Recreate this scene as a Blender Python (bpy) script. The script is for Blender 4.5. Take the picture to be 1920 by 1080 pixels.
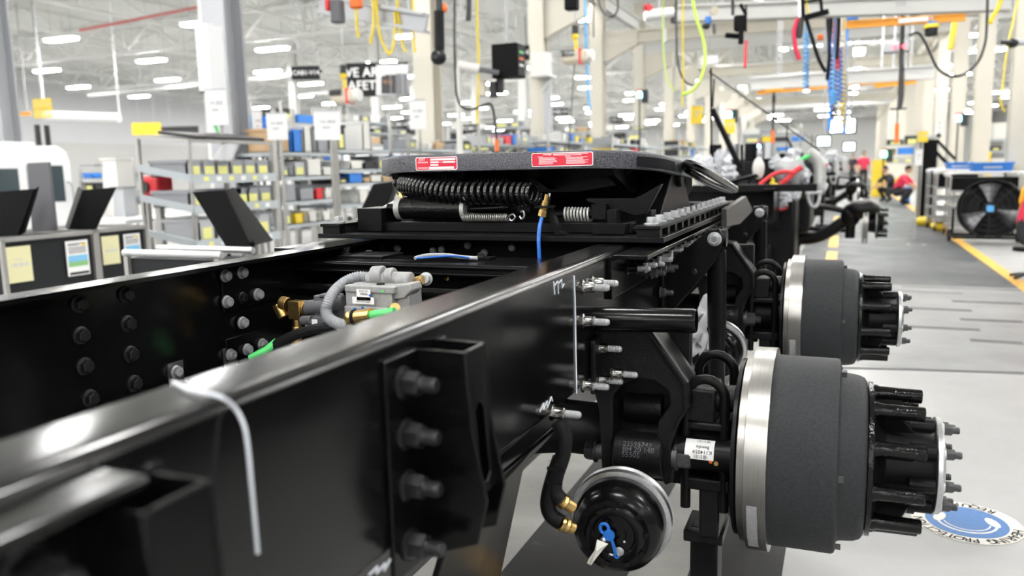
import bpy, bmesh, math, random
from mathutils import Vector, Matrix
random.seed(7)
scene = bpy.context.scene
for _o in list(bpy.data.objects):
    bpy.data.objects.remove(_o)
COL = scene.collection

# ------------------------------------------------------------------ camera
H = 1.3                                   # lens height above the floor
FPX = 1500.0                              # focal length for a 1920 px wide frame
VPX, VPY, ROLL = 1585 - 960, 304 - 540, .022
_dy = Vector((VPX, VPY, FPX)).normalized()
_a, _b = Vector((VPX, VPY, FPX)), Vector((-1, ROLL, 0))
_dx = -(_a + _b * (-(_a.dot(_dy)) / (_b.dot(_dy)))).normalized()
if _dx.x < 0: _dx = -_dx
_dz = _dx.cross(_dy)
if _dz.y > 0: _dz = -_dz
CM = Matrix((_dx, _dy, _dz))              # camera (x right, y down, z forward) -> world
cam_data = bpy.data.cameras.new('camera')
cam_data.sensor_width = 36
cam_data.lens = FPX / 1920 * 36
cam_data.clip_start = .02
cam_data.clip_end = 400
cam_data.dof.use_dof = True
cam_data.dof.focus_distance = 2.0
cam_data.dof.aperture_fstop = 2.8
cam = bpy.data.objects.new('camera', cam_data)
COL.objects.link(cam)
_c = CM.transposed()
_right, _down, _fwd = CM.col[0].copy(), CM.col[1].copy(), CM.col[2].copy()
_m = Matrix.Identity(4)
for i in range(3):
    _m[i][0] = _right[i]; _m[i][1] = -_down[i]; _m[i][2] = -_fwd[i]
_m[0][3], _m[1][3], _m[2][3] = 0, 0, H
cam.matrix_world = _m
scene.camera = cam

# ------------------------------------------------------------------ world and exposure
world = bpy.data.worlds.new('hall_light')
scene.world = world
world.use_nodes = True
_bg = world.node_tree.nodes['Background']
_bg.inputs[0].default_value = (.93, .96, 1, 1)
_bg.inputs[1].default_value = .3
LAMP = 95.0                               # radiance of the ceiling fixtures
scene.view_settings.view_transform = 'Standard'
scene.view_settings.look = 'None'
scene.view_settings.gamma = 1
scene.view_settings.use_curve_mapping = False
scene.view_settings.exposure = 0.3

# ------------------------------------------------------------------ helpers
def ray(px, py): return CM @ Vector((px - 960, py - 540, FPX))
ORG = Vector((0, 0, H))
def PX(px, py, X): r = ray(px, py); return ORG + r * (X / r.x)
def PY(px, py, Y): r = ray(px, py); return ORG + r * (Y / r.y)
def PZ(px, py, Z): r = ray(px, py); return ORG + r * ((Z - H) / r.z)
def PD(px, py, d): return ORG + ray(px, py) * (d / FPX)
R = math.radians
X3, Y3, Z3 = Vector((1, 0, 0)), Vector((0, 1, 0)), Vector((0, 0, 1))

def frame(axis, up=None):
    a = Vector(axis).normalized()
    u = Vector(up) if up is not None else (Z3 if abs(a.z) < .9 else X3)
    x = u.cross(a)
    if x.length < 1e-6: x = X3.cross(a) if abs(a.x) < .9 else Y3.cross(a)
    x.normalize(); y = a.cross(x)
    return Matrix((x, y, a)).transposed()
def frame4(origin, axis, up=None):
    m = frame(axis, up).to_4x4(); m.translation = Vector(origin); return m

_textcache = {}
def text_geo(s, size, align='CENTER'):
    k = (s, align)
    if k not in _textcache:
        c = bpy.data.curves.new('t', 'FONT'); c.body = s; c.align_x = align; c.align_y = 'CENTER'; c.resolution_u = 2
        c.offset = .012
        o = bpy.data.objects.new('t', c); COL.objects.link(o)
        bpy.context.view_layer.update()
        me = bpy.data.meshes.new_from_object(o.evaluated_get(bpy.context.evaluated_depsgraph_get()))
        _textcache[k] = ([v.co.copy() for v in me.vertices], [list(p.vertices) for p in me.polygons])
        bpy.data.objects.remove(o); bpy.data.curves.remove(c); bpy.data.meshes.remove(me)
    vs, fs = _textcache[k]
    return [v * size for v in vs], fs

class MB:
    def __init__(s): s.v = []; s.f = []; s.m = []; s.c = 0
    def add(s, vs, fs):
        n = len(s.v); s.v += [Vector(v) for v in vs]
        for f in fs: s.f.append([i + n for i in f]); s.m.append(s.c)
        return s
    def mat(s, i): s.c = i; return s
    def box(s, x0, x1, y0, y1, z0, z1):
        vs = [(x, y, z) for z in (z0, z1) for y in (y0, y1) for x in (x0, x1)]
        return s.add(vs, [(0, 2, 3, 1), (4, 5, 7, 6), (0, 1, 5, 4), (2, 6, 7, 3), (0, 4, 6, 2), (1, 3, 7, 5)])
    def obox(s, c, sz, rot=None):
        m = rot or Matrix.Identity(3)
        h = [a / 2 for a in sz]
        vs = [Vector(c) + m @ Vector((x * h[0], y * h[1], z * h[2])) for z in (-1, 1) for y in (-1, 1) for x in (-1, 1)]
        return s.add(vs, [(0, 2, 3, 1), (4, 5, 7, 6), (0, 1, 5, 4), (2, 6, 7, 3), (0, 4, 6, 2), (1, 3, 7, 5)])
    def bar(s, p0, p1, w, h=None, up=None):
        p0, p1 = Vector(p0), Vector(p1)
        return s.obox((p0 + p1) / 2, (w, h or w, (p1 - p0).length), frame(p1 - p0, up))
    def lathe(s, prof, origin, axis, n=24, up=None, cap=True, a0=0, a1=None):
        m = frame(axis, up); o = Vector(origin); vs = []; fs = []
        full = a1 is None; k = n if full else n + 1
        for (h, r) in prof:
            for i in range(k):
                t = a0 + (math.tau if full else a1 - a0) * i / n
                vs.append(o + m @ Vector((r * math.cos(t), r * math.sin(t), h)))
        for j in range(len(prof) - 1):
            for i in range(n):
                i2 = (i + 1) % k
                fs.append((j * k + i, j * k + i2, (j + 1) * k + i2, (j + 1) * k + i))
        if cap and full:
            if prof[0][1] > 1e-6: fs.append(tuple(range(k - 1, -1, -1)))
            if prof[-1][1] > 1e-6: fs.append(tuple(range((len(prof) - 1) * k, len(prof) * k)))
        return s.add(vs, fs)
    def cyl(s, p0, p1, r0, r1=None, n=16):
        p0, p1 = Vector(p0), Vector(p1)
        return s.lathe([(0, r0), ((p1 - p0).length, r0 if r1 is None else r1)], p0, p1 - p0, n)
    def tube(s, pts, r, n=8, closed=False):
        pts = [Vector(p) for p in pts]; N = len(pts)
        rs = r if isinstance(r, (list, tuple)) else [r] * N
        vs = []; fs = []; prev = None
        for i, p in enumerate(pts):
            if closed: t = pts[(i + 1) % N] - pts[i - 1]
            else: t = pts[min(i + 1, N - 1)] - pts[max(i - 1, 0)]
            t.normalize()
            if prev is None:
                u = Z3 if abs(t.z) < .9 else X3
                a = u.cross(t).normalized()
            else:
                a = prev - t * prev.dot(t)
                a = a.normalized() if a.length > 1e-6 else t.orthogonal().normalized()
            prev = a; b = t.cross(a)
            for k in range(n):
                q = math.tau * k / n
                vs.append(p + (a * math.cos(q) + b * math.sin(q)) * rs[i])
        for i in range(N if closed else N - 1):
            j = (i + 1) % N
            for k in range(n):
                k2 = (k + 1) % n
                fs.append((i * n + k, i * n + k2, j * n + k2, j * n + k))
        if not closed:
            fs.append(tuple(range(n - 1, -1, -1))); fs.append(tuple(range((N - 1) * n, N * n)))
        return s.add(vs, fs)
    def prism(s, poly, w):            # closed polygon of 3-D points swept along w
        w = Vector(w); p = [Vector(q) for q in poly]; n = len(p)
        vs = p + [q + w for q in p]
        fs = [tuple(range(n - 1, -1, -1)), tuple(range(n, 2 * n))]
        fs += [(i, (i + 1) % n, n + (i + 1) % n, n + i) for i in range(n)]
        return s.add(vs, fs)
    def strip(s, outer, inner, w):    # open band polygon pair (same count) swept along w
        w = Vector(w); n = len(outer)
        o = [Vector(q) for q in outer]; q = [Vector(x) for x in inner]
        vs = o + q + [x + w for x in o] + [x + w for x in q]; fs = []
        for i in range(n - 1):
            fs += [(i, i + 1, n + i + 1, n + i), (2 * n + i, 3 * n + i, 3 * n + i + 1, 2 * n + i + 1),
                   (i, 2 * n + i, 2 * n + i + 1, i + 1), (n + i, n + i + 1, 3 * n + i + 1, 3 * n + i)]
        for i in (0, n - 1): fs.append((i, n + i, 3 * n + i, 2 * n + i))
        return s.add(vs, fs)
    def ring_plate(s, outer, hole, w):   # plate with a hole, two rings of equal count, swept by w
        n = len(outer); w = Vector(w)
        o = [Vector(q) for q in outer]; h = [Vector(q) for q in hole]
        vs = o + h + [x + w for x in o] + [x + w for x in h]; fs = []
        for i in range(n):
            j = (i + 1) % n
            fs += [(i, j, n + j, n + i), (2 * n + i, 3 * n + i, 3 * n + j, 2 * n + j),
                   (i, 2 * n + i, 2 * n + j, j), (n + i, n + j, 3 * n + j, 3 * n + i)]
        return s.add(vs, fs)
    def sphere(s, c, r, nu=12, nv=8, rot=None):
        r = Vector((r, r, r)) if not hasattr(r, '__len__') else Vector(r)
        m = rot or Matrix.Identity(3); c = Vector(c); vs = []; fs = []
        for j in range(nv + 1):
            t = math.pi * j / nv
            for i in range(nu):
                p = math.tau * i / nu
                vs.append(c + m @ Vector((r.x * math.sin(t) * math.cos(p), r.y * math.sin(t) * math.sin(p), r.z * math.cos(t))))
        for j in range(nv):
            for i in range(nu):
                i2 = (i + 1) % nu
                fs.append((j * nu + i, (j + 1) * nu + i, (j + 1) * nu + i2, j * nu + i2))
        return s.add(vs, fs)
    def quad(s, a, b, c, d): return s.add([a, b, c, d], [(0, 1, 2, 3)])
    def text(s, t, size, mtx, align='CENTER'):
        vs, fs = text_geo(t, size, align); return s.add([mtx @ v for v in vs], fs)
    def crumple(s, c, r, seed=0, amp=.35, nu=14, nv=10):   # crumpled bag
        rr = random.Random(seed); k = len(s.v)
        s.sphere(c, r, nu, nv); c = Vector(c)
        for i in range(k, len(s.v)): s.v[i] = c + (s.v[i] - c) * (1 + amp * (rr.random() - .5) * 2)
        return s
    def build(s, name, mats, parent=None, bevel=0, smooth=35, seg=2, label=None, kind=None):
        off = Vector((0, 0, 0))
        if parent is not None: off = OFF[parent.name]
        else:
            xs = [v.x for v in s.v]; ys = [v.y for v in s.v]; zs = [v.z for v in s.v]
            off = Vector(((min(xs) + max(xs)) / 2, (min(ys) + max(ys)) / 2, min(zs)))
        me = bpy.data.meshes.new(name)
        me.from_pydata([v - off for v in s.v], [], s.f)
        if not isinstance(mats, (list, tuple)): mats = [mats]
        for m in mats: me.materials.append(M[m])
        me.polygons.foreach_set('material_index', s.m)
        bm = bmesh.new(); bm.from_mesh(me)
        bmesh.ops.remove_doubles(bm, verts=bm.verts, dist=1e-6)
        bmesh.ops.recalc_face_normals(bm, faces=bm.faces)
        bm.to_mesh(me); bm.free()
        if smooth:
            me.polygons.foreach_set('use_smooth', [True] * len(me.polygons))
            me.set_sharp_from_angle(angle=R(smooth))
        me.update()
        o = bpy.data.objects.new(name, me); COL.objects.link(o)
        if parent is None: o.location = off
        else: o.parent = parent
        OFF[o.name] = off
        if bevel:
            b = o.modifiers.new('bevel', 'BEVEL'); b.width = bevel; b.segments = seg; b.limit_method = 'ANGLE'; b.angle_limit = R(40)
            b.harden_normals = False
        if label: o['label'] = label
        if kind: o['kind'] = kind
        return o
OFF = {}
def thing(name, label, cat, loc=(0, 0, 0), group=None, kind=None):
    o = bpy.data.objects.new(name, None); COL.objects.link(o)
    o.empty_display_size = .1
    o.location = loc; OFF[o.name] = Vector(loc)
    tag(o, label, cat, group, kind); return o
def tag(o, label=None, cat=None, group=None, kind=None):
    if label: o['label'] = label
    if cat: o['category'] = cat
    if group: o['group'] = group
    if kind: o['kind'] = kind
    return o
def proto_mesh(name, mb, mats, smooth=35):
    me = bpy.data.meshes.new(name); me.from_pydata([tuple(v) for v in mb.v], [], mb.f)
    for m in (mats if isinstance(mats, (list, tuple)) else [mats]): me.materials.append(M[m])
    me.polygons.foreach_set('material_index', mb.m)
    me.polygons.foreach_set('use_smooth', [True] * len(me.polygons)); me.set_sharp_from_angle(angle=R(smooth))
    me.update(); return me
def inst(name, me, parent, origin, axis=(0, 0, 1), up=None, scale=1, label=None):
    o = bpy.data.objects.new(name, me); COL.objects.link(o)
    m = frame4(origin, axis, up)
    if parent is not None:
        m.translation = m.translation - OFF[parent.name]; o.parent = parent
    o.matrix_basis = m @ Matrix.Scale(scale, 4)
    OFF[o.name] = Vector(origin)
    if label: o['label'] = label
    return o
def kids(o): return [c for c in bpy.data.objects if c.parent == o]
_K = None
def copy_tree(root, delta=(0, 0, 0), rz=0, label=None, tree=None):
    t = {}
    for ob in bpy.data.objects:
        if ob.parent is not None: t.setdefault(ob.parent.name, []).append(ob)
    def rec(o, parent):
        c = o.copy(); COL.objects.link(c)
        if parent is not None: c.parent = parent; c.matrix_parent_inverse = o.matrix_parent_inverse
        for k in t.get(o.name, []): rec(k, c)
        return c
    c = rec(root, None)
    c.location = root.location + Vector(delta); c.rotation_euler = (0, 0, root.rotation_euler.z + rz)
    OFF[c.name] = Vector(c.location)
    if label: c['label'] = label
    return c
def arc(c, u, v, r, a0, a1, n):
    c, u, v = Vector(c), Vector(u), Vector(v)
    return [c + u * (r * math.cos(R(a0 + (a1 - a0) * i / n))) + v * (r * math.sin(R(a0 + (a1 - a0) * i / n))) for i in range(n + 1)]
def smoothpath(pts, k=6):
    pts = [Vector(p) for p in pts]; out = []
    for i in range(len(pts) - 1):
        p0, p1, p2, p3 = pts[max(i - 1, 0)], pts[i], pts[i + 1], pts[min(i + 2, len(pts) - 1)]
        for j in range(k):
            t = j / k
            out.append(.5 * ((2 * p1) + (p2 - p0) * t + (2 * p0 - 5 * p1 + 4 * p2 - p3) * t * t + (3 * p1 - p0 - 3 * p2 + p3) * t ** 3))
    return out + [pts[-1]]

# ------------------------------------------------------------------ materials
M = {}
def mat(name, col, rough=.5, metal=0, noise=0, nscale=20, bump=0, bscale=60, coat=0, rvar=0, trans=0, alpha=1, emit=0, spec=.5, aniso=0, stretch=None):
    m = bpy.data.materials.new(name); m.use_nodes = True; nt = m.node_tree
    b = nt.nodes['Principled BSDF']; N = nt.nodes; Lk = nt.links
    c = (*col, 1) if len(col) == 3 else col
    b.inputs['Base Color'].default_value = c
    b.inputs['Roughness'].default_value = rough
    b.inputs['Metallic'].default_value = metal
    b.inputs['Specular IOR Level'].default_value = spec
    if coat: b.inputs['Coat Weight'].default_value = coat; b.inputs['Coat Roughness'].default_value = .05
    if trans: b.inputs['Transmission Weight'].default_value = trans
    if alpha < 1: b.inputs['Alpha'].default_value = alpha
    if emit:
        b.inputs['Emission Color'].default_value = c; b.inputs['Emission Strength'].default_value = emit
    if noise or bump or rvar:
        tc = N.new('ShaderNodeTexCoord'); src = tc.outputs['Object']
        if stretch:
            mp = N.new('ShaderNodeMapping'); mp.inputs['Scale'].default_value = stretch; Lk.new(src, mp.inputs[0]); src = mp.outputs[0]
        if noise or rvar:
            n = N.new('ShaderNodeTexNoise'); n.inputs['Scale'].default_value = nscale; n.inputs['Detail'].default_value = 5
            Lk.new(src, n.inputs['Vector'])
            if noise:
                r = N.new('ShaderNodeMapRange'); r.inputs[1].default_value = .3; r.inputs[2].default_value = .7
                r.inputs[3].default_value = 1 - noise; r.inputs[4].default_value = 1 + noise
                Lk.new(n.outputs[0], r.inputs[0])
                mx = N.new('ShaderNodeMix'); mx.data_type = 'RGBA'; mx.blend_type = 'MULTIPLY'; mx.inputs[0].default_value = 1
                mx.inputs[6].default_value = c
                Lk.new(r.outputs[0], mx.inputs[7]); Lk.new(mx.outputs[2], b.inputs['Base Color'])
            if rvar:
                r2 = N.new('ShaderNodeMapRange'); r2.inputs[1].default_value = .3; r2.inputs[2].default_value = .7
                r2.inputs[3].default_value = max(rough - rvar, .02); r2.inputs[4].default_value = rough + rvar
                Lk.new(n.outputs[0], r2.inputs[0]); Lk.new(r2.outputs[0], b.inputs['Roughness'])
        if bump:
            n2 = N.new('ShaderNodeTexNoise'); n2.inputs['Scale'].default_value = bscale; n2.inputs['Detail'].default_value = 3
            Lk.new(src, n2.inputs['Vector'])
            bp = N.new('ShaderNodeBump'); bp.inputs['Strength'].default_value = bump; bp.inputs['Distance'].default_value = .002
            Lk.new(n2.outputs[0], bp.inputs['Height']); Lk.new(bp.outputs[0], b.inputs['Normal'])
    M[name] = m; return m
mat('black_gloss', (.003, .003, .0034), .2, spec=.24, rvar=.05, nscale=6, bump=.05, bscale=9)
mat('rail_gloss', (.003, .003, .0034), .19, spec=.42, rvar=.05, nscale=6, bump=.05, bscale=9)
mat('black_wet', (.003, .003, .0035), .06, spec=.3, bump=.55, bscale=170)
mat('black_enamel', (.003, .003, .0035), .14, spec=.3)
mat('hose_gloss', (.004, .004, .0045), .12, spec=.8)
mat('alu_bright', (.42, .42, .41), .4, metal=.35, noise=.08, nscale=80)
mat('spring_steel', (.36, .35, .33), .35, metal=.6)
mat('black_satin', (.005, .005, .0055), .36, spec=.15, bump=.12, bscale=90, noise=.3)
mat('black_cast', (.006, .006, .0065), .36, spec=.2, bump=.5, bscale=220, noise=.3, nscale=60)
mat('cast_speckle', (.075, .075, .086), .34, metal=.5, bump=.9, bscale=300, noise=.7, nscale=260)
mat('drum_grey', (.026, .0275, .030), .62, spec=.25, bump=.35, bscale=300, noise=.22, nscale=160)
mat('machined', (.38, .37, .35), .3, metal=1, noise=.12, nscale=14, bump=.04, bscale=8, stretch=(60, 1, 1))
mat('zinc', (.62, .63, .64), .33, metal=1, noise=.1, nscale=200)
mat('zinc_dull', (.42, .43, .44), .55, metal=.6, noise=.12, nscale=120)
mat('nickel', (.32, .31, .3), .16, metal=1)
mat('dark_bolt', (.035, .035, .038), .35, metal=.7, noise=.2, nscale=150)
mat('phosphate', (.07, .07, .074), .45, metal=.5, noise=.2, nscale=150)
mat('brass', (.62, .42, .16), .28, metal=1, noise=.15, nscale=150)
mat('alu_cast', (.33, .33, .33), .5, metal=.3, bump=.35, bscale=260, noise=.12, nscale=90)
mat('plastic_grey', (.09, .09, .1), .55, bump=.2, bscale=150)
mat('loom_grey', (.33, .34, .36), .5)
mat('rubber', (.009, .009, .01), .55, spec=.15, noise=.25, nscale=80)
mat('green_hose', (.09, .6, .16), .35)
mat('blue_hose', (.012, .12, .5), .25)
mat('blue_plastic', (.012, .14, .52), .38)
mat('label_red', (.66, .02, .05), .35)
mat('label_white', (.85, .85, .85), .45)
mat('ink', (.01, .01, .012), .7, spec=.1)
mat('paper', (.82, .8, .74), .7)
mat('cord_white', (.72, .76, .82), .5)
mat('orange_paint', (.8, .16, .02), .5)
mat('yellow_paint', (.75, .5, .03), .5)
mat('red_plastic', (.6, .03, .03), .4)
mat('chalk', (.75, .8, .85), .8)
mat('film', (.75, .76, .78), .25, alpha=.55, bump=.8, bscale=30)
mat('bag_film', (.72, .74, .78), .2, alpha=.75, bump=.9, bscale=25)
mat('grey_bracket', (.07, .068, .066), .4, metal=.3)
# ================================================================== the hall
def floor_mat(name, col, rough, blotch=.15, dark=(.12, .12, .12), spots=.6):
    m = mat(name, col, rough, rvar=.1, nscale=1.5)
    nt = m.node_tree; N, Lk = nt.nodes, nt.links; b = N['Principled BSDF']
    tc = N.new('ShaderNodeTexCoord')
    n1 = N.new('ShaderNodeTexNoise'); n1.inputs['Scale'].default_value = 1.3; n1.inputs['Detail'].default_value = 8; n1.inputs['Roughness'].default_value = .65
    n2 = N.new('ShaderNodeTexNoise'); n2.inputs['Scale'].default_value = 14; n2.inputs['Detail'].default_value = 6
    Lk.new(tc.outputs['Object'], n1.inputs['Vector']); Lk.new(tc.outputs['Object'], n2.inputs['Vector'])
    r = N.new('ShaderNodeMapRange'); r.inputs[1].default_value = .35; r.inputs[2].default_value = .65; r.inputs[3].default_value = 1 - blotch; r.inputs[4].default_value = 1 + blotch * .6
    Lk.new(n1.outputs[0], r.inputs[0])
    mx = N.new('ShaderNodeMix'); mx.data_type = 'RGBA'; mx.blend_type = 'MULTIPLY'; mx.inputs[0].default_value = 1; mx.inputs[6].default_value = (*col, 1)
    Lk.new(r.outputs[0], mx.inputs[7])
    r2 = N.new('ShaderNodeMapRange'); r2.inputs[1].default_value = .68; r2.inputs[2].default_value = .74; r2.inputs[3].default_value = 0; r2.inputs[4].default_value = spots
    Lk.new(n2.outputs[0], r2.inputs[0])
    m2 = N.new('ShaderNodeMix'); m2.data_type = 'RGBA'; Lk.new(r2.outputs[0], m2.inputs[0]); Lk.new(mx.outputs[2], m2.inputs[6]); m2.inputs[7].default_value = (*dark, 1)
    Lk.new(m2.outputs[2], b.inputs['Base Color'])
    b.inputs['Specular IOR Level'].default_value = .3
    return m
floor_mat('concrete', (.36, .36, .355), .42, .10, (.3, .3, .3), .25)
floor_mat('concrete_worn', (.24, .24, .24), .42, .14, (.16, .16, .16), .5)
floor_mat('aisle_grey', (.062, .067, .072), .5, .16, (.1, .1, .1), .25)
floor_mat('track_dark', (.02, .02, .021), .6, .3, (.08, .08, .08), .3)
floor_mat('track_light', (.30, .295, .28), .45, .25, (.08, .08, .08), .7)
mat('line_yellow', (.72, .40, .05), .5, noise=.12, nscale=9)
mat('line_white', (.72, .72, .7), .55, noise=.1, nscale=30)
mat('groove', (.07, .07, .072), .6, noise=.3, nscale=8)
mat('sign_blue', (.03, .14, .37), .5, noise=.12, nscale=60)
mat('sign_cream', (.66, .64, .58), .5, noise=.1, nscale=40)
mat('deck', (.58, .59, .56), .7, noise=.06, nscale=.6)
mat('steel_white', (.66, .66, .64), .5)
mat('steel_cream', (.60, .57, .49), .5)
mat('steel_grey', (.42, .43, .45), .45, metal=.3)
mat('wall_white', (.5, .5, .485), .8)
mat('wall_bright', (.82, .82, .8), .8)
mat('wall_grey', (.56, .57, .58), .8)
mat('lamp', (1, .99, .97), .5, emit=LAMP)
mat('pipe_red', (.5, .14, .13), .5)

floor = MB().box(-48, 24, -32, 150, -.2, 0).build('floor', 'concrete', None); floor['kind'] = 'structure'
def patch(name, poly, z, m):
    o = MB().prism([(p[0], p[1], .0005) for p in poly], (0, 0, z)).build(name, m, floor, smooth=0); return o
ya = PZ(1690, 534, 0).y; yb = PZ(1700, 692, 0).y
patch('worn_floor', [(-.45, yb), (6, yb + .2), (6, ya), (-.45, ya)], .0015, 'concrete_worn')
l0, l1 = PZ(1685, 358.5, 0), PZ(1920, 539, 0)
def xr(y): return l1.x + (l0.x - l1.x) * (y - l1.y) / (l0.y - l1.y) * .45
xr0, xr1 = l1.x, l1.x + .05
patch('aisle_floor', [(-.55, ya), (xr0, ya), (xr1 + .1, 140), (-.55, 140)], .002, 'aisle_grey')
for name, xa, xb in (('yellow_line', xr0, xr1 + .1), ):
    patch(name, [(xa - .06, l1.y - .4), (xa + .07, l1.y - .4), (xb + .07, 140), (xb - .06, 140)], .005, 'line_yellow')
for y in (7.4, 10.2, 13.0, 15.8, 18.6):
    patch('yellow_dash', [(-.20, y + .3), (-.06, y + .3), (-.06, y + 2.4), (-.20, y + 2.4)], .005, 'line_yellow')
for (x0, y0, x1, y1) in ((1665, 545, 1806, 551), (1785, 565, 1918, 570), (1706, 578, 1822, 583), (1800, 599, 1918, 604), (1706, 613, 1837, 619), (1819, 638, 1918, 644), (1690, 537, 1920, 545), (1500, 688, 1700, 693), (1700, 693, 1920, 700)):
    a, c = PZ(x0, y0, 0), PZ(x1, y1, 0); w = .045 if y0 > 545 and y0 < 680 else .02
    d = (c - a).normalized(); nn = Vector((-d.y, d.x, 0)) * w
    patch('floor_groove', [a - nn, c - nn, c + nn, a + nn], .003, 'groove')
for (x0, x1, m) in ((-2.4, -1.25, 'track_dark'), (-1.25, -.99, 'track_light'), (-.99, -.60, 'track_dark'), (-.60, -.42, 'track_light'), (-.42, -.14, 'track_dark')):
    patch('track_strip', [(x0, -6), (x1, -6), (x1, 60), (x0, 60)], .0015, m)
for yy in (1.55, 1.95): patch('yellow_tick', [(-.64, yy), (-.60, yy), (-.57, yy + .09), (-.61, yy + .09)], .004, 'line_yellow')

# hearing protection disc, laid to be read from the far side
sc = PZ(1812, 979, 0); SR = PZ(1915, 980, 0).x - sc.x
def disc(b, cx, cy, r, z, n=48): b.prism([(cx + r * math.cos(math.tau * i / n), cy + r * math.sin(math.tau * i / n), z) for i in range(n)], (0, 0, .0006))
def floor_sign(cx, cy, r, full=True, name='floor_sign'):
    b = MB().mat(0); disc(b, cx, cy, r, .0012)
    b.mat(1); disc(b, cx, cy, r * .74, .0018)
    b.mat(0)
    def arcband(rad, w, a0, a1, n=18, ox=0, oy=0, ky=1):
        for i in range(n):
            q = []
            for a, rr in ((i, rad), (i + 1, rad), (i + 1, rad + w), (i, rad + w)):
                t = R(a0 + (a1 - a0) * a / n); q.append((cx + ox + rr * math.cos(t), cy + oy + ky * rr * math.sin(t), .0027))
            b.quad(*q)
    arcband(r * .50, r * .05, 190, 350); arcband(r * .40, r * .03, 190, 350)
    for s in (-1, 1):
        b.prism([(cx + s * r * .47 + r * (.11 * math.cos(a) - .06 * s * math.sin(a)), cy + r * .10 + r * .22 * math.sin(a), .0022) for a in [math.tau * i / 20 for i in range(20)]], (0, 0, .0006))
    b.mat(1)
    arcband(r * .05, r * .03, 0, 360, 14, -r * .45, r * .08); arcband(r * .05, r * .03, 0, 360, 14, r * .45, r * .08)
    b.mat(2)
    def ringtext(s, a0, step, rad, size, flip):
        for i, ch in enumerate(s):
            if ch == ' ': continue
            t = R(a0 + step * i); p = Vector((cx + rad * math.cos(t), cy + rad * math.sin(t), .0026))
            m = Matrix.Translation(p) @ Matrix.Rotation(t - math.pi / 2 + (math.pi if flip else 0), 4, 'Z')
            vs, fs = text_geo(ch, size); b.add([m @ v for v in vs], fs)
    if full:
        ringtext('HEARING PROTECTION', -12, -9.3, r * .868, r * .26, False)
        ringtext('REQUIRED', 60, 9.6, r * .868, r * .26, False) if False else ringtext('DERIUQER'[::-1], 130, -9.6, r * .868, r * .26, True) if False else ringtext('REQUIRED', 52, 10.5, r * .868, r * .26, True)
    o = b.build('floor_sign', ['sign_cream', 'sign_blue', 'ink'], None, smooth=0)
    return o
tag(floor_sign(sc.x, sc.y, SR), 'round blue and cream hearing protection sign on the floor by the nearest hub', 'floor sign')
s2 = PZ(1718, 459, 0)
tag(floor_sign(s2.x, s2.y, .24, False), 'distant round blue and white sign on the grey aisle floor', 'floor sign')

# --- roof, walls
ZD = 7.7
ceil = MB().box(-48, 24, -32, 150, ZD, ZD + .2).build('ceiling', 'deck', None); ceil['kind'] = 'structure'
wl = MB().box(-46, -45.8, 0, 150, 0, 3.6).build('wall_left', 'wall_white', None); wl['kind'] = 'structure'
MB().box(-46, -45.79, 0, 150, 3.6, ZD).build('wall_panel', 'wall_grey', wl)
MB().box(-45.8, -45.5, 31, 31.5, 0, ZD).build('pilaster', 'steel_white', wl); MB().box(-45.8, -45.5, 21, 21.4, 0, ZD).build('pilaster', 'steel_white', wl)
wf = MB().box(-48, 24, 112, 112.2, 0, ZD).build('wall_far', 'wall_bright', None); wf['kind'] = 'structure'
wr = MB().box(16, 16.2, 6, 150, 0, ZD).build('wall_right', 'wall_white', None); wr['kind'] = 'structure'

def truss(p0, p1, h, w, bays, m='steel_white', name='roof_truss'):
    p0, p1 = Vector(p0), Vector(p1); b = MB(); dn = Vector((0, 0, -h))
    b.bar(p0, p1, w * 1.3, w * 1.3); b.bar(p0 + dn, p1 + dn, w * 1.3, w * 1.3)
    for i in range(bays):
        a = p0.lerp(p1, i / bays); c = p0.lerp(p1, (i + .5) / bays); e = p0.lerp(p1, (i + 1) / bays)
        b.bar(a, c + dn, w * .8, w * .8); b.bar(c + dn, e, w * .8, w * .8); b.bar(c, c + dn, w * .6, w * .6)
    o = b.build(name, m, None, smooth=0); o['kind'] = 'structure'; return o
for k in range(17):                                  # girders across the hall
    y = -30.4 + k * 9.4
    truss((-45, y, ZD - .1), (16, y, ZD - .1), 1.1, .11, 20)
for k in range(13):                                  # joists along the hall
    x = -43 + k * 4.8
    truss((x, -31, ZD - .05), (x, 112, ZD - .05), .7, .075, 46)
MB().cyl(PD(150, 57, 26), PD(420, 4, 24), .045, n=10).build('sprinkler_pipe', 'pipe_red', ceil)
MB().cyl((-40, 34, 6.0), (-6, 31, 6.0), .09, n=10).build('conduit', 'steel_white', ceil)

# --- columns
CW = .30
def column(x, y, w=CW, m='steel_cream', top=ZD - .1, name='column', haunch=False):
    b = MB().box(x - w / 2, x + w / 2, y - w / 2, y - w / 2 + .03, 0, top).box(x - w / 2, x + w / 2, y + w / 2 - .03, y + w / 2, 0, top).box(x - .025, x + .025, y - w / 2 + .03, y + w / 2 - .03, 0, top)
    b.box(x - w * .75, x + w * .75, y - w * .75, y + w * .75, 0, .03)
    if haunch:
        b.prism([(x + w / 2, y - .1, 4.1), (x + 1.1, y - .1, 4.5), (x + 1.1, y - .1, 4.9), (x + w / 2, y - .1, 4.9)], (0, .2, 0))
    o = b.build(name, m, None, smooth=0); o['kind'] = 'structure'; return o
LCOL = [7.15, 11.8, 17.0, 21.6, 26.4, 31.2, 36, 41, 46, 51, 56, 61]
for i, y in enumerate(LCOL):
    column(-6.3, y, .34 if i else .3, 'steel_grey' if i == 0 else 'steel_cream', haunch=i > 1)
for i, y in enumerate([16.5, 20.9, 25.2, 29.6, 34, 38.4, 43, 47.5, 52, 57, 62, 67, 72, 78, 85]):
    column(2.78, y, .33)
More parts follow.
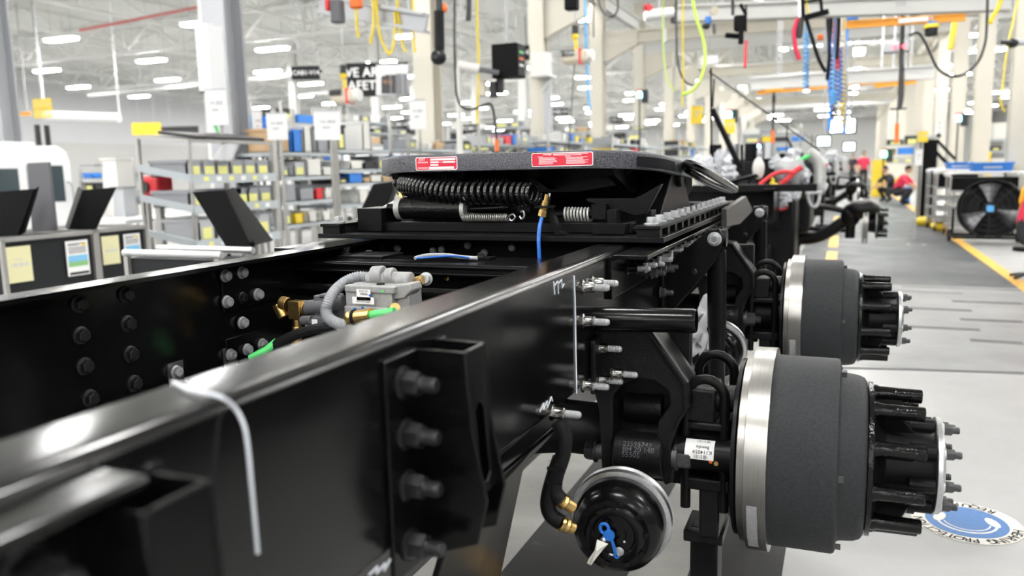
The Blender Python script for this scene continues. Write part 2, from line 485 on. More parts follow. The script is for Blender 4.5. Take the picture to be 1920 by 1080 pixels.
for i, (x, y) in enumerate([(-12.2, 13.5), (-12.2, 22.5), (-12.2, 31), (-18.5, 30), (-18.5, 40), (-25, 33), (-25, 45), (-32, 42), (PD(4, 200, 13).x, PD(4, 200, 13).y)]):
    column(x, y, .34, 'steel_white' if i < 8 else 'steel_grey')
# longitudinal and cross beams tied to the columns
for (x, y0, y1, z, hh, m) in ((-6.3, 7, 62, 5.6, .36, 'steel_white'), (2.78, 14, 90, 5.2, .34, 'steel_cream'), (-12.2, 10, 70, 5.9, .3, 'steel_white')):
    o = MB().box(x - .1, x + .1, y0, y1, z + hh - .05, z + hh).box(x - .1, x + .1, y0, y1, z, z + .05).box(x - .02, x + .02, y0, y1, z, z + hh).build('runway_beam', m, None, smooth=0); o['kind'] = 'structure'
for i, y in enumerate((12.0, 17.0, 21.6, 26.4, 31.2, 38.4, 47.5, 57)):
    x1 = 2.78; z = 4.55 if i % 2 == 0 else 4.9
    o = MB().box(-6.3, x1, y - .12, y + .12, z + .28, z + .33).box(-6.3, x1, y - .12, y + .12, z, z + .05).box(-6.3, x1, y - .02, y + .02, z, z + .33).build('cross_beam', 'steel_white' if i % 2 else 'steel_cream', None, smooth=0); o['kind'] = 'structure'
# ceiling panels lower over the aisle on the right
for k in range(9):
    y = 15 + k * 6
    o = MB().box(-2.2, 2.5, y, y + 4.2, 5.6, 5.66).build('canopy_panel', 'deck', None, smooth=0); o['kind'] = 'structure'

# --- light fixtures
def make_fixture(x, y, z, along_x, lab):
    L, W = (1.5, .42)
    t = thing('light_fixture', lab, 'light fixture', (x, y, z), group='ceiling light fixtures')
    return t
fx_h = MB(); L, W = .75, .21
fx_h.prism([(-L, -W, .03), (L, -W, .03), (L, W, .03), (-L, W, .03)], (0, 0, .05)); fx_h.prism([(-L * .7, -.08, .08), (L * .7, -.08, .08), (L * .7, .08, .08), (-L * .7, .08, .08)], (0, 0, .06))
fx_l = MB(); pts = [(-L * .97, -W * .5), (-L * .8, -W * .92), (L * .8, -W * .92), (L * .97, -W * .5), (L * .97, W * .5), (L * .8, W * .92), (-L * .8, W * .92), (-L * .97, W * .5)]
fx_l.prism([(x, y, -.02) for x, y in pts], (0, 0, .048))
ME_FH, ME_FL = proto_mesh('housing', fx_h, 'steel_white'), proto_mesh('diffuser', fx_l, 'lamp')
def fixture(x, y, z, rz, lab):
    t = thing('light_fixture', lab, 'light fixture', (x, y, z), group='rows of glowing ceiling light fixtures')
    for nm, me in (('housing', ME_FH), ('diffuser', ME_FL)):
        o = bpy.data.objects.new(nm, me); COL.objects.link(o); o.parent = t
    t.rotation_euler.z = rz
    for sx in (-.5, .5):
        r_ = bpy.data.objects.new('hanger_rod', ME_ROD if z > 6 else ME_ROD2); COL.objects.link(r_); r_.parent = t; r_.location.x = sx
ME_ROD = proto_mesh('hanger_rod', MB().cyl((0, 0, .1), (0, 0, 1.445), .008, n=6), 'steel_grey')
ME_ROD2 = proto_mesh('hanger_rod', MB().cyl((0, 0, .1), (0, 0, 2.395), .008, n=6), 'steel_grey')
NTH = ['first', 'second', 'third', 'fourth', 'fifth', 'sixth', 'seventh', 'eighth', 'ninth', 'tenth', 'eleventh', 'twelfth', 'thirteenth', 'fourteenth', 'fifteenth', 'sixteenth', 'seventeenth', 'eighteenth', 'nineteenth', 'twentieth', 'twenty-first', 'twenty-second', 'twenty-third', 'twenty-fourth']
for i in range(9):
    for j in range(24):
        x = -40.5 + i * 6.4 + (1.6 if j % 2 else 0); y = -29.1 + j * 5.6
        fixture(x, y, 6.25, 0, f'glowing ceiling light fixture, {NTH[i]} from the left in the {NTH[j]} row of the hall')
# lamps over the aisle
for j in range(10):
    fixture(.3, 13 + j * 5, 5.3, R(90), f'glowing light fixture over the grey aisle, {NTH[j]} from the near end')
# ================================================================== the truck chassis in the foreground
ZR = H - .197                # top of the frame rails
ZB = ZR - .275               # bottom of the frame rails
CX, XR, XL = -.937, -.505, -1.369
RIN, LIN = -.590, -1.284     # inner edges of the flanges

def bolt_stud():             # collar nut with protruding thread, axis +z
    b = MB().mat(0).lathe([(0, .016), (.003, .016), (.0045, .0125), (.006, .0115), (.026, .0115), (.028, .0095)], (0, 0, 0), Z3, 20)
    pr = [(.028, .0072)]
    for i in range(9): pr += [(.029 + i * .003, .0076), (.0305 + i * .003, .0066)]
    pr += [(.057, .0062), (.059, .004)]
    b.mat(1).lathe(pr, (0, 0, 0), Z3, 14)
    return b
def bolt_hex(r=.0125, h=.010, wr=.017, wh=.004, thread=0, tr=.009, m=(0, 0, 0)):
    b = MB().mat(m[0]).lathe([(0, wr), (wh * .7, wr), (wh, wr * .85)], (0, 0, 0), Z3, 20)
    b.mat(m[1]).lathe([(wh, r), (wh + h * .85, r), (wh + h, r * .86)], (0, 0, 0), Z3, 6)
    b.mat(m[2])
    if thread:
        pr = [(wh + h, tr)]
        n = int(thread / .004)
        for i in range(n): pr += [(wh + h + .001 + i * .004, tr), (wh + h + .003 + i * .004, tr * .9)]
        pr += [(wh + h + thread, tr * .8)]
        b.lathe(pr, (0, 0, 0), Z3, 14)
    else:
        b.lathe([(wh + h, r * .55), (wh + h - .001, r * .5)], (0, 0, 0), Z3, 12)
    return b
def bolt_round():
    return MB().lathe([(0, .0155), (.004, .0155), (.0055, .0125), (.012, .012), (.0145, .0105), (.015, .0055), (.0135, .0045)], (0, 0, 0), Z3, 20)
ME_STUD = proto_mesh('stud_bolt', bolt_stud(), ['nickel', 'zinc_dull'])
ME_STUDK = proto_mesh('stud_bolt_black', bolt_stud(), ['black_satin', 'zinc_dull'])
ME_HEXK = proto_mesh('hex_bolt', bolt_hex(), 'dark_bolt')
ME_HEXN = proto_mesh('nut_bolt', bolt_hex(.013, .014, .017, .003, .022, .0085), 'phosphate')
ME_ROUND = proto_mesh('round_bolt', bolt_round(), 'zinc_dull')
ME_FLANGE = proto_mesh('flange_bolt', bolt_hex(.0125, .015, .019, .005), 'zinc_dull')
ME_BIG = proto_mesh('big_bolt', bolt_hex(.0165, .021, .0205, .005, .022, .0105, (0, 0, 0)), 'dark_bolt')
ME_PIVOT = proto_mesh('pivot_bolt', bolt_hex(.017, .014, .021, .003), 'zinc_dull')

chassis = thing('truck_chassis', 'glossy black truck chassis with fifth wheel and bare brake drums in the foreground', 'truck chassis', (CX, 2.2, 0))

def rail(side, y0, y1):
    r, t = .017, .009
    s = 1 if side == 'right' else -1
    xo, xi = (XR, RIN) if s > 0 else (XL, LIN)
    def P(x, z): return (x, y0, z)
    out = [P(xi, ZR)]
    out += [(p.x, y0, p.z) for p in arc((xo - s * r, y0, ZR - r), (s, 0, 0), (0, 0, 1), r, 90, 0, 8)]
    out += [(p.x, y0, p.z) for p in arc((xo - s * r, y0, ZB + r), (s, 0, 0), (0, 0, 1), r, 0, -90, 8)]
    out += [P(xi, ZB)]
    q = r - t
    inn = [P(xi, ZR - t)]
    inn += [(p.x, y0, p.z) for p in arc((xo - s * r, y0, ZR - r), (s, 0, 0), (0, 0, 1), q, 90, 0, 8)]
    inn += [(p.x, y0, p.z) for p in arc((xo - s * r, y0, ZB + r), (s, 0, 0), (0, 0, 1), q, 0, -90, 8)]
    inn += [P(xi, ZB + t)]
    return MB().strip(out, inn, (0, y1 - y0, 0)).build('frame_rail', 'rail_gloss', chassis, smooth=30)
rail_r = rail('right', -.75, 4.55)
rail_l = rail('left', -.75, 4.55)
rail_r['label'] = 'nearer frame rail with bright reflections along its top'

# --- fasteners on the inside of the far rail
xin = XL + .009
for p in ((147, 570), (151, 629), (158, 687), (168, 747), (235, 552), (239, 607), (244, 664), (251, 719)):
    inst('hex_bolt', ME_HEXK, rail_l, PX(*p, xin), X3, scale=1.05)
pl = MB().box(xin, xin + .006, 1.47, 1.66, ZR - .125, ZR - .012).build('splice_plate', 'black_gloss', rail_l, bevel=.002)
pl2 = MB().box(xin, xin + .006, 1.47, 1.75, ZB + .03, ZB + .085).build('splice_plate', 'black_gloss', rail_l, bevel=.002)
for p in ((421, 517), (452, 511), (424, 566), (453, 605), (482, 552)):
    inst('round_bolt', ME_ROUND, rail_l, PX(*p, xin + .006), X3)
inst('hex_bolt', ME_HEXK, rail_l, PX(454, 558, xin + .006), X3, scale=.85)
for p in ((329, 697), (431, 665), (462, 655), (490, 645)):
    inst('round_bolt', ME_ROUND, rail_l, PX(*p, xin + .007), X3, scale=.95)
for p in ((329, 697), (431, 667)):
    c = PX(*p, xin)
    b = MB().box(xin, xin + .003, c.y - .021, c.y + .021, c.z - .03, c.z + .022)
    b.box(xin, xin + .022, c.y - .02, c.y - .016, c.z - .036, c.z - .024).box(xin, xin + .022, c.y + .016, c.y + .02, c.z - .036, c.z - .024)
    b.box(xin, xin + .024, c.y - .02, c.y + .02, c.z - .039, c.z - .036)
    b.build('cable_clip', 'zinc', rail_l, label='square zinc cable clip')

# --- fasteners on the outside of the near rail
for p in ((1092, 538), (1110, 530), (1092, 602), (1092, 722), (1034, 773)):
    inst('stud_bolt', ME_STUD, rail_r, PX(*p, XR), X3)
MB().tube([PX(x, y, XR + .0012) for x, y in ((1076, 517), (1078, 560), (1079, 620), (1080, 690), (1081, 738))], .0016, 6).build('chalk_line', 'chalk', rail_r, smooth=60, label='hand drawn white chalk line')
for name, pts in (('a', [(1038, 528), (1040, 552)]), ('b', [(1040, 535), (1046, 527), (1047, 551)]), ('c', [(1048, 531), (1053, 524), (1054, 540), (1058, 532)])):
    MB().tube([PX(x, y, XR + .001) for x, y in pts], .0011, 5).build('chalk_mark', 'chalk', rail_r)
for s in (((1012, 772), (1020, 756), (1018, 768), (1026, 752), (1026, 765), (1034, 744), (1036, 752)), ((692, 1078), (708, 1062), (706, 1075), (722, 1056), (720, 1070), (732, 1048))):
    MB().tube([PX(x, y, XR + .001) for x, y in s], .0012, 5).build('chalk_mark', 'chalk', rail_r)

# --- open-topped hat brackets bolted to the near rail
def hat_bracket(dy):
    xo, y0, y1, zt, zb = XR, .876, .94, ZR - .027, ZB - .035
    t = .005
    b = MB()
    b.box(xo, xo + .007, .800, y0, zb, zt)
    b.box(xo, xo + .007, y1, y1 + .02, zb, zt)
    for ya in (y0, y1 - t):                                   # walls that stand off the rail, flared at the foot
        b.prism([(xo, ya, zt), (xo + .075, ya, zt), (xo + .082, ya, zt - .1), (xo + .100, ya, zb + .09), (xo + .085, ya, zb + .03), (xo, ya, zb)], (0, t, 0))
    n = 28                                                     # outer wall with the tall slot
    zc, zh, yc, yh = zt - .125, .052, (y0 + y1) / 2, .014
    hole, out = [], []
    for i in range(n):
        a = math.tau * i / n
        hole.append((yc + yh * math.cos(a), zc + (zh - yh) * (1 if math.sin(a) > 0 else -1) * (abs(math.sin(a)) > 1e-6) + yh * math.sin(a)))
        c, s_ = math.cos(a), math.sin(a); k = 1 / max(abs(c), abs(s_))
        oz = s_ * k
        out.append((yc + c * k * (y1 - y0) / 2, zt + (zb + .09 - zt) * (1 - oz) / 2))
    def W(p):
        f = (zt - p[1]) / (zt - zb); return Vector((xo + .075 + .022 * max(0, f) ** 1.3, p[0], p[1]))
    b.ring_plate([W(p) for p in out], [W(p) for p in hole], (-t, 0, 0))
    o = b.build('mounting_bracket', 'black_gloss', chassis, bevel=.002)
    for z in (1.041, .975, .908, .829):
        inst('bolt', ME_BIG, o, (xo + .007, .838, z), X3)
    for c in kids(o): pass
    return o
hb1 = hat_bracket(0)
hb2 = bpy.data.objects.new('mounting_bracket', hb1.data); COL.objects.link(hb2); hb2.parent = chassis
hb2.location = (0, -.50, 0); OFF[hb2.name] = OFF[hb1.name] + Vector((0, -.50, 0))
_b = hb2.modifiers.new('bevel', 'BEVEL'); _b.width = .002; _b.segments = 2; _b.limit_method = 'ANGLE'
for z in (1.041, .975, .908, .829):
    inst('bolt', ME_BIG, hb2, (XR + .007, .338, z), X3)
# folded reinforcement angle lying along the rail nearest the lens
MB().box(XR, XR + .055, -.7, .405, ZR - .024, ZR - .012).box(XR, XR + .01, -.7, .405, ZR - .2, ZR - .012).build('reinforcement_angle', 'rail_gloss', chassis, bevel=.005, seg=4)
# gusset panel hanging below the rail
gp = [PX(x, y, XR - .004 - k * .15) for x, y, k in ((1058, 792, 0), (984, 872, .35), (960, 960, .6), (940, 1060, .85), (925, 1150, 1), (800, 1150, 1), (845, 1000, .35), (905, 925, .05))]
MB().prism(gp, (-.012, 0, 0)).build('gusset_panel', 'black_gloss', chassis, bevel=.003)

# --- white cord over the near rail
pts = [(.0, 0)]
cp = [PZ(324, 716, ZR + .004), PZ(350, 728, ZR + .004), PZ(385, 737, ZR + .004), PZ(415, 745, ZR + .006)]
cp += [PX(x, y, v) for x, y, v in ((440, 765, -.497), (458, 800, -.490), (466, 850, -.486), (471, 905, -.483), (477, 970, -.481), (483, 1038, -.480))]
MB().tube(smoothpath(cp, 6), .0018, 8).build('white_cord', 'cord_white', chassis, smooth=60, label='white cord draped over the near rail')

# --- cross members between the rails
y0 = 1.75; zc = ZR - .034
cm = MB().box(XL + .009, XR - .009, y0, y0 + .2, zc - .008, zc)
cm.box(XL + .009, XR - .009, y0, y0 + .008, zc - .022, zc)
cm.box(XL + .009, XR - .009, y0 + .09, y0 + .098, zc - .2, zc)
cm.box(XL + .009, XR - .009, y0, y0 + .2, zc - .208, zc - .2)
cm.cyl((XL + .009, y0 + .002, zc - .004), (XR - .009, y0 + .002, zc - .004), .007, n=12)
cm.cyl((XL + .009, y0 + .001, zc - .022), (XR - .009, y0 + .001, zc - .022), .005, n=12)
crossm = cm.build('crossmember', 'black_gloss', chassis, bevel=.003)
a = PZ(640, 482, zc); b_ = PZ(722, 484, zc)
pt = MB().box(a.x, b_.x, a.y - .02, a.y + .1, zc, zc + .006).build('cover_plate', 'black_satin', crossm, bevel=.001)
for p in ((648, 476), (692, 477), (902, 482)):
    q = PZ(*p, zc + .006); inst('hex_bolt', ME_HEXK, crossm, q, Z3, scale=.8)
q = PZ(902, 486, zc)
MB().box(q.x - .03, q.x + .03, q.y - .02, q.y + .03, zc, zc + .005).build('clamp_plate', 'black_satin', crossm)
MB().tube(smoothpath([PZ(778, 484, zc + .008), PZ(800, 479, zc + .012), PZ(835, 478, zc + .014), PZ(866, 482, zc + .01), PZ(895, 484, zc + .008)], 6), .005, 8).build('hose', 'loom_grey', crossm)
MB().tube(smoothpath([PZ(782, 484, zc + .008), PZ(812, 482, zc + .014), PZ(850, 480, zc + .016), PZ(880, 484, zc + .008)], 6), .0025, 8).build('hose', 'blue_hose', crossm)
for p, y in (((468, 540), 0), ((840, 521), 0)):
    pass
q = PY(840, 522, y0 + .085)
inst('grease_nipple', proto_mesh('nipple', MB().lathe([(0, .006), (.004, .006), (.005, .003), (.012, .0025)], (0, 0, 0), Z3, 10), 'brass'), crossm, q, (-.3, -1, .1))
MB().box(XL + .009, XR - .009, 2.75, 2.95, ZR - .21, ZR - .2).box(XL + .009, XR - .009, 2.84, 2.85, ZR - .21, ZR - .02).build('crossmember', 'black_gloss', chassis)
tb = MB()
for dz in (0, .03): tb.cyl((XL + .01, 1.70 + dz * .3, ZR - .095 - dz), (XR - .01, 1.70 + dz * .3, ZR - .095 - dz), .012, n=14)
tb.build('cross_tube', 'black_gloss', chassis)
# bolts seen under the mounting plate, inside the far rail
for p in ((705, 463), (812, 470), (828, 468), (877, 460), (908, 474), (960, 464), (745, 466), (648, 465)):
    c = PX(*p, xin) if p[0] < 700 else PY(*p, 2.25)
    inst('round_bolt', ME_ROUND, crossm, c, (.25, -1, .1) if p[0] > 700 else X3, scale=.75)
bk = MB().box(-1.20, -.66, 2.26, 2.27, ZR - .2, ZR - .004).box(-1.20, -1.19, 2.26, 2.6, ZR - .2, ZR - .004).box(-.67, -.66, 2.26, 2.6, ZR - .2, ZR - .004)
bk.build('suspension_crossmember', 'black_satin', chassis, bevel=.003)

# --- brake relay valve and its hoses between the rails
YV = 1.5
def pbox(b, x0, y0_, x1, y1_, Y, dy):
    p, q = PY(x0, y1_, Y), PY(x1, y0_, Y)
    return b.box(min(p.x, q.x), max(p.x, q.x), Y, Y + dy, min(p.z, q.z), max(p.z, q.z))
v = MB()
pbox(v, 649, 545, 734, 582, YV, .085); pbox(v, 646, 578, 737, 600, YV - .006, .09); pbox(v, 652, 598, 730, 622, YV, .08)
pbox(v, 646, 538, 738, 548, YV - .004, .092)
pbox(v, 732, 548, 766, 592, YV + .02, .06)
pa, pb_ = PY(690, 522, YV + .06), PY(772, 523, YV + .06)
v.cyl(pa, pb_, .016, n=18); v.cyl(PY(700, 516, YV + .06), PY(720, 515, YV + .06), .021, n=18); v.cyl(PY(726, 518, YV + .06), PY(740, 517, YV + .06), .019, n=18)
v.cyl(PY(745, 524, YV + .06), PY(772, 525, YV + .06), .018, n=18)
v.prism([PY(x, y, YV + .01) for x, y in ((735, 535), (768, 532), (772, 545), (758, 560), (738, 562))], (0, .05, 0))
valve = v.build('relay_valve', 'alu_cast', chassis, bevel=.003, label='grey cast aluminium relay valve')
for p, sc in (((656, 536), .8), ((714, 537), .85)):
    inst('hex_bolt', ME_HEXK, valve, PY(*p, YV + .02) + Vector((0, 0, -.004)), Z3, scale=sc)
lb = MB()
for x0, ya, x1, yb in ((669, 543, 694, 563), (661, 558, 701, 569)):
    p, q = PY(x0, yb, YV - .0075), PY(x1, ya, YV - .0075); lb.quad((p.x, YV - .0075, p.z), (q.x, YV - .0075, p.z), (q.x, YV - .0075, q.z), (p.x, YV - .0075, q.z))
lb.mat(1)
for i in range(12):
    p = PY(673 + i * 1.15, 559, YV - .0082); lb.box(p.x, p.x + (.0007 if i % 3 else .0012), YV - .0082, YV - .0079, p.z - .005, p.z)
mt = frame4(PY(682, 546, YV - .0082), -Y3, Z3)
lb.text('K161131', .0065, mt); lb.text('028206', .0065, frame4(PY(682, 551.5, YV - .0082), -Y3, Z3)); lb.text('N21117010 00000', .0048, frame4(PY(681, 566, YV - .0082), -Y3, Z3))
lb.build('barcode_label', ['label_white', 'ink'], valve, smooth=0, label='white barcode label')
for p, c in (((694, 554), 'blue_plastic'), ((718, 546), 'green_hose'), ((680, 577), 'blue_plastic'), ((665, 579), 'blue_plastic')):
    q = PY(*p, YV - .007); MB().cyl(q, q + Vector((0, -.001, 0)), .003, n=12).build('paint_dot', c, valve)
# corrugated loom looping round the valve
lp = smoothpath([PY(x, y, Y) for x, y, Y in ((692, 521, 1.57), (672, 519, 1.56), (650, 527, 1.54), (630, 543, 1.51), (617, 563, 1.48), (611, 583, 1.465), (618, 598, 1.455), (634, 607, 1.45), (655, 612, 1.45), (690, 618, 1.46))], 11)
rs = [.0132 if i % 2 else .0106 for i in range(len(lp))]
MB().tube(lp, rs, 14).build('corrugated_hose', 'loom_grey', valve, smooth=60, label='grey corrugated hose loop')
# brass fittings
f = MB()
f.cyl(PY(528, 568, 1.53), PY(540, 571, 1.53), .017, n=16); f.cyl(PY(522, 570, 1.53), PY(533, 594, 1.53), .015, .014, n=16)
pbox(f, 541, 566, 560, 598, 1.515, .03); f.cyl(PY(558, 576, 1.53), PY(572, 578, 1.53), .014, n=16)
f.cyl(PY(557, 598, 1.53), PY(557, 612, 1.53), .0095, n=12); f.lathe([(0, .012), (.009, .012)], PY(557, 612, 1.53), -Z3, 6)
f.cyl(PY(557, 618, 1.53), PY(556, 645, 1.53), .0115, n=14); f.lathe([(0, .0135), (.01, .0135)], PY(557, 622, 1.53), -Z3, 6)
f.build('brass_elbow', 'brass', valve, bevel=.001, label='brass elbow fitting')
g = MB(); g.cyl(PY(658, 596, 1.44), PY(696, 591, 1.44), .0155, n=18); g.sphere(PY(658, 596, 1.44), .0155, 14, 8)
g.build('brass_coupling', 'brass', valve); MB().cyl(PY(663, 595.5, 1.44), PY(668, 595, 1.44), .0175, n=18).build('cable_tie', 'ink', valve)
g = MB(); g.cyl(PY(793, 524, 1.58), PY(783, 527, 1.58), .011, n=14); g.cyl(PY(784, 526, 1.58), PY(776, 537, 1.58), .0105, n=14)
g.build('brass_coupling', 'brass', valve)
MB().cyl(PY(735, 582, 1.49), PY(741, 578, 1.47), .012, n=16).build('brass_port', 'brass', valve)
MB().tube(smoothpath([PY(778, 535, 1.575), PY(770, 545, 1.57), PY(765, 558, 1.565), PY(766, 575, 1.56)], 6), .008, 12).build('green_hose', 'green_hose', valve, label='bright green air hose')
MB().tube([PY(694, 591, 1.44), PY(715, 588, 1.44), PY(740, 584, 1.44)], .0095, 12).build('green_hose', 'green_hose', valve)
MB().tube([PY(470, 672, 1.42), PY(500, 656, 1.43), PY(520, 640, 1.45)], .009, 12).build('green_hose', 'green_hose', valve)
MB().tube(smoothpath([PY(480, 668, 1.44), PY(540, 634, 1.45), PY(590, 617, 1.46), (PY(640, 612, 1.47)), PY(700, 600, 1.55)], 5), .012, 10).build('rubber_hose', 'rubber', valve)
inst('round_bolt', ME_ROUND, valve, PY(799, 523, 1.60), (.2, -1, .1), scale=1.0)
s = MB()
s.cyl(PY(570, 577, 1.54), PY(612, 574, 1.54), .017, .019, n=16); pbox(s, 590, 556, 622, 604, 1.53, .05); s.cyl(PY(625, 569, 1.53), PY(648, 567, 1.53), .017, n=16)
pbox(s, 598, 553, 618, 560, 1.53, .04); s.cyl(PY(566, 601, 1.51), PY(585, 600, 1.51), .011, n=14); pbox(s, 572, 596, 606, 616, 1.51, .05)
sw = s.build('pressure_sensor', 'plastic_grey', valve, bevel=.002)
lb = MB(); p, q = PY(573, 615, 1.508), PY(595, 599, 1.508); lb.quad((p.x, 1.508, p.z), (q.x, 1.508, p.z), (q.x, 1.508, q.z), (p.x, 1.508, q.z))
lb.mat(1)
for i in range(7):
    p = PY(576 + i * 2.4, 610, 1.5075); lb.box(p.x, p.x + .0018, 1.5072, 1.5076, p.z - .003, p.z + (.002 if i % 2 else 0))
lb.build('sensor_label', ['label_white', 'ink'], valve, smooth=0)

# --- fifth wheel mounting: outboard angles, base plate, notched rails
def outboard(side):
    s = 1 if side > 0 else -1
    xo = XR if s > 0 else XL
    t = .010; y0, y1 = 1.8, 3.5; zt = ZR - .005
    def P(u, z): return (xo + s * u, y0, z)
    out = [P(.095, zt)] + [Vector((xo + s * (.018 + q.x), y0, zt - .018 + q.z)) for q in arc((0, 0, 0), (-1, 0, 0), (0, 0, 1), .018, 90, 0, 6)] + [P(0, zt - .105)]
    inn = [P(.095, zt - t)] + [Vector((xo + s * (.018 + q.x), y0, zt - .018 + q.z)) for q in arc((0, 0, 0), (-1, 0, 0), (0, 0, 1), .008, 90, 0, 6)] + [P(t, zt - .105)]
    an = MB().strip(out, inn, (0, y1 - y0, 0)).build('mounting_angle', 'black_gloss', chassis, bevel=.0015)
    if s > 0:
        for x, y in ((1176, 503), (1190, 496), (1205, 494), (1222, 486)):
            inst('stud_bolt', ME_STUDK, an, PX(x, y, xo + t), X3)
        for x, y, me in ((1222, 512, ME_HEXN), (1240, 505, ME_HEXN), (1248, 500, ME_HEXN), (1238, 548, ME_HEXN), (1262, 492, ME_HEXN)):
            inst('bolt', me, an, PX(x, y, xo + t), X3)
        for k in range(9):
            inst('bolt', ME_STUDK, an, (xo + .055, 1.95 + k * .16, zt - t), -Z3, scale=.85)
            inst('bolt', ME_STUD, an, (xo + t, 2.12 + k * .15, zt - .05), X3, scale=.8)
    return an
ang_r = outboard(1); ang_l = outboard(-1)
base = MB().box(-1.46, -.415, 2.0, 3.42, ZR + .005, ZR + .019).build('base_plate', 'black_satin', chassis, bevel=.0015)
for x, y in ((1051, 428),):
    inst('flange_bolt', ME_FLANGE, base, PZ(x, y + 5, ZR + .019), Z3, scale=.7)
def notched(xa, xb):
    zt = ZR + .048; y0, y1 = 2.0, 3.4
    b = MB().box(xa, xb, y0, y1, zt - .009, zt)
    n = 14; w = (y1 - y0) / n
    for k in range(n):
        b.box(xa + .006, xb - .002, y0 + k * w + .004, y0 + k * w + .034, ZR + .019, zt - .009)
    o = b.build('notched_rail', 'black_satin', chassis, bevel=.001)
    return o
nr = notched(-.492, -.424); nl = notched(-1.45, -1.382)
zt = ZR + .048
for i in range(14): inst('flange_bolt', ME_FLANGE, nr, (-.458, 2.05 + i * .1, zt), Z3, up=(math.cos(i), math.sin(i), 0), scale=1.0)
for i in range(4): inst('flange_bolt', ME_FLANGE, nl, (-1.416, 2.05 + i * .12, zt), Z3, scale=1.0)

# --- fifth wheel
ZT, ZS = H + .048, H - .002
def fw_outline(dx=0):
    o = []
    yf = 2.1
    o += [(CX - .24, yf), (CX + .26, yf)]
    o += [(CX + .26 + .2 * math.sin(R(a)), yf + .26 - .26 * math.cos(R(a))) for a in range(15, 91, 15)]
    o += [(CX + .47, 2.7), (CX + .45, 2.82), (CX + .36, 3.06), (CX + .20, 3.06), (CX + .06, 2.78)]
    o += [(CX - .06, 2.78), (CX - .20, 3.06), (CX - .36, 3.06), (CX - .45, 2.82), (CX - .47, 2.7)]
    o += [(CX - .24 - .22 * math.sin(R(a)), yf + .26 - .26 * math.cos(R(a))) for a in range(90, 14, -15)]
    return o
def ztop(x, y): return ZT - (y - 2.1) * .065 - max(0, y - 2.72) * .30
ol = fw_outline()
n = len(ol); b = MB()
cxm, cym = CX, 2.45
rings = []
for sc, dz in ((1, -.050), (1.0, -.006), (.988, 0)):
    rings.append([Vector((cxm + (x - cxm) * sc, cym + (y - cym) * sc, ztop(x, y) + dz)) for x, y in ol])
inner = [Vector((cxm + (x - cxm) * .955, cym + (y - cym) * .955, ztop(x, y) - .050)) for x, y in ol]
innert = [Vector((p.x, p.y, p.z + .036)) for p in inner]
allr = [innert, inner] + rings
vs = [p for r_ in allr for p in r_]; fs = []
for j in range(len(allr) - 1):
    for i in range(n):
        k = (i + 1) % n; fs.append((j * n + i, j * n + k, (j + 1) * n + k, (j + 1) * n + i))
fs.append(tuple(range((len(allr) - 1) * n, len(allr) * n))); fs.append(tuple(range(n - 1, -1, -1)))
b.add(vs, fs)
fw = b.build('fifth_wheel', 'cast_speckle', chassis, bevel=.002, smooth=50, label='cast black fifth wheel coupling plate')
# ribs and saddle underneath
r_ = MB()
for x in (-.34, -.12, .12, .34): r_.prism([(CX + x - .012, 2.14, ZS + .03), (CX + x - .012, 2.95, ZS - .06), (CX + x - .012, 2.8, ZS - .09), (CX + x - .012, 2.35, ZS - .075), (CX + x - .012, 2.16, ZS - .02)], (.024, 0, 0))
r_.prism([(CX - .4, 2.3, ZS + .03), (CX + .4, 2.3, ZS + .03), (CX + .33, 2.3, ZS - .05), (CX + .2, 2.3, ZS - .07), (CX - .2, 2.3, ZS - .07), (CX - .33, 2.3, ZS - .05)], (0, .03, 0))
r_.box(CX - .4, CX + .4, 2.55, 2.6, ZS - .06, ZS + .03); r_.box(CX - .34, CX + .40, 2.66, 2.72, ZR + .03, ZS + .0)
r_.build('underside_ribs', 'black_satin', fw, bevel=.002)
for sx in (-1, 1):
    xm = CX + sx * .40; q = MB()
    q.prism([(xm - .045, 2.3, ZR + .03), (xm - .045, 2.85, ZR + .03), (xm - .045, 2.66, ZS - .01), (xm - .045, 2.50, ZS - .01)], (.09, 0, 0))
    q.box(xm - .07, xm + .07, 2.12, 3.0, ZR + .019, ZR + .034)
    q.cyl((xm - .06, 2.58, ZS - .035), (xm + .06, 2.58, ZS - .035), .03, n=16)
    q.build('pivot_pedestal', 'black_satin', chassis, bevel=.004)
# slide frame below the cylinder
sf = MB().box(-1.32, -.52, 2.10, 2.14, ZR + .02, ZR + .048).box(-1.27, -.50, 2.24, 2.30, ZR + .02, ZR + .075)
sf.box(-1.37, -1.285, 2.08, 2.2, ZR + .02, ZR + .09).box(-.62, -.53, 2.06, 2.2, ZR + .02, ZR + .05)
sf.box(-.585, -.56, 2.08, 2.13, ZR + .035, ZR + .085)
sf.prism([PY(x, y, 2.15) for x, y in ((1098, 372), (1188, 372), (1205, 365), (1240, 345), (1210, 402), (1190, 405), (1100, 378))], (0, .03, 0))
sf.build('slide_frame', 'black_satin', chassis, bevel=.002)
wt = MB().box(0, 0, 0, 0, 0, 0) if False else MB()
wt.prism([PY(x, y, 2.2) for x, y in ((698, 398), (745, 372), (748, 396))], (0, .04, 0)); wt.prism([PY(x, y, 2.2) for x, y in ((1134, 390), (1140, 383), (1172, 383), (1172, 388))], (0, .03, 0))
wt.build('indicator_plate', 'label_white', chassis)
MB().prism([PY(x, y, 2.19) for x, y in ((1127, 391), (1165, 389), (1162, 393), (1130, 394))], (0, .01, 0)).build('indicator_flag', 'yellow_paint', chassis)
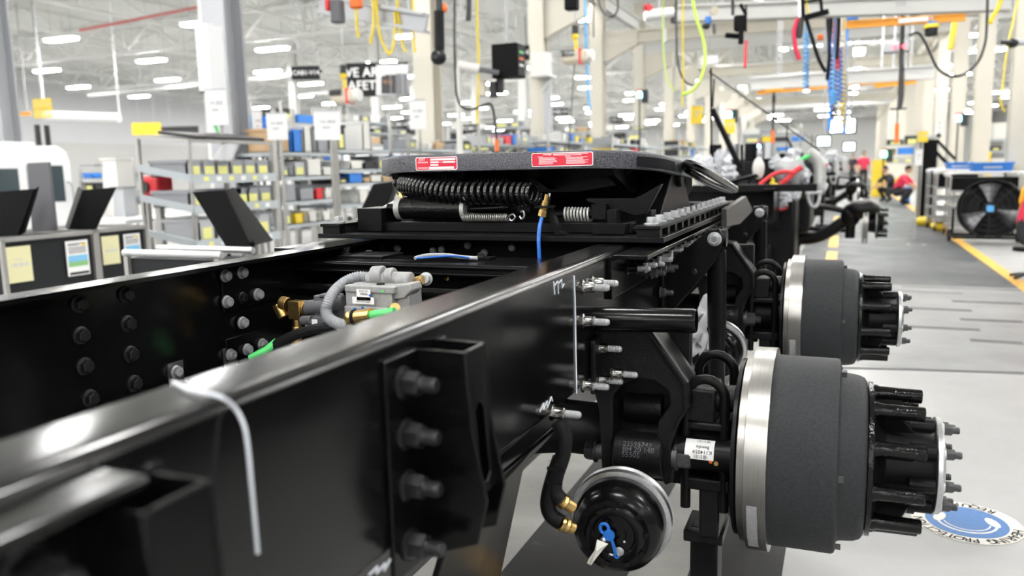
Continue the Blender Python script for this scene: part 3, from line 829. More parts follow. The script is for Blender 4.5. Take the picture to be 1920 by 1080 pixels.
# decals
def decal(px0, py0, px1, py1, kind):
    p, q = PY(px0, py1, 2.0985), PY(px1, py0, 2.0985)
    x0, x1, z0, z1 = p.x, q.x, p.z, q.z
    y = 2.0992
    def rr(x0, x1, z0, z1, rad, yy):
        pts = []
        for cx, cz, a in ((x1 - rad, z1 - rad, 0), (x0 + rad, z1 - rad, 90), (x0 + rad, z0 + rad, 180), (x1 - rad, z0 + rad, 270)):
            pts += [Vector((cx + rad * math.cos(R(a + t)), yy, cz + rad * math.sin(R(a + t)))) for t in (0, 30, 60, 90)]
        return pts
    b = MB().mat(0).prism(rr(x0, x1, z0, z1, .005, y), (0, -.001, 0))
    b.mat(1).prism(rr(x0 + .002, x1 - .002, z0 + .002, z1 - .002, .004, y - .001), (0, -.0003, 0))
    b.mat(0); yy = y - .0015; w, h = x1 - x0, z1 - z0
    def bar(u0, u1, v0, v1): b.quad((x0 + w * u0, yy, z0 + h * v0), (x0 + w * u1, yy, z0 + h * v0), (x0 + w * u1, yy, z0 + h * v1), (x0 + w * u0, yy, z0 + h * v1))
    if kind == 1:
        b.text('JOST', h * .26, frame4((x0 + w * .16, yy, z0 + h * .82), -Y3, Z3))
        for (u0, u1, v0, v1) in ((.36, .96, .74, .88), (.36, .56, .54, .66), (.66, .95, .54, .66), (.36, .55, .34, .46), (.32, .92, .08, .26)): bar(u0, u1, v0, v1)
        for v0 in (.62, .56, .2, .13): bar(.05, .3, v0, v0 + .025)
        for u0 in (.58, .62): bar(u0, u0 + .02, .57, .62)
    else:
        bar(.28, .33, .82, .9); b.text('WARNING', h * .13, frame4((x0 + w * .26, yy, z0 + h * .86), -Y3, Z3))
        rr2 = random.Random(3)
        for c0, c1 in ((.1, .46), (.55, .93)):
            for k in range(8):
                v0 = .70 - k * .075; bar(c0 + (.02 if k else 0), c0 + (c1 - c0) * (rr2.uniform(.7, 1) if k else .25), v0, v0 + .03)
        for k in range(2): bar(.36, .92 - k * .1, .86 - k * .07, .89 - k * .07)
    return b.build('decal', ['label_white', 'label_red'], fw, smooth=0, label='red and white printed decal')
decal(780, 293, 857, 320, 1); decal(997, 284, 1112, 313, 2)
MB().cyl(PY(733, 321, 2.2), PY(722, 317, 2.2), .006, n=12).build('grease_cap', 'red_plastic', fw)
MB().cyl(PY(742, 326, 2.2), PY(733, 321, 2.2), .004, n=10).build('grease_pipe', 'zinc', fw)
# slot and bent handle bar at the side of the plate
q = MB(); sl = [(CX + .26 + .202 * math.sin(R(a)), 2.36 - .262 * math.cos(R(a))) for a in (48, 58, 68, 78, 88)] + [(CX + .4635, 2.44)]
for (xa, ya), (xb, yb) in zip(sl, sl[1:]): q.quad((xa, ya, ztop(xa, ya) - .042), (xb, yb, ztop(xb, yb) - .042), (xb, yb, ztop(xb, yb) - .014), (xa, ya, ztop(xa, ya) - .014))
q.build('handle_slot', 'ink', fw)
hp = [PX(1200, 318, CX + .3), PX(1283, 311, CX + .47), PX(1290, 307, CX + .50), PX(1318, 318, CX + .53), PX(1352, 338, CX + .55), PX(1374, 352, CX + .555), PX(1378, 355, CX + .55), PX(1368, 356, CX + .53), PX(1335, 344, CX + .51), PX(1312, 332, CX + .50), PX(1290, 318, CX + .48)]
hp = [Vector(p) for p in hp]
MB().tube(smoothpath(hp, 6), .0135, 12).build('release_handle', 'black_enamel', fw, smooth=60, label='bent black release handle loop')
# air cylinder
A, B = PY(747, 390, 2.12), PY(878, 392, 2.12)
ax = (B - A)
cyl = MB().mat(0).lathe([(.018, .0335), (ax.length - .012, .0335)], A, ax, 28)
cyl.mat(1).lathe([(0, .032), (.001, .0345), (.018, .0345), (.019, .033)], A, ax, 28).lathe([(ax.length - .012, .037), (ax.length, .037)], A, ax, 28)
cyl.mat(2).cyl(B, PY(955, 389, 2.12), .0095, n=14).cyl(PY(935, 389, 2.12), PY(952, 389, 2.12), .0125, n=14)
cyl.cyl(PY(728, 389, 2.12), A, .012, n=12)
ac = cyl.build('air_cylinder', ['black_wet', 'alu_bright', 'black_gloss'], chassis, label='black air cylinder with silver end caps')
MB().lathe([(0, .008), (.012, .008), (.013, .0055), (.024, .0055)], PY(753, 372, 2.12), (-.35, 0, 1), 6).build('brass_fitting', 'brass', ac)
# coil springs
def spring(p0, p1, r, w, turns, name, m, parent):
    p0, p1 = Vector(p0), Vector(p1); fr = frame(p1 - p0); L = (p1 - p0).length; k = int(turns * 12)
    pts = [p0 + fr @ Vector((r * math.cos(math.tau * i / 12), r * math.sin(math.tau * i / 12), L * i / k)) for i in range(k + 1)]
    return MB().tube(pts, w, 6).build(name, m, parent, smooth=60)
spring(PY(868, 408, 2.10), PY(953, 408, 2.10), .0105, .0019, 24, 'return_spring', 'spring_steel', ac)
spring(PY(1059, 402, 2.14), PY(1108, 403, 2.14), .0185, .0035, 8, 'compression_spring', 'alu_bright', ac)
MB().cyl(PY(1040, 402, 2.14), PY(1140, 403, 2.14), .008, n=12).box(-.64, -.6, 2.12, 2.16, H - .14, H - .10).build('spring_rod', 'black_satin', ac)
hk = MB().tube(smoothpath([PY(953, 406, 2.1), PY(962, 402, 2.1), PY(966, 408, 2.1), PY(960, 414, 2.1), PY(955, 411, 2.1)], 5), .003, 6)
hk.tube(smoothpath([PY(976, 398, 2.11), PY(981, 396, 2.11), PY(983, 405, 2.11), PY(978, 411, 2.11), PY(974, 405, 2.11)], 5), .003, 6).build('spring_hook', 'zinc', ac)
MB().box(-.86, -.82, 2.12, 2.15, H - .12, H - .10).cyl((-.9, 2.13, H - .11), (-.78, 2.13, H - .11), .008, n=10).build('clevis', 'black_satin', ac)
# coiled air hose
ctrl = smoothpath([PY(760, 346, 2.14), PY(790, 352, 2.12), PY(850, 361, 2.10), (PY(930, 362, 2.09)), PY(1003, 364, 2.09)], 40)
K = len(ctrl) - 1; turns = 27; pts = []
for i in range(turns * 14 + 1):
    u = i / (turns * 14) * K; j = min(int(u), K - 1); p = ctrl[j].lerp(ctrl[j + 1], u - j)
    t = (ctrl[min(j + 1, K)] - ctrl[max(j - 1, 0)]).normalized()
    t = (t + Vector((0, -.35, 0)) * (.2 + .8 * (i / (turns * 14)) ** 2)).normalized()
    fr = frame(t, Z3); a = math.tau * i / 14
    pts.append(p + fr @ Vector((.029 * math.cos(a), .029 * math.sin(a), 0)))
pre = smoothpath([PY(752, 370, 2.12), PY(742, 352, 2.12), PY(741, 342, 2.12), pts[0]], 5)
post = smoothpath([pts[-1], PY(1022, 372, 2.10), PY(1026, 384, 2.07), PY(1030, 366, 2.05)], 5) if False else []
MB().tube(pre[:-1] + pts, .0062, 8).build('coiled_hose', 'hose_gloss', ac, smooth=60, label='coiled glossy black air hose')
MB().tube(smoothpath([pts[-1], PY(1018, 385, 2.09), PY(1026, 395, 2.06), PY(1029, 380, 2.03), PY(1031, 362, 2.03)], 5), .005, 8).build('hose_tail', 'hose_gloss', ac)
# bulkhead fitting with the blue hose
bp = PY(1020, 392, 2.02)
q = MB().lathe([(-.012, .0115), (.0, .0115), (.001, .009), (.022, .009), (.023, .006), (.04, .006)], bp, (.25, 0, 1), 12)
q.lathe([(-.02, .0125), (-.006, .0125)], bp, (.25, 0, 1), 6)
q.build('bulkhead_fitting', 'brass', ac)
q = MB(); q.box(bp.x - .02, bp.x + .022, 2.0, 2.05, bp.z + .004, bp.z + .009); q.prism([PY(x, y, 2.03) for x, y in ((1022, 388), (1030, 390), (1048, 433), (1062, 440), (1040, 440))], (0, .03, 0))
q.build('fitting_bracket', 'black_satin', ac)
MB().tube(smoothpath([bp + Vector((-.004, 0, -.015)), PY(1012, 425, 2.0), PY(1010, 450, 1.985), PY(1011, 475, 1.98), PY(1011, 500, 1.98), PY(1006, 525, 2.0)], 5), .0055, 10).build('blue_hose', 'blue_hose', ac, smooth=60, label='bright blue air hose')
# back fold spring bellows under the plate
spring(PY(830, 337, 2.24), PY(960, 341, 2.24), .03, .004, 20, 'torsion_spring', 'black_satin', ac)
# --- round cross tube and near-side suspension
tb = MB(); T0, T1 = PY(1085, 597, 1.69), PY(1306, 602, 1.69)
ax = T1 - T0
tb.lathe([(0, .0265), (ax.length - .006, .0265), (ax.length, .0245), (ax.length, .021), (ax.length - .15, .021)], T0, ax, 32)
tb.build('round_tube', 'black_gloss', chassis, label='black round tube sticking out of the rail')

ME_WHEELSTUD = proto_mesh('wheel_stud', MB().lathe([(0, .019), (.006, .019), (.012, .0165), (.05, .0155), (.094, .015), (.096, .013)], (0, 0, 0), Z3, 18), 'black_wet')
ME_AXNUT = proto_mesh('axle_nut', bolt_hex(.0118, .015, .0135, .004, .013, .0078, (1, 0, 0)), ['phosphate', 'zinc'])
def wheel_end(Y, Z):
    C0 = Vector((0, Y, Z)); n = 64
    drum = MB().lathe([(-.128, .213), (-.12, .213), (0, .2125), (.006, .210), (.009, .203), (.010, .186), (.014, .183), (.044, .179), (.056, .174), (.062, .165), (.063, .150), (.063, .08)], C0, X3, n)
    dr = drum.build('brake_drum', 'drum_grey', chassis, smooth=40, label='dark grey brake drum with a bright machined rim')
    MB().lathe([(-.186, .15), (-.188, .205), (-.186, .2125), (-.172, .2135), (-.1715, .2215), (-.170, .228), (-.131, .2285), (-.126, .2285), (-.1255, .213)], C0, X3, n).build('machined_rim', 'machined', dr, smooth=30)
    a = Vector((0, -math.cos(R(55)) , -math.sin(R(55))))
    tg = []
    for da in (-10, 0, 10):
        t = R(200 + 18 + da)      # patch low on the side that faces the camera
        tg.append((math.cos(t), math.sin(t)))
    pts = [(C0 + Vector((x, .2292 * c, .2292 * s))) for (c, s) in [(math.cos(R(t)), math.sin(R(t))) for t in range(193, 232, 4)] for x in (-.163, -.142)]
    fs = [(2 * i, 2 * i + 1, 2 * i + 3, 2 * i + 2) for i in range(len(pts) // 2 - 1)]
    MB().add(pts, fs).build('balance_flat', 'zinc_dull', dr)
    for ang, w in ((100, .012), (250, .012), (175, .008)):
        t = R(ang); p = C0 + Vector((.014, .196 * math.cos(t), .196 * math.sin(t)))
        MB().obox(p, (.012, w, .014), Matrix.Rotation(t, 3, 'X')).build('balance_weight', 'phosphate', dr, bevel=.001)
    hub = MB().lathe([(.062, .05), (.063, .150), (.066, .164), (.073, .164), (.076, .150), (.085, .112), (.10, .094), (.14, .088), (.185, .087), (.193, .092), (.194, .05)], C0, X3, 48)
    for k in range(8):
        t = R(k * 45 + 10); p = C0 + Vector((.165, .088 * math.cos(t), .088 * math.sin(t)))
        hub.cyl(p - Vector((.022, 0, 0)), p + Vector((.028, 0, 0)), .017, n=12)
    for k in range(10):
        t = R(k * 36 + 18 * .0 + 9); d = Vector((0, math.cos(t), math.sin(t)))
        p0 = C0 + Vector((.075, 0, 0)) + d * .142
        hub.prism([p0 + Vector((0, 0, 0)) - d * .05, p0, p0 + Vector((.05, 0, 0)) - d * .002, p0 + Vector((.075, 0, 0)) - d * .045], Vector((0, -math.sin(t), math.cos(t))) * .012)
    hb = hub.build('wheel_hub', 'black_satin', chassis, smooth=40, bevel=.0015, label='black wheel hub with long studs')
    MB().lathe([(.064, .158), (.0645, .1655), (.0735, .1655), (.074, .158)], C0, X3, 48).build('hub_flange', 'black_wet', hb)
    for k in range(10):
        t = R(k * 36 + 9)
        inst('wheel_stud', ME_WHEELSTUD, hb, C0 + Vector((.074, .142 * math.cos(t), .142 * math.sin(t))), X3)
    fl = MB().lathe([(.194, .04), (.194, .1), (.196, .102), (.204, .102), (.207, .1), (.207, .06), (.214, .055), (.216, .0)], C0, X3, 40).build('axle_flange', 'zinc', hb, smooth=30, label='bright machined axle flange')
    for k in range(8):
        t = R(k * 45 + 10)
        inst('nut', ME_AXNUT, hb, C0 + Vector((.207, .085 * math.cos(t), .085 * math.sin(t))), X3)
    return dr

def suspension(Y, Z, first):
    dY, dZ = Y - 1.84, Z - .66
    def S(x, y, YY): return PY(x, y, YY) + Vector((0, dY, dZ))
    C0 = Vector((0, Y, Z))
    # axle housing
    ax = MB().lathe([(-1.75, .062), (-1.30, .062), (-1.18, .085), (-1.08, .15), (-.96, .19), (-.84, .15), (-.74, .085), (-.62, .066), (-.19, .062)], C0, X3, 28)
    ax.lathe([(-.20, .075), (-.19, .075)], C0, X3, 24)
    axle = ax.build('axle_housing', 'black_satin', chassis, bevel=.002)
    MB().lathe([(-.205, .06), (-.2, .2), (-.192, .2)], C0, X3, 40).build('backing_plate', 'black_satin', axle)
    if first:
        # barcode label on the axle tube (upside down)
        lb = MB(); rr = .0374
        C1 = PY(1317, 850, 1.74); C1.x = 0
        MB().lathe([(-.335, .03), (-.33, .037), (-.19, .037)], C1, X3, 24).build('camshaft_tube', 'black_satin', axle, smooth=40)
        def L(u, a): return C1 + Vector((u, -rr * math.cos(a), rr * math.sin(a)))
        a0, a1 = R(72), R(-2); k = 8
        P_ = [L(u, a0 + (a1 - a0) * i / k) for i in range(k + 1) for u in (-.305, -.242)]
        lb.add(P_, [(2 * i, 2 * i + 1, 2 * i + 3, 2 * i + 2) for i in range(k)]); lb.mat(1); rr = .0378
        for i in range(26):
            if random.random() < .3: continue
            u = -.295 + i * .0013 + .01
            lb.add([L(u, R(14)), L(u + .0008, R(14)), L(u + .0008, R(1)), L(u, R(1))], [(0, 1, 2, 3)])
            u = -.280 + i * .0013; lb.add([L(u, R(68)), L(u + .0006, R(68)), L(u + .0006, R(58)), L(u, R(58))], [(0, 1, 2, 3)])
        for s, a, sz in (('K114059', 24, .0115), ('Bendix', 40, .0105)):
            vs, fs = text_geo(s, sz)
            lb.add([L(-.267 - v.x, R(a) - v.y / rr * 1.0 * -1 * -1) for v in vs], fs)
        lb.build('barcode_label', ['label_white', 'ink'], axle, smooth=0, label='white barcode label stuck upside down')
        p = C1 + Vector((-.236, -.0375 * math.cos(R(-8)), .0375 * math.sin(R(-8))))
        MB().cyl(p, p + Vector((0, -.004, 0)), .005, n=10).build('grease_nipple', 'brass', axle)
        p = C1 + Vector((-.248, -.0372, -.004)); MB().sphere(p, (.004, .0015, .0035), 8, 6).build('paint_mark', 'orange_paint', axle)
    # hanger yoke
    pts = [(1112, 600), (1150, 606), (1182, 612), (1226, 622), (1258, 668), (1291, 716), (1294, 762), (1270, 800), (1258, 838), (1266, 880), (1262, 905), (1246, 912), (1236, 884), (1230, 830), (1234, 790), (1256, 760), (1252, 735), (1226, 716), (1196, 712), (1166, 722), (1150, 742), (1149, 800), (1150, 850), (1148, 905), (1136, 918), (1128, 895), (1126, 840), (1122, 770), (1112, 730), (1106, 660)]
    b = MB().prism([S(x, y, 1.70) for x, y in pts], (0, .075, 0))
    hg = b.build('suspension_hanger', 'black_cast', chassis, bevel=.006, seg=3, smooth=45, label='cast black suspension hanger yoke')
    rib = MB()
    edge = [(1182, 612), (1226, 622), (1258, 668), (1291, 716), (1294, 762), (1270, 800)]
    pr = [S(x, y, 1.70) for x, y in edge]
    for p, q in zip(pr, pr[1:]): rib.bar(p + Vector((0, .03, 0)), q + Vector((0, .03, 0)), .1, .014, up=(0, 1, 0)) if False else rib.prism([p + Vector((0, -.012, 0)), q + Vector((0, -.012, 0)), q + Vector((-.012, -.012, -.006)), p + Vector((-.012, -.012, -.006))], (0, .10, 0))
    rib.build('yoke_rib', 'black_cast', hg, bevel=.004, smooth=45)
    fp = MB().prism([Vector((XR + .001, p.y, p.z)) for p in (S(1110, 640, 1.65), S(1110, 740, 1.65))] + [Vector((XR + .001, 1.86 + dY, .80 + dZ)), Vector((XR + .001, 1.86 + dY, .95 + dZ))], (.012, 0, 0))
    fp.build('yoke_plate', 'black_cast', hg, bevel=.003)
    for x, y in ((1118, 652), (1120, 712), (1147, 700)):
        inst('stud_bolt', ME_STUD, hg, S(x, y, 1.69), X3)
    e = MB(); P0, P1 = S(1157, 848, 1.72), S(1248, 855, 1.72)
    e.lathe([(0, .046), (.004, .050), ((P1 - P0).length - .004, .050), ((P1 - P0).length, .046)], P0, P1 - P0, 32)
    ey = e.build('rod_eye', 'black_cast', hg, smooth=40)
    tx = MB()
    for s, a, dx in (('22595749', 44, .0), ('BH 20 14B', 30, .004), ('55505', 16, -.012)):
        vs, fs = text_geo(s, .0165); rr = .0508; c = (P0 + P1) / 2; u = (P1 - P0).normalized()
        vs2 = [c + u * (v.x + dx) + Vector((0, -math.cos(R(a) + v.y / rr), math.sin(R(a) + v.y / rr))) * rr for v in vs]
        tx.add(vs2, fs)
    tx.build('cast_lettering', 'cast_speckle', hg, smooth=0)
    e = MB(); P0, P1 = S(1174, 762, 1.80), S(1245, 766, 1.80)
    e.lathe([(0, .03), (.003, .034), ((P1 - P0).length, .034)], P0, P1 - P0, 28)
    e.build('bushing', 'black_cast', hg, smooth=40)
    q = MB(); P0, P1 = S(1110, 845, 1.72), S(1275, 857, 1.72)
    q.cyl(P0, P1, .018, n=16); q.lathe([(0, .026), (.012, .026)], S(1262, 857, 1.72), X3, 20)
    q.build('hanger_pin', 'phosphate', hg)
    inst('hanger_nut', proto_mesh('hanger_nut', bolt_hex(.0245, .028, .03, .006, .02, .0145), 'phosphate'), hg, S(1268, 857, 1.72), X3)
    inst('hanger_nut', proto_mesh('hanger_nut', bolt_hex(.0225, .022, .026, .006), 'dark_bolt'), hg, S(1120, 846, 1.72), -X3)
    MB().box(-.498, -.31, 1.80 + dY, 1.825 + dY, .56 + dZ, .93 + dZ).build('dark_backing', 'black_cast', hg, bevel=.004)  # dark sheet added to blacken the bright gap between the yoke legs
    # torque arm running back under the rail
    MB().bar(S(1205, 850, 1.72) + Vector((0, .04, 0)), Vector((-.42, 2.3 + dY, .74 + dZ)), .055, .05).build('torque_arm', 'black_satin', hg, bevel=.01)
    # axle pad and U bolts
    pad = MB(); pc = S(1310, 735, 1.80)
    pad.box(-.315, -.215, Y - .10, Y + .10, Z + .055, Z + .075); pad.box(-.315, -.245, Y - .10, Y + .02, Z + .074, Z + .15)
    pad.cyl((-.31, Y - .06, Z + .12), (-.20, Y - .06, Z + .125), .03, n=16)
    pd = pad.build('axle_pad', 'black_cast', chassis, bevel=.006, seg=3)
    MB().box(-.32, -.21, Y - .10, Y + .10, Z - .085, Z - .055).box(-.28, -.235, Y - .09, Y + .02, Z - .2, Z - .08).build('lower_pad', 'black_cast', pd, bevel=.006, seg=3)
    for yy, zo in ((-.09, 0), (.07, .02)):
        a = [Vector((-.31, Y + yy, Z - .13)), Vector((-.31, Y + yy, Z + .13 + zo))] + arc((-.268, Y + yy, Z + .13 + zo), (1, 0, 0), (0, 0, 1), .042, 180, 0, 10)[1:-1] + [Vector((-.226, Y + yy, Z + .13 + zo)), Vector((-.226, Y + yy, Z - .13))]
        MB().tube(a, .0115, 12).build('u_bolt', 'black_satin', pd, smooth=60)
    # shock absorber with its bracket
    sx, sy = -.35, 2.46 + dY
    sh = MB().cyl((sx, sy, ZR - .06), (sx, sy + .03, ZR - .30), .0285, n=24).cyl((sx, sy + .03, ZR - .29), (sx, sy + .06, Z - .12), .025, n=24)
    sh.cyl((sx - .03, sy, ZR - .02), (sx + .03, sy, ZR - .02), .027, n=24)
    so = sh.build('shock_absorber', 'black_satin', chassis, smooth=40)
    inst('pivot_bolt', ME_PIVOT, so, (sx + .032 - .06, sy - .001, ZR - .02), (.5, -1, .15)) if False else None
    br = MB()
    poly = [(XR + .01, 0, ZR - .10), (XR + .01, 0, ZR - .27), (sx + .0, 0, ZR - .09), (sx + .028, 0, ZR - .02), (sx + .012, 0, ZR + .012), (sx - .02, 0, ZR + .004)]
    br.prism([(x, sy - .045, z) for x, _, z in poly], (0, .012, 0)); br.prism([(x, sy + .033, z) for x, _, z in poly], (0, .012, 0))
    br.box(XR + .001, XR + .012, sy - .08, sy + .08, ZR - .27, ZR - .1)
    bo = br.build('shock_bracket', 'black_satin', chassis, bevel=.003)
    inst('pivot_bolt', ME_PIVOT, bo, (sx, sy - .045, ZR - .02), (0, -1, 0))
    inst('round_bolt', ME_HEXK, bo, (sx - .06, sy - .045, ZR - .12), (0, -1, 0), scale=.6)
    # brake chamber
    ac_ = Vector((.06, -1, -.03)).normalized()
    cc = S(1152, 1000, 1.49)
    bc = MB().lathe([(-0.1575, 0.044), (-0.1522, 0.0825), (-0.105, 0.0924), (-0.0683, 0.0968), (-0.0315, 0.0951), (-0.0126, 0.0913), (0.0, 0.0836), (0.0063, 0.0726), (0.0042, 0.0616), (0.0084, 0.0561), (0.0084, 0.0451), (0.0032, 0.0407), (0.0032, 0.0253), (0.0063, 0.0231), (0.0063, 0.0121), (0.0, 0.0099)], cc, ac_, 56)
    bco = bc.build('brake_chamber', 'black_wet' if False else 'black_gloss', chassis, smooth=40, label='round glossy black spring brake chamber')
    MB().lathe([(-0.0987, 0.0937), (-0.0977, 0.1046), (-0.0882, 0.1079), (-0.0809, 0.1025), (-0.0735, 0.1079), (-0.063, 0.1057), (-0.0609, 0.0937)], cc, ac_, 56).build('clamp_ring', 'zinc', bco, smooth=40, label='bright clamp ring')
    fr = frame(ac_, Z3)
    rb = MB()
    for k in range(10):
        t = R(k * 36 + 5); p = cc + fr @ Vector((.0665 * math.cos(t), .0665 * math.sin(t), .0055))
        rb.obox(p, (.010, .012, .004), fr @ Matrix.Rotation(t, 3, 'Z'))
    for k in range(22):
        t = R(60 + k * 11); p = cc + fr @ Vector((.0505 * math.cos(t), .0505 * math.sin(t), .0088)); rb.obox(p, (.005, .003, .001), fr @ Matrix.Rotation(t, 3, 'Z'))
    rb.build('embossing', 'black_gloss', bco, bevel=.0008, kind='stuff')
    if first:
        def F(u, v, w): return cc + fr @ Vector((u, v, w))
        # find screen-right/up inside the face
        e1 = (X3 - ac_ * X3.dot(ac_)).normalized(); e2 = ac_.cross(e1) * -1
        if e2.z < 0: e2 = -e2
        def G(u, v, w): return cc + e1 * (u * .95) + e2 * (v * .95) + ac_ * w
        bl = MB()
        c1 = [(.002 + .012 * math.cos(R(a)), .003 + .012 * math.sin(R(a))) for a in range(0, 360, 20)]
        bl.prism([G(-.010 + u, .0 + v, .012) for u, v in c1], ac_ * .008)
        lp = [G(-.018 + .009 * math.cos(R(a)), .017 + .011 * math.sin(R(a)), .016) for a in range(0, 360, 20)]
        bl.tube(lp, .0035, 8, closed=True)
        bl.prism([G(-.006, -.004, .014), G(.001, -.007, .014), (G(.010, -.040, .012)), G(.003, -.042, .012)], ac_ * .004)
        bl.tube([G(.007 + .0045 * math.cos(R(a)), -.044 + .0045 * math.sin(R(a)), .012) for a in range(0, 360, 24)], .0026, 8, closed=True)
        bl.build('blue_plug', 'blue_plastic', bco, bevel=.001, label='bright blue plastic release plug')
        tg = MB(); rows = []
        P_ = [(-.033, -.008), (-.008, -.012), (-.020, -.030), (-.032, -.046), (-.046, -.066), (-.052, -.072), (-.056, -.066), (-.050, -.052), (-.040, -.036)]
        vs = [G(u, v, .020 + .006 * math.sin(i * 2.1)) for i, (u, v) in enumerate(P_)]; m_ = G(-.033, -.03, .030)
        n_ = len(vs); tg.add(vs + [m_], [(i, (i + 1) % n_, n_) for i in range(n_)])
        o = tg.build('paper_tag', 'paper', bco, smooth=0, label='torn white paper tag')
        sm = o.modifiers.new('thick', 'SOLIDIFY'); sm.thickness = .0006
        MB().tube([G(-.012, .0, .006), G(-.022, -.01, .02)], .006, 10).build('release_bolt', 'zinc', bco)
        inst('drain_plug', ME_ROUND, bco, G(.012, -.036, .006), ac_, scale=.6)
        inst('air_hole', proto_mesh('dot', MB().cyl((0, 0, 0), (0, 0, .001), .0022, n=10), 'label_white'), bco, G(.023, -.012, .0075), ac_)
        # hoses with brass ends
        for path, name in ((((1046, 790), (1058, 815), (1056, 850), (1043, 890), (1040, 920), (1052, 938)), 'a'), (((1050, 860), (1036, 900), (1027, 940), (1033, 965), (1052, 980)), 'b')):
            MB().tube(smoothpath([PY(x, y, 1.40) for x, y in path], 6), .0155, 12).build('rubber_hose', 'rubber', bco, smooth=60, label='black rubber air hose')
        for (x0, ya, x1, yb) in ((1046, 934, 1074, 952), (1050, 980, 1074, 990)):
            a_, b_ = PY(x0, ya, 1.40), PY(x1, yb, 1.42)
            MB().lathe([(0, .012), (.004, .016), (.01, .0135), (.016, .0155), (.022, .011), ((b_ - a_).length, .012)], a_, b_ - a_, 14).build('hose_fitting', 'brass', bco)
        for x, y in ((1038, 905), (1042, 880)):
            MB().obox(PY(x, y, 1.385), (.035, .004, .006)).build('cable_tie', 'ink', bco)
    return axle
wheel_end(1.84, .66); suspension(1.84, .66, True)
wheel_end(3.20, .727); suspension(3.20, .727, False)

# --- clear protective film hanging behind the shock absorber
def film(parent, name, pts, depth, m, amp=.03, seed=1, nx=10, ny=8):
    rr = random.Random(seed); a, b, c, d = [Vector(p) for p in pts]; vs = []; fs = []
    for j in range(ny + 1):
        for i in range(nx + 1):
            u, v = i / nx, j / ny
            p = a.lerp(b, u).lerp(d.lerp(c, u), v)
            vs.append(p + Vector((rr.uniform(-amp, amp) * .4, rr.uniform(-amp, amp), rr.uniform(-amp, amp) * .4)))
    for j in range(ny):
        for i in range(nx): fs.append((j * (nx + 1) + i, j * (nx + 1) + i + 1, (j + 1) * (nx + 1) + i + 1, (j + 1) * (nx + 1) + i))
    o = MB().add(vs, fs).build(name, m, parent, smooth=80)
    s_ = o.modifiers.new('thick', 'SOLIDIFY'); s_.thickness = .001
    return o
film(chassis, "protective_film", [PX(1255, 640, -.47), PX(1330, 545, -.40), PX(1332, 660, -.40), PX(1262, 660, -.47)], 0, "film", .03)
# a cross stay at the tail
MB().box(XL, XR, 4.40, 4.5, ZB, ZR - .002).build('tail_crossmember', 'black_gloss', chassis, bevel=.004)
# paper wrap at the tail bolt group
pw = MB().prism([PX(x, y, -.40) for x, y in ((1352, 392), (1390, 368), (1404, 395), (1378, 420), (1352, 425))], (.02, 0, 0)).build('corner_plate', 'grey_bracket', chassis, bevel=.002)
# ================================================================== background things
mat('bin_grey', (.30, .31, .33), .55); mat('bin_light', (.45, .46, .48), .55); mat('bin_black', (.02, .02, .022), .5)
mat('tag_yellow', (.78, .76, .28), .7); mat('tag_cream', (.74, .70, .42), .7)
mat('steel_pipe', (.5, .49, .47), .35, metal=.7); mat('shelf_grey', (.45, .49, .51), .5)
mat('case_black', (.012, .013, .015), .6, spec=.3); mat('panel_black', (.004, .004, .005), .55, spec=.12); mat('panel_grey', (.12, .12, .13), .6)
mat('white_paint', (.82, .83, .84), .3); mat('off_white', (.75, .74, .7), .6)
mat('tote_blue', (.03, .22, .72), .4); mat('red', (.7, .03, .04), .45); mat('orange_steel', (.85, .38, .03), .45)
mat('safety_yellow', (.85, .62, .04), .5); mat('sky_blue', (.12, .42, .8), .5); mat('glass_dark', (.05, .07, .08), .1)
mat('poster_blue', (.2, .5, .75), .6); mat('poster_green', (.25, .5, .2), .6); mat('tan', (.62, .56, .44), .5)
mat('red_shirt', (.75, .04, .10), .8); mat('flame', (.95, .45, .03), .8); mat('skin', (.5, .3, .2), .6); mat('dark_cloth', (.03, .03, .035), .9); mat('hair', (.03, .02, .015), .8)
mat('screen', (.75, .92, 1), .4, emit=6); mat('lamp_green', (.1, 1, .35), .4, emit=25); mat('lamp_cyan', (.2, .9, 1), .4, emit=12); mat('lamp_blue', (.15, .45, 1), .4, emit=12); mat('lamp_red', (1, .05, .08), .4, emit=6)
mat('yellow_rope', (.85, .65, .05), .7); mat('lime_hose', (.55, .75, .1), .4); mat('cardboard', (.55, .38, .22), .8)
mat('fan_blade', (.32, .33, .35), .4, metal=.5); mat('net_black', (.02, .02, .022), .7)

ORD = ['first', 'second', 'third', 'fourth', 'fifth', 'sixth', 'seventh', 'eighth', 'ninth', 'tenth']
def at(px, py, d): return PD(px, py, d)
def mpp(d): return d / FPX          # metres per pixel at depth d

def bin_box(c, w, dp, h, m, tagm, lab, group, face='x', tilt=0):
    """open tote: c = centre of the base of the front"""
    x, y, z = c; t = .012
    root = thing('storage_bin', lab, 'bin', c, group=group)
    b = MB()
    if face == 'x':
        x0, x1, y0, y1 = x - dp, x, y - w / 2, y + w / 2
    else:
        x0, x1, y0, y1 = x - w / 2, x + w / 2, y, y + dp
    b.box(x0, x1, y0, y1, z, z + t)
    b.box(x0, x0 + t, y0, y1, z, z + h).box(x1 - t, x1, y0, y1, z, z + h).box(x0, x1, y0, y0 + t, z, z + h).box(x0, x1, y1 - t, y1, z, z + h)
    b.box(x0 - .012, x1 + .012, y0 - .012, y0, z + h - .03, z + h).box(x0 - .012, x1 + .012, y1, y1 + .012, z + h - .03, z + h)
    b.build('bin_body', m, root, smooth=0)
    if tagm:
        q = MB()
        if face == 'x': q.box(x1, x1 + .004, y - w * .3, y + w * .3, z + .02, z + h * .62)
        else: q.box(x - w * .3, x + w * .3, y0 - .004, y0, z + .02, z + h * .62)
        q.build('bin_tag', tagm, root, smooth=0)
    return root

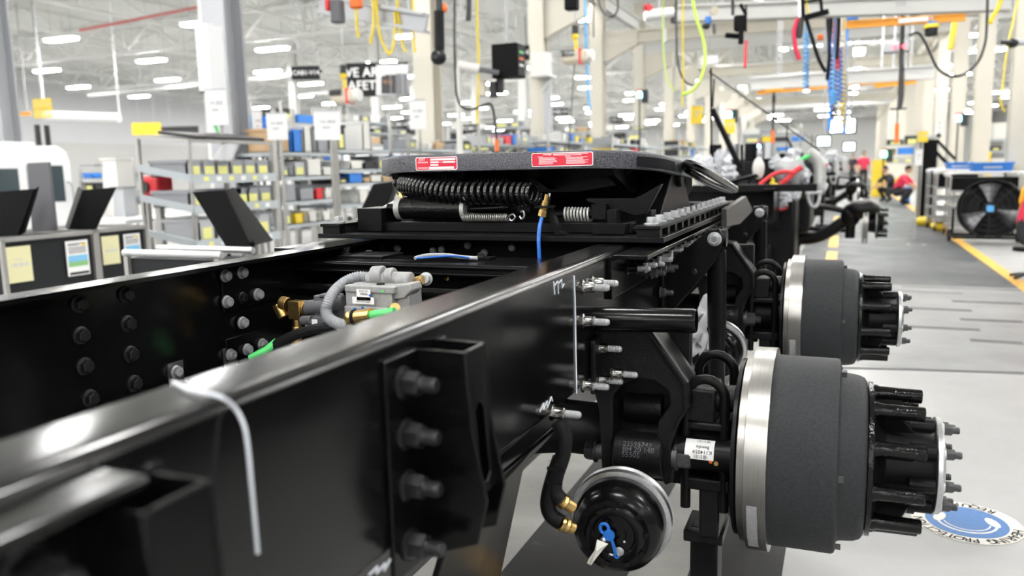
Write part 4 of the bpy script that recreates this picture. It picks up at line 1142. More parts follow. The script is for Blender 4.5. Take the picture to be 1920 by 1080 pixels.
# ---------------------------------------------------------------- slanted flow rack on the left
def flow_rack(px0, px1, pxb, d, shelves, ytop, ybot, lab, rackname):
    A = at(px0, 330, d); X = A.x; y0 = A.y; y1 = PX(px1, 330, X).y; xb = PY(pxb, 330, y0).x
    root = thing('flow_rack', lab, 'rack', (X, y0, 0))
    zt = PX(px0, ytop, X).z
    for (x, y) in ((X, y0), (X, y1), (xb, y0), (xb, y1)):
        MB().bar((x, y, 0), (x, y, zt + (.05 if x == xb else 0)), .03).build('post', 'steel_pipe', root, smooth=0)
    for y in (y0, y1): MB().bar((X, y, zt), (xb, y, zt + .05), .026).build('top_rail', 'steel_pipe', root, smooth=0)
    for x, dz in ((X, 0), (xb, .05)): MB().bar((x, y0, zt + dz), (x, y1, zt + dz), .026).build('top_rail', 'steel_pipe', root, smooth=0)
    zs = []
    for s in shelves:
        z = PX(px0, s, X).z; zs.append(z)
        b = MB(); rise = .10
        b.prism([(X + .02, y0, z), (xb, y0, z + rise), (xb, y0, z + rise - .02), (X + .02, y0, z - .02)], (0, y1 - y0, 0))
        b.box(X + .015, X + .03, y0 - .02, y1 + .02, z - .05, z + .03)
        b.prism([(X + .02, y0 - .03, z + .03), (xb, y0 - .03, z + rise + .03), (xb, y0 - .03, z + rise - .03), (X + .02, y0 - .03, z - .03)], (0, .03, 0))
        sh = b.build('shelf', 'shelf_grey', root, smooth=0)
        k = 0
        yy = y0 + .12
        while yy < y1 - .05:
            q = MB(); q.box(X + .03, X + .033, yy, yy + .06, z - .03, z + .01); q.build('price_tag', 'label_white' if k % 2 else 'tag_yellow', sh, smooth=0); yy += .16; k += 1
    return X, y0, y1, xb, zs
X, y0, y1, xb, zs = flow_rack(358, 512, 264, 7.0, (334, 392, 459), 264, 470, 'steel pipe flow rack with slanted shelves of grey bins', 'flow rack')
sn = ['top', 'middle', 'bottom']
for si, (z, pxs, m) in enumerate(((zs[0], (369, 397, 422, 449, 473, 497), 'bin_grey'), (zs[1], (369, 440, 455, 475, 499), 'bin_grey'), (zs[2], (384, 416, 445, 470, 492), 'bin_light'))):
    for k, p in enumerate(pxs):
        y = PX(p, 330, X).y
        bin_box((X - .02, y, z + .012), .19, .42, .15 if si < 2 else .2, m, 'tag_yellow', f'grey bin with yellow tag, {ORD[k]} from left on the flow rack {sn[si]} shelf', 'bins on the slanted flow rack')
# covers, parcels and slips lying on it
o = MB().prism([(X + .01, y0 + .1, zs[0] + .34), (X - .45, y0 + .1, zs[0] + .40), (X - .45, y1 - .1, zs[0] + .40), (X + .01, y1 - .1, zs[0] + .34)], (0, 0, .03)).build('folded_tarp', 'bin_black', None, bevel=.01)
tag(o, 'black folded sheet lying over the top of the slanted flow rack', 'sheet')
film(None, 'hanging_wrap', [PX(415, 272, X + .03), PX(448, 270, X + .03), PX(435, 302, X + .04), PX(395, 302, X + .04)], 0, 'film', .01, 5)
tag(bpy.data.objects['hanging_wrap'], 'crumpled clear plastic wrap hanging over the top bins of the flow rack', 'plastic wrap')
c = at(296, 350, 7.6)
t = thing('red_machine', 'bright red machine part standing inside the left end of the flow rack', 'machine', (c.x, c.y, c.z - .1))
MB().box(c.x - .13, c.x + .10, c.y - .1, c.y + .1, c.z - .08, c.z + .10).build('body', 'red', t, bevel=.03); MB().cyl((c.x - .05, c.y - .12, c.z), (c.x - .05, c.y + .1, c.z), .05, n=14).build('wheel', 'bin_black', t); MB().box(c.x - .19, c.x - .11, c.y - .05, c.y + .05, c.z - .02, c.z + .02).build('arm', 'red', t, bevel=.01); MB().bar((c.x, c.y, 0), (c.x, c.y, c.z - .07), .06).build('stand', 'steel_pipe', t, smooth=0)
c = at(273, 345, 7.8)
t = thing('blue_white_can', 'white can with a blue band beside the red machine part', 'can', (c.x, c.y, c.z - .07))
MB().cyl((c.x, c.y, c.z - .07), (c.x, c.y, c.z - .0), .055, n=18).build('band', 'tote_blue', t); MB().bar((c.x, c.y, 0), (c.x, c.y, c.z - .07), .05).build('stand', 'steel_pipe', t, smooth=0); MB().lathe([(0, .05), (.06, .05), (.075, .03), (.09, .03)], (c.x, c.y, c.z), Z3, 18).build('top', 'white_paint', t)

# ---------------------------------------------------------------- generic stocked racks further back
RND = random.Random(11)
COLS = [('bin_grey', 'grey'), ('bin_black', 'black'), ('bin_light', 'light grey'), ('tote_blue', 'blue'), ('off_white', 'white'), ('cardboard', 'brown'), ('red', 'red'), ('safety_yellow', 'yellow')]
WTS = [5, 5, 4, 2, 5, 1.2, .8, .8]
def stock_rack(px0, px1, d, ytop, shelves, where, depth=.6, along='y', fill=.85, frame_m='steel_pipe', binw=.24, tags=True, short=None):
    short = short or where
    A = at(px0, shelves[0], d)
    if along == 'y':
        X = A.x; a0 = A.y; a1 = PX(px1, shelves[0], X).y
    else:
        Y = A.y; a0 = A.x; a1 = PY(px1, shelves[0], Y).x
    a0, a1 = min(a0, a1), max(a0, a1)
    proj = (lambda y: PX(px0, y, X).z) if along == 'y' else (lambda y: PY(px0, y, Y).z)
    zt = proj(ytop); zs = [max(.1, proj(s)) for s in shelves]
    def B(b, u0, u1, v0, v1, z0, z1):     # u along, v depth behind the front
        if along == 'y': return b.box(X - v1, X - v0, u0, u1, z0, z1)
        return b.box(u0, u1, Y + v0, Y + v1, z0, z1)
    org = (X, a0, 0) if along == 'y' else (a0, Y, 0)
    root = thing('storage_rack', f'steel storage rack stocked with parts {where}', 'rack', org)
    for u in (a0, a1):
        for v in (0, depth): B(MB(), u - .02, u + .02, v, v + .04, 0, zt).build('post', frame_m, root, smooth=0)
    for si, z in enumerate(zs):
        B(MB(), a0, a1, 0, depth, z - .04, z).build('shelf', 'shelf_grey', root, smooth=0)
    for si, z in enumerate(zs):
        top = (zs[si - 1] if si else zt) - z
        u = a0 + .06; k = 0
        while u < a1 - binw * .5 and k < 10:
            w = binw * RND.uniform(.6, 1.3); h = min(top * RND.uniform(.35, .75), .42)
            m, cn = RND.choices(COLS, WTS)[0]
            if RND.random() < fill and h > .03:
                lab = f'{cn} box {ORD[k]} from left, {ORD[si]} shelf down, {short}'
                loc = (X - .03, u + w / 2, z) if along == 'y' else (u + w / 2, Y + .03, z)
                bin_box(loc, w, depth * .7, h, m, ('tag_yellow' if tags and RND.random() < .5 and m.startswith('bin') else None), lab, f'boxes on the rack {where}', face='x' if along == 'y' else 'y')
            u += w + RND.uniform(.02, .12); k += 1
    return root
stock_rack(520, 628, 8.6, 205, (285, 332, 380, 425), 'just right of the slanted flow rack', binw=.2, short='rack right of the flow rack')
stock_rack(632, 735, 9.6, 200, (280, 318, 345, 385), 'behind the left corner of the fifth wheel', binw=.24, short='rack left of the fifth wheel')
stock_rack(768, 885, 10.9, 250, (278, 305, 340), 'left of the coiled hose, beyond the fifth wheel', short='rack above the coiled hose')
stock_rack(900, 1010, 14, 235, (268, 292, 330), 'between the two pale columns beyond the fifth wheel', short='rack between the pale columns')
stock_rack(1030, 1115, 15, 240, (262, 285, 320), 'right of the column that carries the grey box', along='y', short='rack right of the grey electric box')
stock_rack(1150, 1240, 16, 245, (268, 292, 325), 'behind the right end of the fifth wheel plate', short='rack right of the fifth wheel')
stock_rack(1275, 1340, 22, 250, (272, 292, 320), 'left of the tall black prop bar', short='rack left of the prop bar')
stock_rack(150, 250, 15, 315, (335, 358, 380), 'beside the white truck cab', along='x', short='rack beside the white cab')
stock_rack(530, 640, 13.2, 190, (228, 258, 300), 'far left behind the flow rack', along='y', binw=.35, short='rack behind the placards')
stock_rack(655, 790, 18, 205, (225, 245, 268), 'under the safety banner', along='y', binw=.4, short='rack under the safety banner')
stock_rack(840, 985, 22, 225, (243, 262, 285), 'far behind the black speaker box', along='x', binw=.4, short='rack far behind the speaker box')
stock_rack(1060, 1200, 26, 232, (248, 266, 285), 'far behind the row of haunched columns', along='x', binw=.45, short='rack behind the haunched columns')
stock_rack(1390, 1500, 24, 235, (252, 268, 285), 'behind the next chassis in line', along='x', binw=.4, short='rack behind the next chassis')
stock_rack(1955, 2060, 11.5, 60, (165, 215, 250, 285, 330), 'at the right edge behind the last column', along='x', binw=.22, short='rack at the right edge')
stock_rack(1855, 1905, 20, 190, (262, 283, 310), 'right of the aisle between the pale columns', along='x', binw=.3, short='rack right of the aisle')
stock_rack(1660, 1720, 34, 250, (272, 290, 305), 'far along the right of the aisle', along='x', binw=.5, short='rack far along the aisle')

# ---------------------------------------------------------------- black parts carts beyond the far rail
def case_cart(px0, px1, ytop, ybot, d, lab, posters):
    A = at(px0, ytop, d); X = A.x; y0 = A.y; y1 = PX(px1, ytop - (px1 - px0) * .1, X).y; zt = A.z; zb = .12
    root = thing('parts_cart', lab, 'cart', (X, y0, 0)); dp = .75
    MB().box(X - dp, X - .012, y0 + .012, y1 - .012, zb, zt - .02).build('panel_body', 'case_black', root, smooth=0)
    for y in (y0, y1):
        for x in (X - dp, X): MB().bar((x, y, zb - .05), (x, y, zt), .028).build('corner_post', 'steel_pipe', root, smooth=0)
    for z in (zt, zb):
        for x in (X - dp, X): MB().bar((x, y0, z), (x, y1, z), .028).build('edge_rail', 'steel_pipe', root, smooth=0)
        for y in (y0, y1): MB().bar((X - dp, y, z), (X, y, z), .028).build('edge_rail', 'steel_pipe', root, smooth=0)
    for y in (y0 + .08, y1 - .08):
        for x in (X - dp + .06, X - .06): MB().lathe([(-.015, .05), (.015, .05)], (x, y, .05), Y3, 14).build('caster', 'bin_black', root)
    for kind, f0, f1 in posters:
        ya, yb = y0 + (y1 - y0) * f0, y0 + (y1 - y0) * f1; w = yb - ya; h = w * 1.38; z1 = zt - .05; q = MB()
        q.box(X, X + .003, ya, yb, z1 - h, z1)
        q.mat(1)
        xx = X + .004
        def bar(u0, u1, v0, v1): q.quad((xx, ya + w * u0, z1 - h + h * v0), (xx, ya + w * u1, z1 - h + h * v0), (xx, ya + w * u1, z1 - h + h * v1), (xx, ya + w * u0, z1 - h + h * v1))
        if kind == 'cream':
            for k in range(9): bar(.15 + k * .08, .15 + k * .08 + (.06 if k % 3 else .03), .44, .54)
            for k in range(6): bar(.3 + k * .06, .34 + k * .06, .62, .65)
            q.build('yellow_sheet', ['tag_cream', 'wall_grey'], root, smooth=0, label='pale yellow paper sheet')
        else:
            bar(.08, .95, .03, .10); bar(.1, .9, .9, .92); bar(.1, .6, .86, .88)
            for k in range(5): bar(.1, .9, .8 - k * .04, .815 - k * .04)
            q.mat(2); bar(.06, .94, .40, .58); q.mat(3); bar(.06, .94, .26, .40); q.mat(4); bar(.7, .9, .84, .92)
            q.build('poster', ['label_white', 'ink', 'poster_blue', 'poster_green', 'safety_yellow'], root, smooth=0, label='white poster with blue and green bands')
    return root, X, y0, y1, zt
case_cart(2, 174, 451, 545, 5.4, 'black parts cart at the left edge with a yellow sheet and a poster', (('cream', .03, .28), ('poster', .66, .92)))
case_cart(180, 272, 433, 520, 6.35, 'black parts cart behind the first, its poster half hidden by a pipe', (('cream', .08, .42), ('poster', .52, .86)))
A = at(238, 474, 4.4); B_ = PY(408, 480, A.y)
t = thing('low_cart', 'low black cart with bright steel rails close behind the far rail', 'cart', (A.x, A.y, 0))
MB().box(A.x, B_.x, A.y + .01, A.y + .22, .12, A.z - .03).build('panel_body', 'case_black', t, smooth=0)
for y in (A.y, A.y + .24): MB().cyl((A.x - .02, y, A.z), (B_.x + .03, y, A.z), .02, n=12).build('edge_rail', 'zinc', t)
for x in (A.x, B_.x):
    for y in (A.y, A.y + .24): MB().bar((x, y, .06), (x, y, A.z - .02), .028).build('corner_post', 'steel_pipe', t, smooth=0)
for x in (A.x + .05, B_.x - .05): MB().lathe([(-.015, .05), (.015, .05)], (x, A.y + .12, .05), X3, 14).build('caster', 'bin_black', t)
# black folded sheet metal panels standing on the carts
def panel(pts, d, thick, lab, m='panel_black', fold=None, legs=True):
    p = [at(x, y, d) for x, y in pts]
    n = Vector((-.38, .913, 0)) * thick
    t = thing('sheet_panel', lab, 'panel', (p[0].x, p[0].y, min(q.z for q in p)))
    MB().prism(p, n).build('panel_face', m, t, bevel=.004)
    for j in ((-1, -2) if legs else ()): q_ = p[j]; MB().bar((q_.x - .5, q_.y + .55, 0), (q_.x, q_.y + .02, q_.z + .03), .02).build('stand_leg', 'panel_black', t, smooth=0)
    if fold:
        f = [at(x, y, d + dd) for x, y, dd in fold]
        MB().prism(f, n).build('folded_edge', 'panel_black', t, bevel=.004)
    return t
panel([(-40, 362), (64, 354), (34, 442), (-40, 446)], 5.76, .03, 'black tilted sheet panel cut off by the left edge', legs=False, fold=[(64, 354, 0), (70, 350, .2), (44, 436, .2), (34, 442, 0)])
panel([(154, 356), (216, 351), (178, 430), (128, 432)], 6.3, .03, 'black tilted sheet panel in front of the white cab', legs=False, fold=[(154, 356, 0), (146, 350, .2), (122, 426, .2), (128, 432, 0)])
panel([(360, 360), (420, 356), (470, 462), (424, 464)], 4.6, .03, 'black folded sheet panel leaning in front of the flow rack', fold=[(420, 356, 0), (436, 352, .3), (510, 452, .3), (470, 462, 0)])
panel([(50, 306), (90, 304), (104, 432), (60, 435)], 6.1, .04, 'dark grey upright board beside the white cab', m='panel_grey', legs=False)
panel([(700, 345), (742, 340), (720, 400), (672, 402)], 5.2, .03, 'black tilted sheet panel left of the fifth wheel', fold=[(742, 340, 0), (750, 344, .2), (728, 398, .2), (720, 400, 0)])
# work table behind the carts
c0, c1 = at(150, 412, 8.2), at(275, 405, 8.2)
t = thing('work_table', 'white topped work table behind the parts carts', 'table', (c0.x, c0.y, 0))
MB().box(c0.x, c1.x, c0.y, c0.y + 1.0, c0.z - .04, c0.z).build('table_top', 'white_paint', t, bevel=.004)
for x in (c0.x + .05, c1.x - .05):
    for y in (c0.y + .05, c0.y + .95): MB().bar((x, y, 0), (x, y, c0.z - .04), .05).build('leg', 'steel_pipe', t, smooth=0)
for (px, py, w, h, m, lab, cat, nm) in ((222, 380, .16, .30, 'bin_light', 'tall light grey bin standing on the white work table', 'bin', 'waste_bin'), (205, 330, .22, .34, 'off_white', 'white upright carton on the table right of the cab', 'carton', 'carton'), (167, 335, .2, .26, 'off_white', 'white rounded drum on the table beside the cab', 'drum', 'drum')):
    c = at(px, py, 8.6); b = MB()
    o = thing(nm, lab, cat, (c.x, c.y, c0.z))
    if cat == 'drum': MB().lathe([(0, w * .5), (h, w * .5), (h + .02, w * .4)], (c.x, c.y, c0.z), Z3, 20).build('drum_body', m, o)
    else: MB().box(c.x - w / 2, c.x + w / 2, c.y, c.y + w, c0.z, c0.z + max(h, c.z - c0.z + h / 2)).build('body', m, o, bevel=.008)
    MB().box(c.x - w / 2 - .01, c.x + w / 2 + .01, c.y - .01, c.y + w + .01, c0.z + max(h, c.z - c0.z + h / 2), c0.z + max(h, c.z - c0.z + h / 2) + .02).build('lid', 'bin_grey' if cat != 'carton' else m, o)

# ---------------------------------------------------------------- white truck cab
def cab(px, py, d, lab, s=1.0):
    """px,py = top right corner of the cab roof; side faces the camera"""
    C = at(px, py, d); k = s
    root = thing('truck_cab', lab, 'truck cab', (C.x - .9 * k, C.y - 1.2 * k, 0))
    x1, zt, y = C.x, C.z, C.y
    def W(u, v): return Vector((x1, y - u * k, zt - v * k))
    out = [(0, .25), (.05, .08), (.2, 0), (1.9, 0), (2.1, .12), (2.35, .9), (2.5, 1.5), (2.5, 1.75), (0, 1.75)]
    b = MB().prism([W(u, v) for u, v in out], (-1.9 * k, 0, 0)); b.build('cab_shell', 'white_paint', root, bevel=.04 * k, seg=3)
    def pane(nm, pts, m, off=.01, th=.012):
        MB().prism([W(u, v) + Vector((off, 0, 0)) for u, v in pts], (-th, 0, 0)).build(nm, m, root)
    pane('rear_window', [(.16, .3), (.62, .3), (.62, .85), (.16, .85)], 'glass_dark'); pane('side_window', [(.9, .34), (1.85, .34), (2.05, .95), (.9, .98)], 'glass_dark')
    pane('door_seam', [(.74, .3), (.765, .3), (.765, 1.7), (.74, 1.7)], 'steel_grey')
    pane('fuel_flap', [(.33, 1.42), (.42, 1.42), (.42, 1.5), (.33, 1.5)], 'ink')
    MB().tube(smoothpath([W(.14, .55) + Vector((.03, 0, 0)), W(.09, .62) + Vector((.08, 0, 0)), W(.08, 1.0) + Vector((.08, 0, 0)), W(.07, 1.4) + Vector((.08, 0, 0)), W(.12, 1.5) + Vector((.03, 0, 0))], 5), .018 * k, 8).build('grab_handle', 'steel_grey', root)
    for u in (.9, 1.2, 1.5, 1.8): MB().sphere(W(u, -.02) + Vector((-.25, 0, 0)), (.05, .09, .04), 10, 6).build('marker_lamp', 'orange_paint', root)
    MB().box(x1 - 1.7 * k, x1 - .2 * k, y - 2.0 * k, y - .4 * k, zt, zt + .06 * k).build('roof_fairing', 'white_paint', root, bevel=.03)
    MB().cyl(W(.36, .0) + Vector((-.2, 0, .0)), W(.36, -.32) + Vector((-.2, 0, 0)), .04, n=12).cyl(W(.2, -.0) + Vector((-.2, 0, .0)), W(.2, -.32) + Vector((-.2, 0, 0)), .04, n=12).build('exhaust_stack', 'bin_black', root)
    MB().box(x1 - 1.7 * k, x1 - .2, y - 2.4 * k, y, .5, zt - 1.75 * k).build('subframe', 'bin_black', root)
    for u in (.5, 2.0): MB().lathe([(-.12, .3), (-.12, .48), (.12, .48), (.12, .3)], (x1 - .35, y - u * k, .48), X3, 28).build('wheel', 'rubber', root)
    return root
cab(130, 274, 12.5, 'white truck cab with dark windows at the left edge')
cab(768, 282, 24, 'white truck cab far behind the left end of the fifth wheel', 1.0)
cab(640, 284, 20.5, 'white truck cab seen through the stocked racks at the left', 1.0)

# ---------------------------------------------------------------- hanging signs and placards
def hang(root, c, half, ztop=7.695, m='steel_grey'):
    for s in (-1, 1):
        MB().cyl((c.x + s * half, c.y, c.z), (c.x + s * half, c.y, ztop), .006, n=6).build('hanger_wire', m, root)
def sign(px0, py0, px1, py1, d, text, lab, m='case_black', tm='label_white', arrow=False, size=None, hangit=True, cat='sign', name='hanging_sign', yaw=0):
    c = at((px0 + px1) / 2, (py0 + py1) / 2, d); k = mpp(d); w, h = (px1 - px0) * k, (py1 - py0) * k
    root = thing(name, lab, cat, (c.x, c.y, c.z - h / 2))
    rx = Vector((.924, .381, 0)); rx.rotate(Matrix.Rotation(yaw, 3, 'Z')); up = Z3; nrm = rx.cross(up)
    pts = [(-w / 2, -h / 2), (w / 2, -h / 2), (w / 2, h / 2), (-w / 2, h / 2)]
    if arrow: pts = [(-w / 2, -h / 2), (w * .38, -h / 2), (w * .38, -h * .1), (w / 2, h * .1), (w * .38, h * .3), (w * .38, h / 2), (-w / 2, h / 2)]
    MB().prism([c + rx * u + up * v for u, v in pts], -nrm * .03).build('board', m, root, smooth=0)
    if text:
        q = MB(); lines = text.split('\n'); sz = size or min(h / len(lines) * .85, w / max(len(l) for l in lines) * 1.55)
        for i, l in enumerate(lines):
            mt_ = Matrix((rx, up, nrm)).transposed().to_4x4(); mt_.translation = c + nrm * .006 + up * (((len(lines) - 1) / 2 - i) * sz * 1.05) - rx * (w * .04 if arrow else 0)
            q.text(l, sz, mt_)
        q.build('lettering', tm, root, smooth=0)
    if hangit: hang(root, c + Vector((0, .03, h / 2 - .02)), w * .35)
    return root
sign(546, 124, 606, 149, 15, 'CAB1-V14', 'dark arrow sign reading CAB1-V14 on the pale column', arrow=True)
sign(1035, 203, 1071, 216, 24, 'CAB1-V13', 'small dark arrow sign right of the column with the grey box', arrow=True)
sign(1143, 219, 1172, 230, 28, 'CAB1-V12', 'smallest dark arrow sign, far right of the brightest column', arrow=True)
sign(727, 226, 764, 241, 17, 'TCM14', 'dark sign reading TCM14 left of the white placard', )
sign(864, 233, 898, 249, 18, 'TCM13', 'dark sign reading TCM13 below the yellow cable')
sign(965, 243, 997, 258, 19, 'TCM12', 'dark sign reading TCM12 left of the column with the grey box')
sign(1029, 246, 1052, 258, 21, 'TCM11', 'pale sign reading TCM11 right of the column with the grey box', m='wall_grey')
sign(975, 85, 993, 112, 14, 'T4', 'dark sign reading T4 right of the black speaker box')
sign(1824, 218, 1852, 246, 19, 'BT', 'dark sign reading BT between the right hand columns')
sign(247, 230, 302, 253, 24, '', 'yellow slatted sign hanging at the far left', m='safety_yellow')
sign(302, 237, 372, 250, 24, '', 'long dark sign beside the yellow slatted one', m='bin_black')
root = sign(650, 118, 766, 180, 19, '', 'dark banner reading WE ARE SAFETY with a picture of a worker', cat='banner', name='safety_banner')
c = at(680, 148, 18.97); rx = Vector((.924, .381, 0)); nrm = rx.cross(Z3)
q = MB()
for i, l in enumerate(('WE ARE', 'SAFETY')):
    mt_ = Matrix((rx, Z3, nrm)).transposed().to_4x4(); mt_.translation = c + nrm * .02 + Z3 * (.14 - i * .3)
    q.text(l, .30, mt_)
q.build('lettering', 'label_white', root, smooth=0)
for (x0, ya, x1, yb, m) in ((705, 120, 765, 179, 'wall_grey'), (715, 140, 742, 176, 'bin_black'), (742, 138, 764, 178, 'panel_grey'), (735, 122, 752, 136, 'bin_light'), (718, 150, 735, 158, 'skin')):
    cc = [at(x, y, 18.95 - .01 * (m != 'wall_grey')) for x, y in ((x0, yb), (x1, yb), (x1, ya), (x0, ya))]
    MB().quad(*cc).build('printed_picture', m, root, smooth=0)
def placard(px0, py0, px1, py1, d, lab, yaw=0, pole=True, m='label_white', hangit=False):
    r_ = sign(px0, py0, px1, py1, d, '', lab, m=m, cat='placard', name='placard', hangit=hangit, yaw=yaw)
    k = mpp(d); c = at((px0 + px1) / 2, (py0 + py1) / 2, d); w, h = (px1 - px0) * k, (py1 - py0) * k
    rx = Vector((.924, .381, 0)); rx.rotate(Matrix.Rotation(yaw, 3, 'Z')); nrm = rx.cross(Z3); q = MB()
    def bar(u0, u1, v0, v1): q.prism([c + rx * (w * (u - .5)) + Z3 * (h * (v - .5)) + nrm * .004 for u, v in ((u0, v0), (u1, v0), (u1, v1), (u0, v1))], nrm * .002)
    bar(.5, .68, .58, .68); bar(.7, .82, .58, .68); bar(.2, .45, .6, .66); bar(.3, .6, .40, .46); bar(-.02, 1.02, .97, 1.03)
    q.build('print', 'wall_grey', r_, smooth=0)
    if pole: MB().bar(c + Vector((0, .05, h / 2)), Vector((c.x, c.y + .05, 0)), .025).build('pole', 'steel_pipe', r_, smooth=0)
    return r_
placard(386, 168, 425, 234, 7.7, 'white placard hung on the grey steel column')
placard(500, 213, 538, 262, 8.4, 'white placard with dark top edge above the stocked rack')
placard(474, 208, 492, 258, 8.8, 'narrow white placard turned away, left of the square one', yaw=R(50))
placard(590, 208, 638, 262, 8.2, 'tilted white placard on a pole right of the square one', yaw=R(25))
placard(768, 188, 798, 242, 11, 'white placard on a pole in front of the pale column')
placard(1716, 280, 1730, 310, 13, 'white placard on the tall black cabinet by the aisle')
placard(1296, 198, 1318, 232, 15, 'yellow placard left of the tall prop bar', m='safety_yellow'); placard(1359, 222, 1378, 250, 17, 'yellow placard behind the diagonal prop bar', m='safety_yellow')
placard(1755, 230, 1770, 255, 17, 'slanted white sheet on the right hand columns', yaw=R(30))
placard(1722, 246, 1740, 266, 16, 'yellow placard above the tall black cabinet', m='safety_yellow')
# white steel box and grey panel at the steel column
c = at(394, 110, 8.2); o = thing('white_cabinet', 'tall white cabinet box fixed to the grey steel column', 'cabinet', (c.x, c.y, c.z - .4))
MB().box(c.x - .08, c.x + .08, c.y - .1, c.y + .12, c.z - .33, c.z + .33).build('cabinet_body', 'white_paint', o, bevel=.006); MB().box(c.x - .075, c.x + .075, c.y - .105, c.y - .1, c.z - .35, c.z - .335).build('bracket', 'bin_black', o); MB().bar((c.x, c.y + .05, c.z - .2), (-6.46, 7.15, c.z - .2), .03).build('wall_arm', 'steel_grey', o, smooth=0)
c = at(404, 243, 7.9); o = thing('striped_board', 'green and white striped board on the grey column above the rack', 'board', (c.x, c.y, c.z - .05))
MB().box(c.x - .07, c.x + .07, c.y - .01, c.y, c.z - .03, c.z + .06).build('board', 'label_white', o); MB().prism([(c.x - .02, c.y - .014, c.z + .06), (c.x + .02, c.y - .014, c.z + .06), (c.x + .06, c.y - .014, c.z - .03), (c.x + .02, c.y - .014, c.z - .03)], (0, .003, 0)).build('stripe', 'green_hose', o)
for i, (px, py, d, wpx, hpx, m, lab) in enumerate(((457, 237, 9.9, 14, 46, 'sky_blue', 'pale blue crate stack left of the narrow placard'), (494, 238, 10.2, 10, 40, 'tote_blue', 'deep blue crate between the placards'), (568, 255, 10, 18, 36, 'sky_blue', 'blue crate behind the tilted placard'), (585, 270, 10.5, 12, 24, 'tote_blue', 'small blue crate low behind the tilted placard'))):
    c = at(px, py, d); k = mpp(d); w, h = wpx * k, hpx * k
    o = thing('crate_stack', lab, 'crate', (c.x, c.y, c.z - h / 2)); n_ = 3
    for j in range(n_): MB().box(c.x - w / 2, c.x + w / 2, c.y, c.y + .3, c.z - h / 2 + h / n_ * j, c.z - h / 2 + h / n_ * (j + 1) - .006).build('crate', m, o, bevel=.006)
    MB().bar((c.x, c.y + .15, 0), (c.x, c.y + .15, c.z - h / 2), .08).build('stand', 'steel_pipe', o, smooth=0)
# grey electric box on its bracket
c = at(1018, 122, 17.2); o = thing('electric_box', 'light grey electric box on a bracket at the pale column', 'electric box', (c.x, c.y, c.z - .3)); k = mpp(17.2)
MB().box(c.x - 13 * k, c.x + 15 * k, c.y - .3, c.y + .1, c.z - 20 * k, c.z + 20 * k).build('box_body', 'off_white', o, bevel=.01); MB().box(c.x - 18 * k, c.x + 22 * k, c.y - .35, c.y + .15, c.z - 24 * k, c.z - 20 * k).build('bracket_shelf', 'steel_white', o)
MB().bar((c.x + 18 * k, c.y, c.z - 24 * k), (c.x - 4 * k, c.y, c.z - 50 * k), .04).build('bracket_strut', 'steel_white', o, smooth=0); MB().bar((c.x + 6 * k, c.y + .1, c.z - 24 * k), (c.x + 6 * k, c.y + .1, 0), .14).build('conduit_post', 'steel_grey', o, smooth=0)
# ---------------------------------------------------------------- next chassis in the line
def tubep(pts, d, rpx, n=8, k=5):
    P_ = [at(p[0], p[1], p[2] if len(p) > 2 else d) for p in pts]
    return MB().tube(smoothpath(P_, k), rpx * mpp(d), n)
nt = thing('truck_chassis', 'black truck chassis next in line with steer axle, hoses and plastic bags', 'truck chassis', (CX, 8.5, 0))
for xo, xi in ((XR, RIN), (XL, LIN)):
    x0, x1 = min(xo, xi), max(xo, xi); xw = (x1 - .009, x1) if xo > xi else (x0, x0 + .009)
    MB().box(x0, x1, 6.6, 12.6, ZR - .009, ZR).box(x0, x1, 6.6, 12.6, ZB, ZB + .009).box(*xw, 6.6, 12.6, ZB, ZR).build('frame_rail', 'black_gloss', nt)
a, b_ = PY(1352, 353, 6.9), PY(1532, 346, 6.9)
MB().box(-1.42, b_.x, 6.9, 6.98, ZR - .03, ZR + .03).build('bumper_beam', 'black_satin', nt, bevel=.004)
MB().box(-1.42, -.50, 7.0, 7.06, ZR - .34, ZR - .03).build('front_crossmember', 'black_gloss', nt, bevel=.004)
MB().box(-1.30, -.56, 7.2, 7.9, .28, .62).build('oil_pan', 'black_satin', nt, bevel=.04)
MB().box(-1.25, -.60, 8.2, 9.6, .55, 1.35).build('engine_block', 'black_cast', nt, bevel=.03)
for k in range(4): MB().cyl((-1.2 + k * .17, 8.25, 1.35), (-1.2 + k * .17, 8.25, 1.5), .06, n=12).build('injector_cover', 'zinc' if k % 2 else 'black_satin', nt)
for x in (-.52, -1.36):
    for k in range(4): MB().tube(smoothpath([(x, 7.2 + k * .1, ZB - .02 - k * .03), (x, 8.2, ZB - .16 - k * .03), (x, 9.2 - k * .1, ZB - .02 - k * .03)], 6), .022, 6).build('leaf_spring', 'black_satin', nt)
dd = 8.3
bm_ = [(1440, 452), (1500, 452), (1535, 446), (1560, 432), (1582, 416), (1604, 412)]
pb = [at(x, y, dd) for x, y in bm_]
pb = [Vector((p.x, pb[-1].y, p.z)) for p in pb]
ib = MB().tube(smoothpath([Vector((-1.5, pb[0].y, pb[-1].z)), Vector((-1.3, pb[0].y, pb[0].z))] + pb, 5), .062, 8); ib.build('axle_beam', 'black_cast', nt, smooth=50)
hc = at(1622, 417, dd); hc.y = pb[-1].y
MB().lathe([(-.025, .06), (-.025, .215), (-.006, .215), (-.006, .17), (.006, .17), (.006, .215), (.025, .215), (.025, .06)], hc, X3, 40).build('brake_disc', 'machined', nt, smooth=30)
MB().lathe([(.02, .09), (.09, .1), (.10, .162), (.115, .162), (.12, .09), (.17, .08), (.18, .05)], hc, X3, 32).build('wheel_hub', 'black_satin', nt, smooth=40)
MB().lathe([(.098, .1), (.0985, .166), (.104, .166), (.1045, .1)], hc, X3, 32).build('hub_ring', 'zinc', nt)
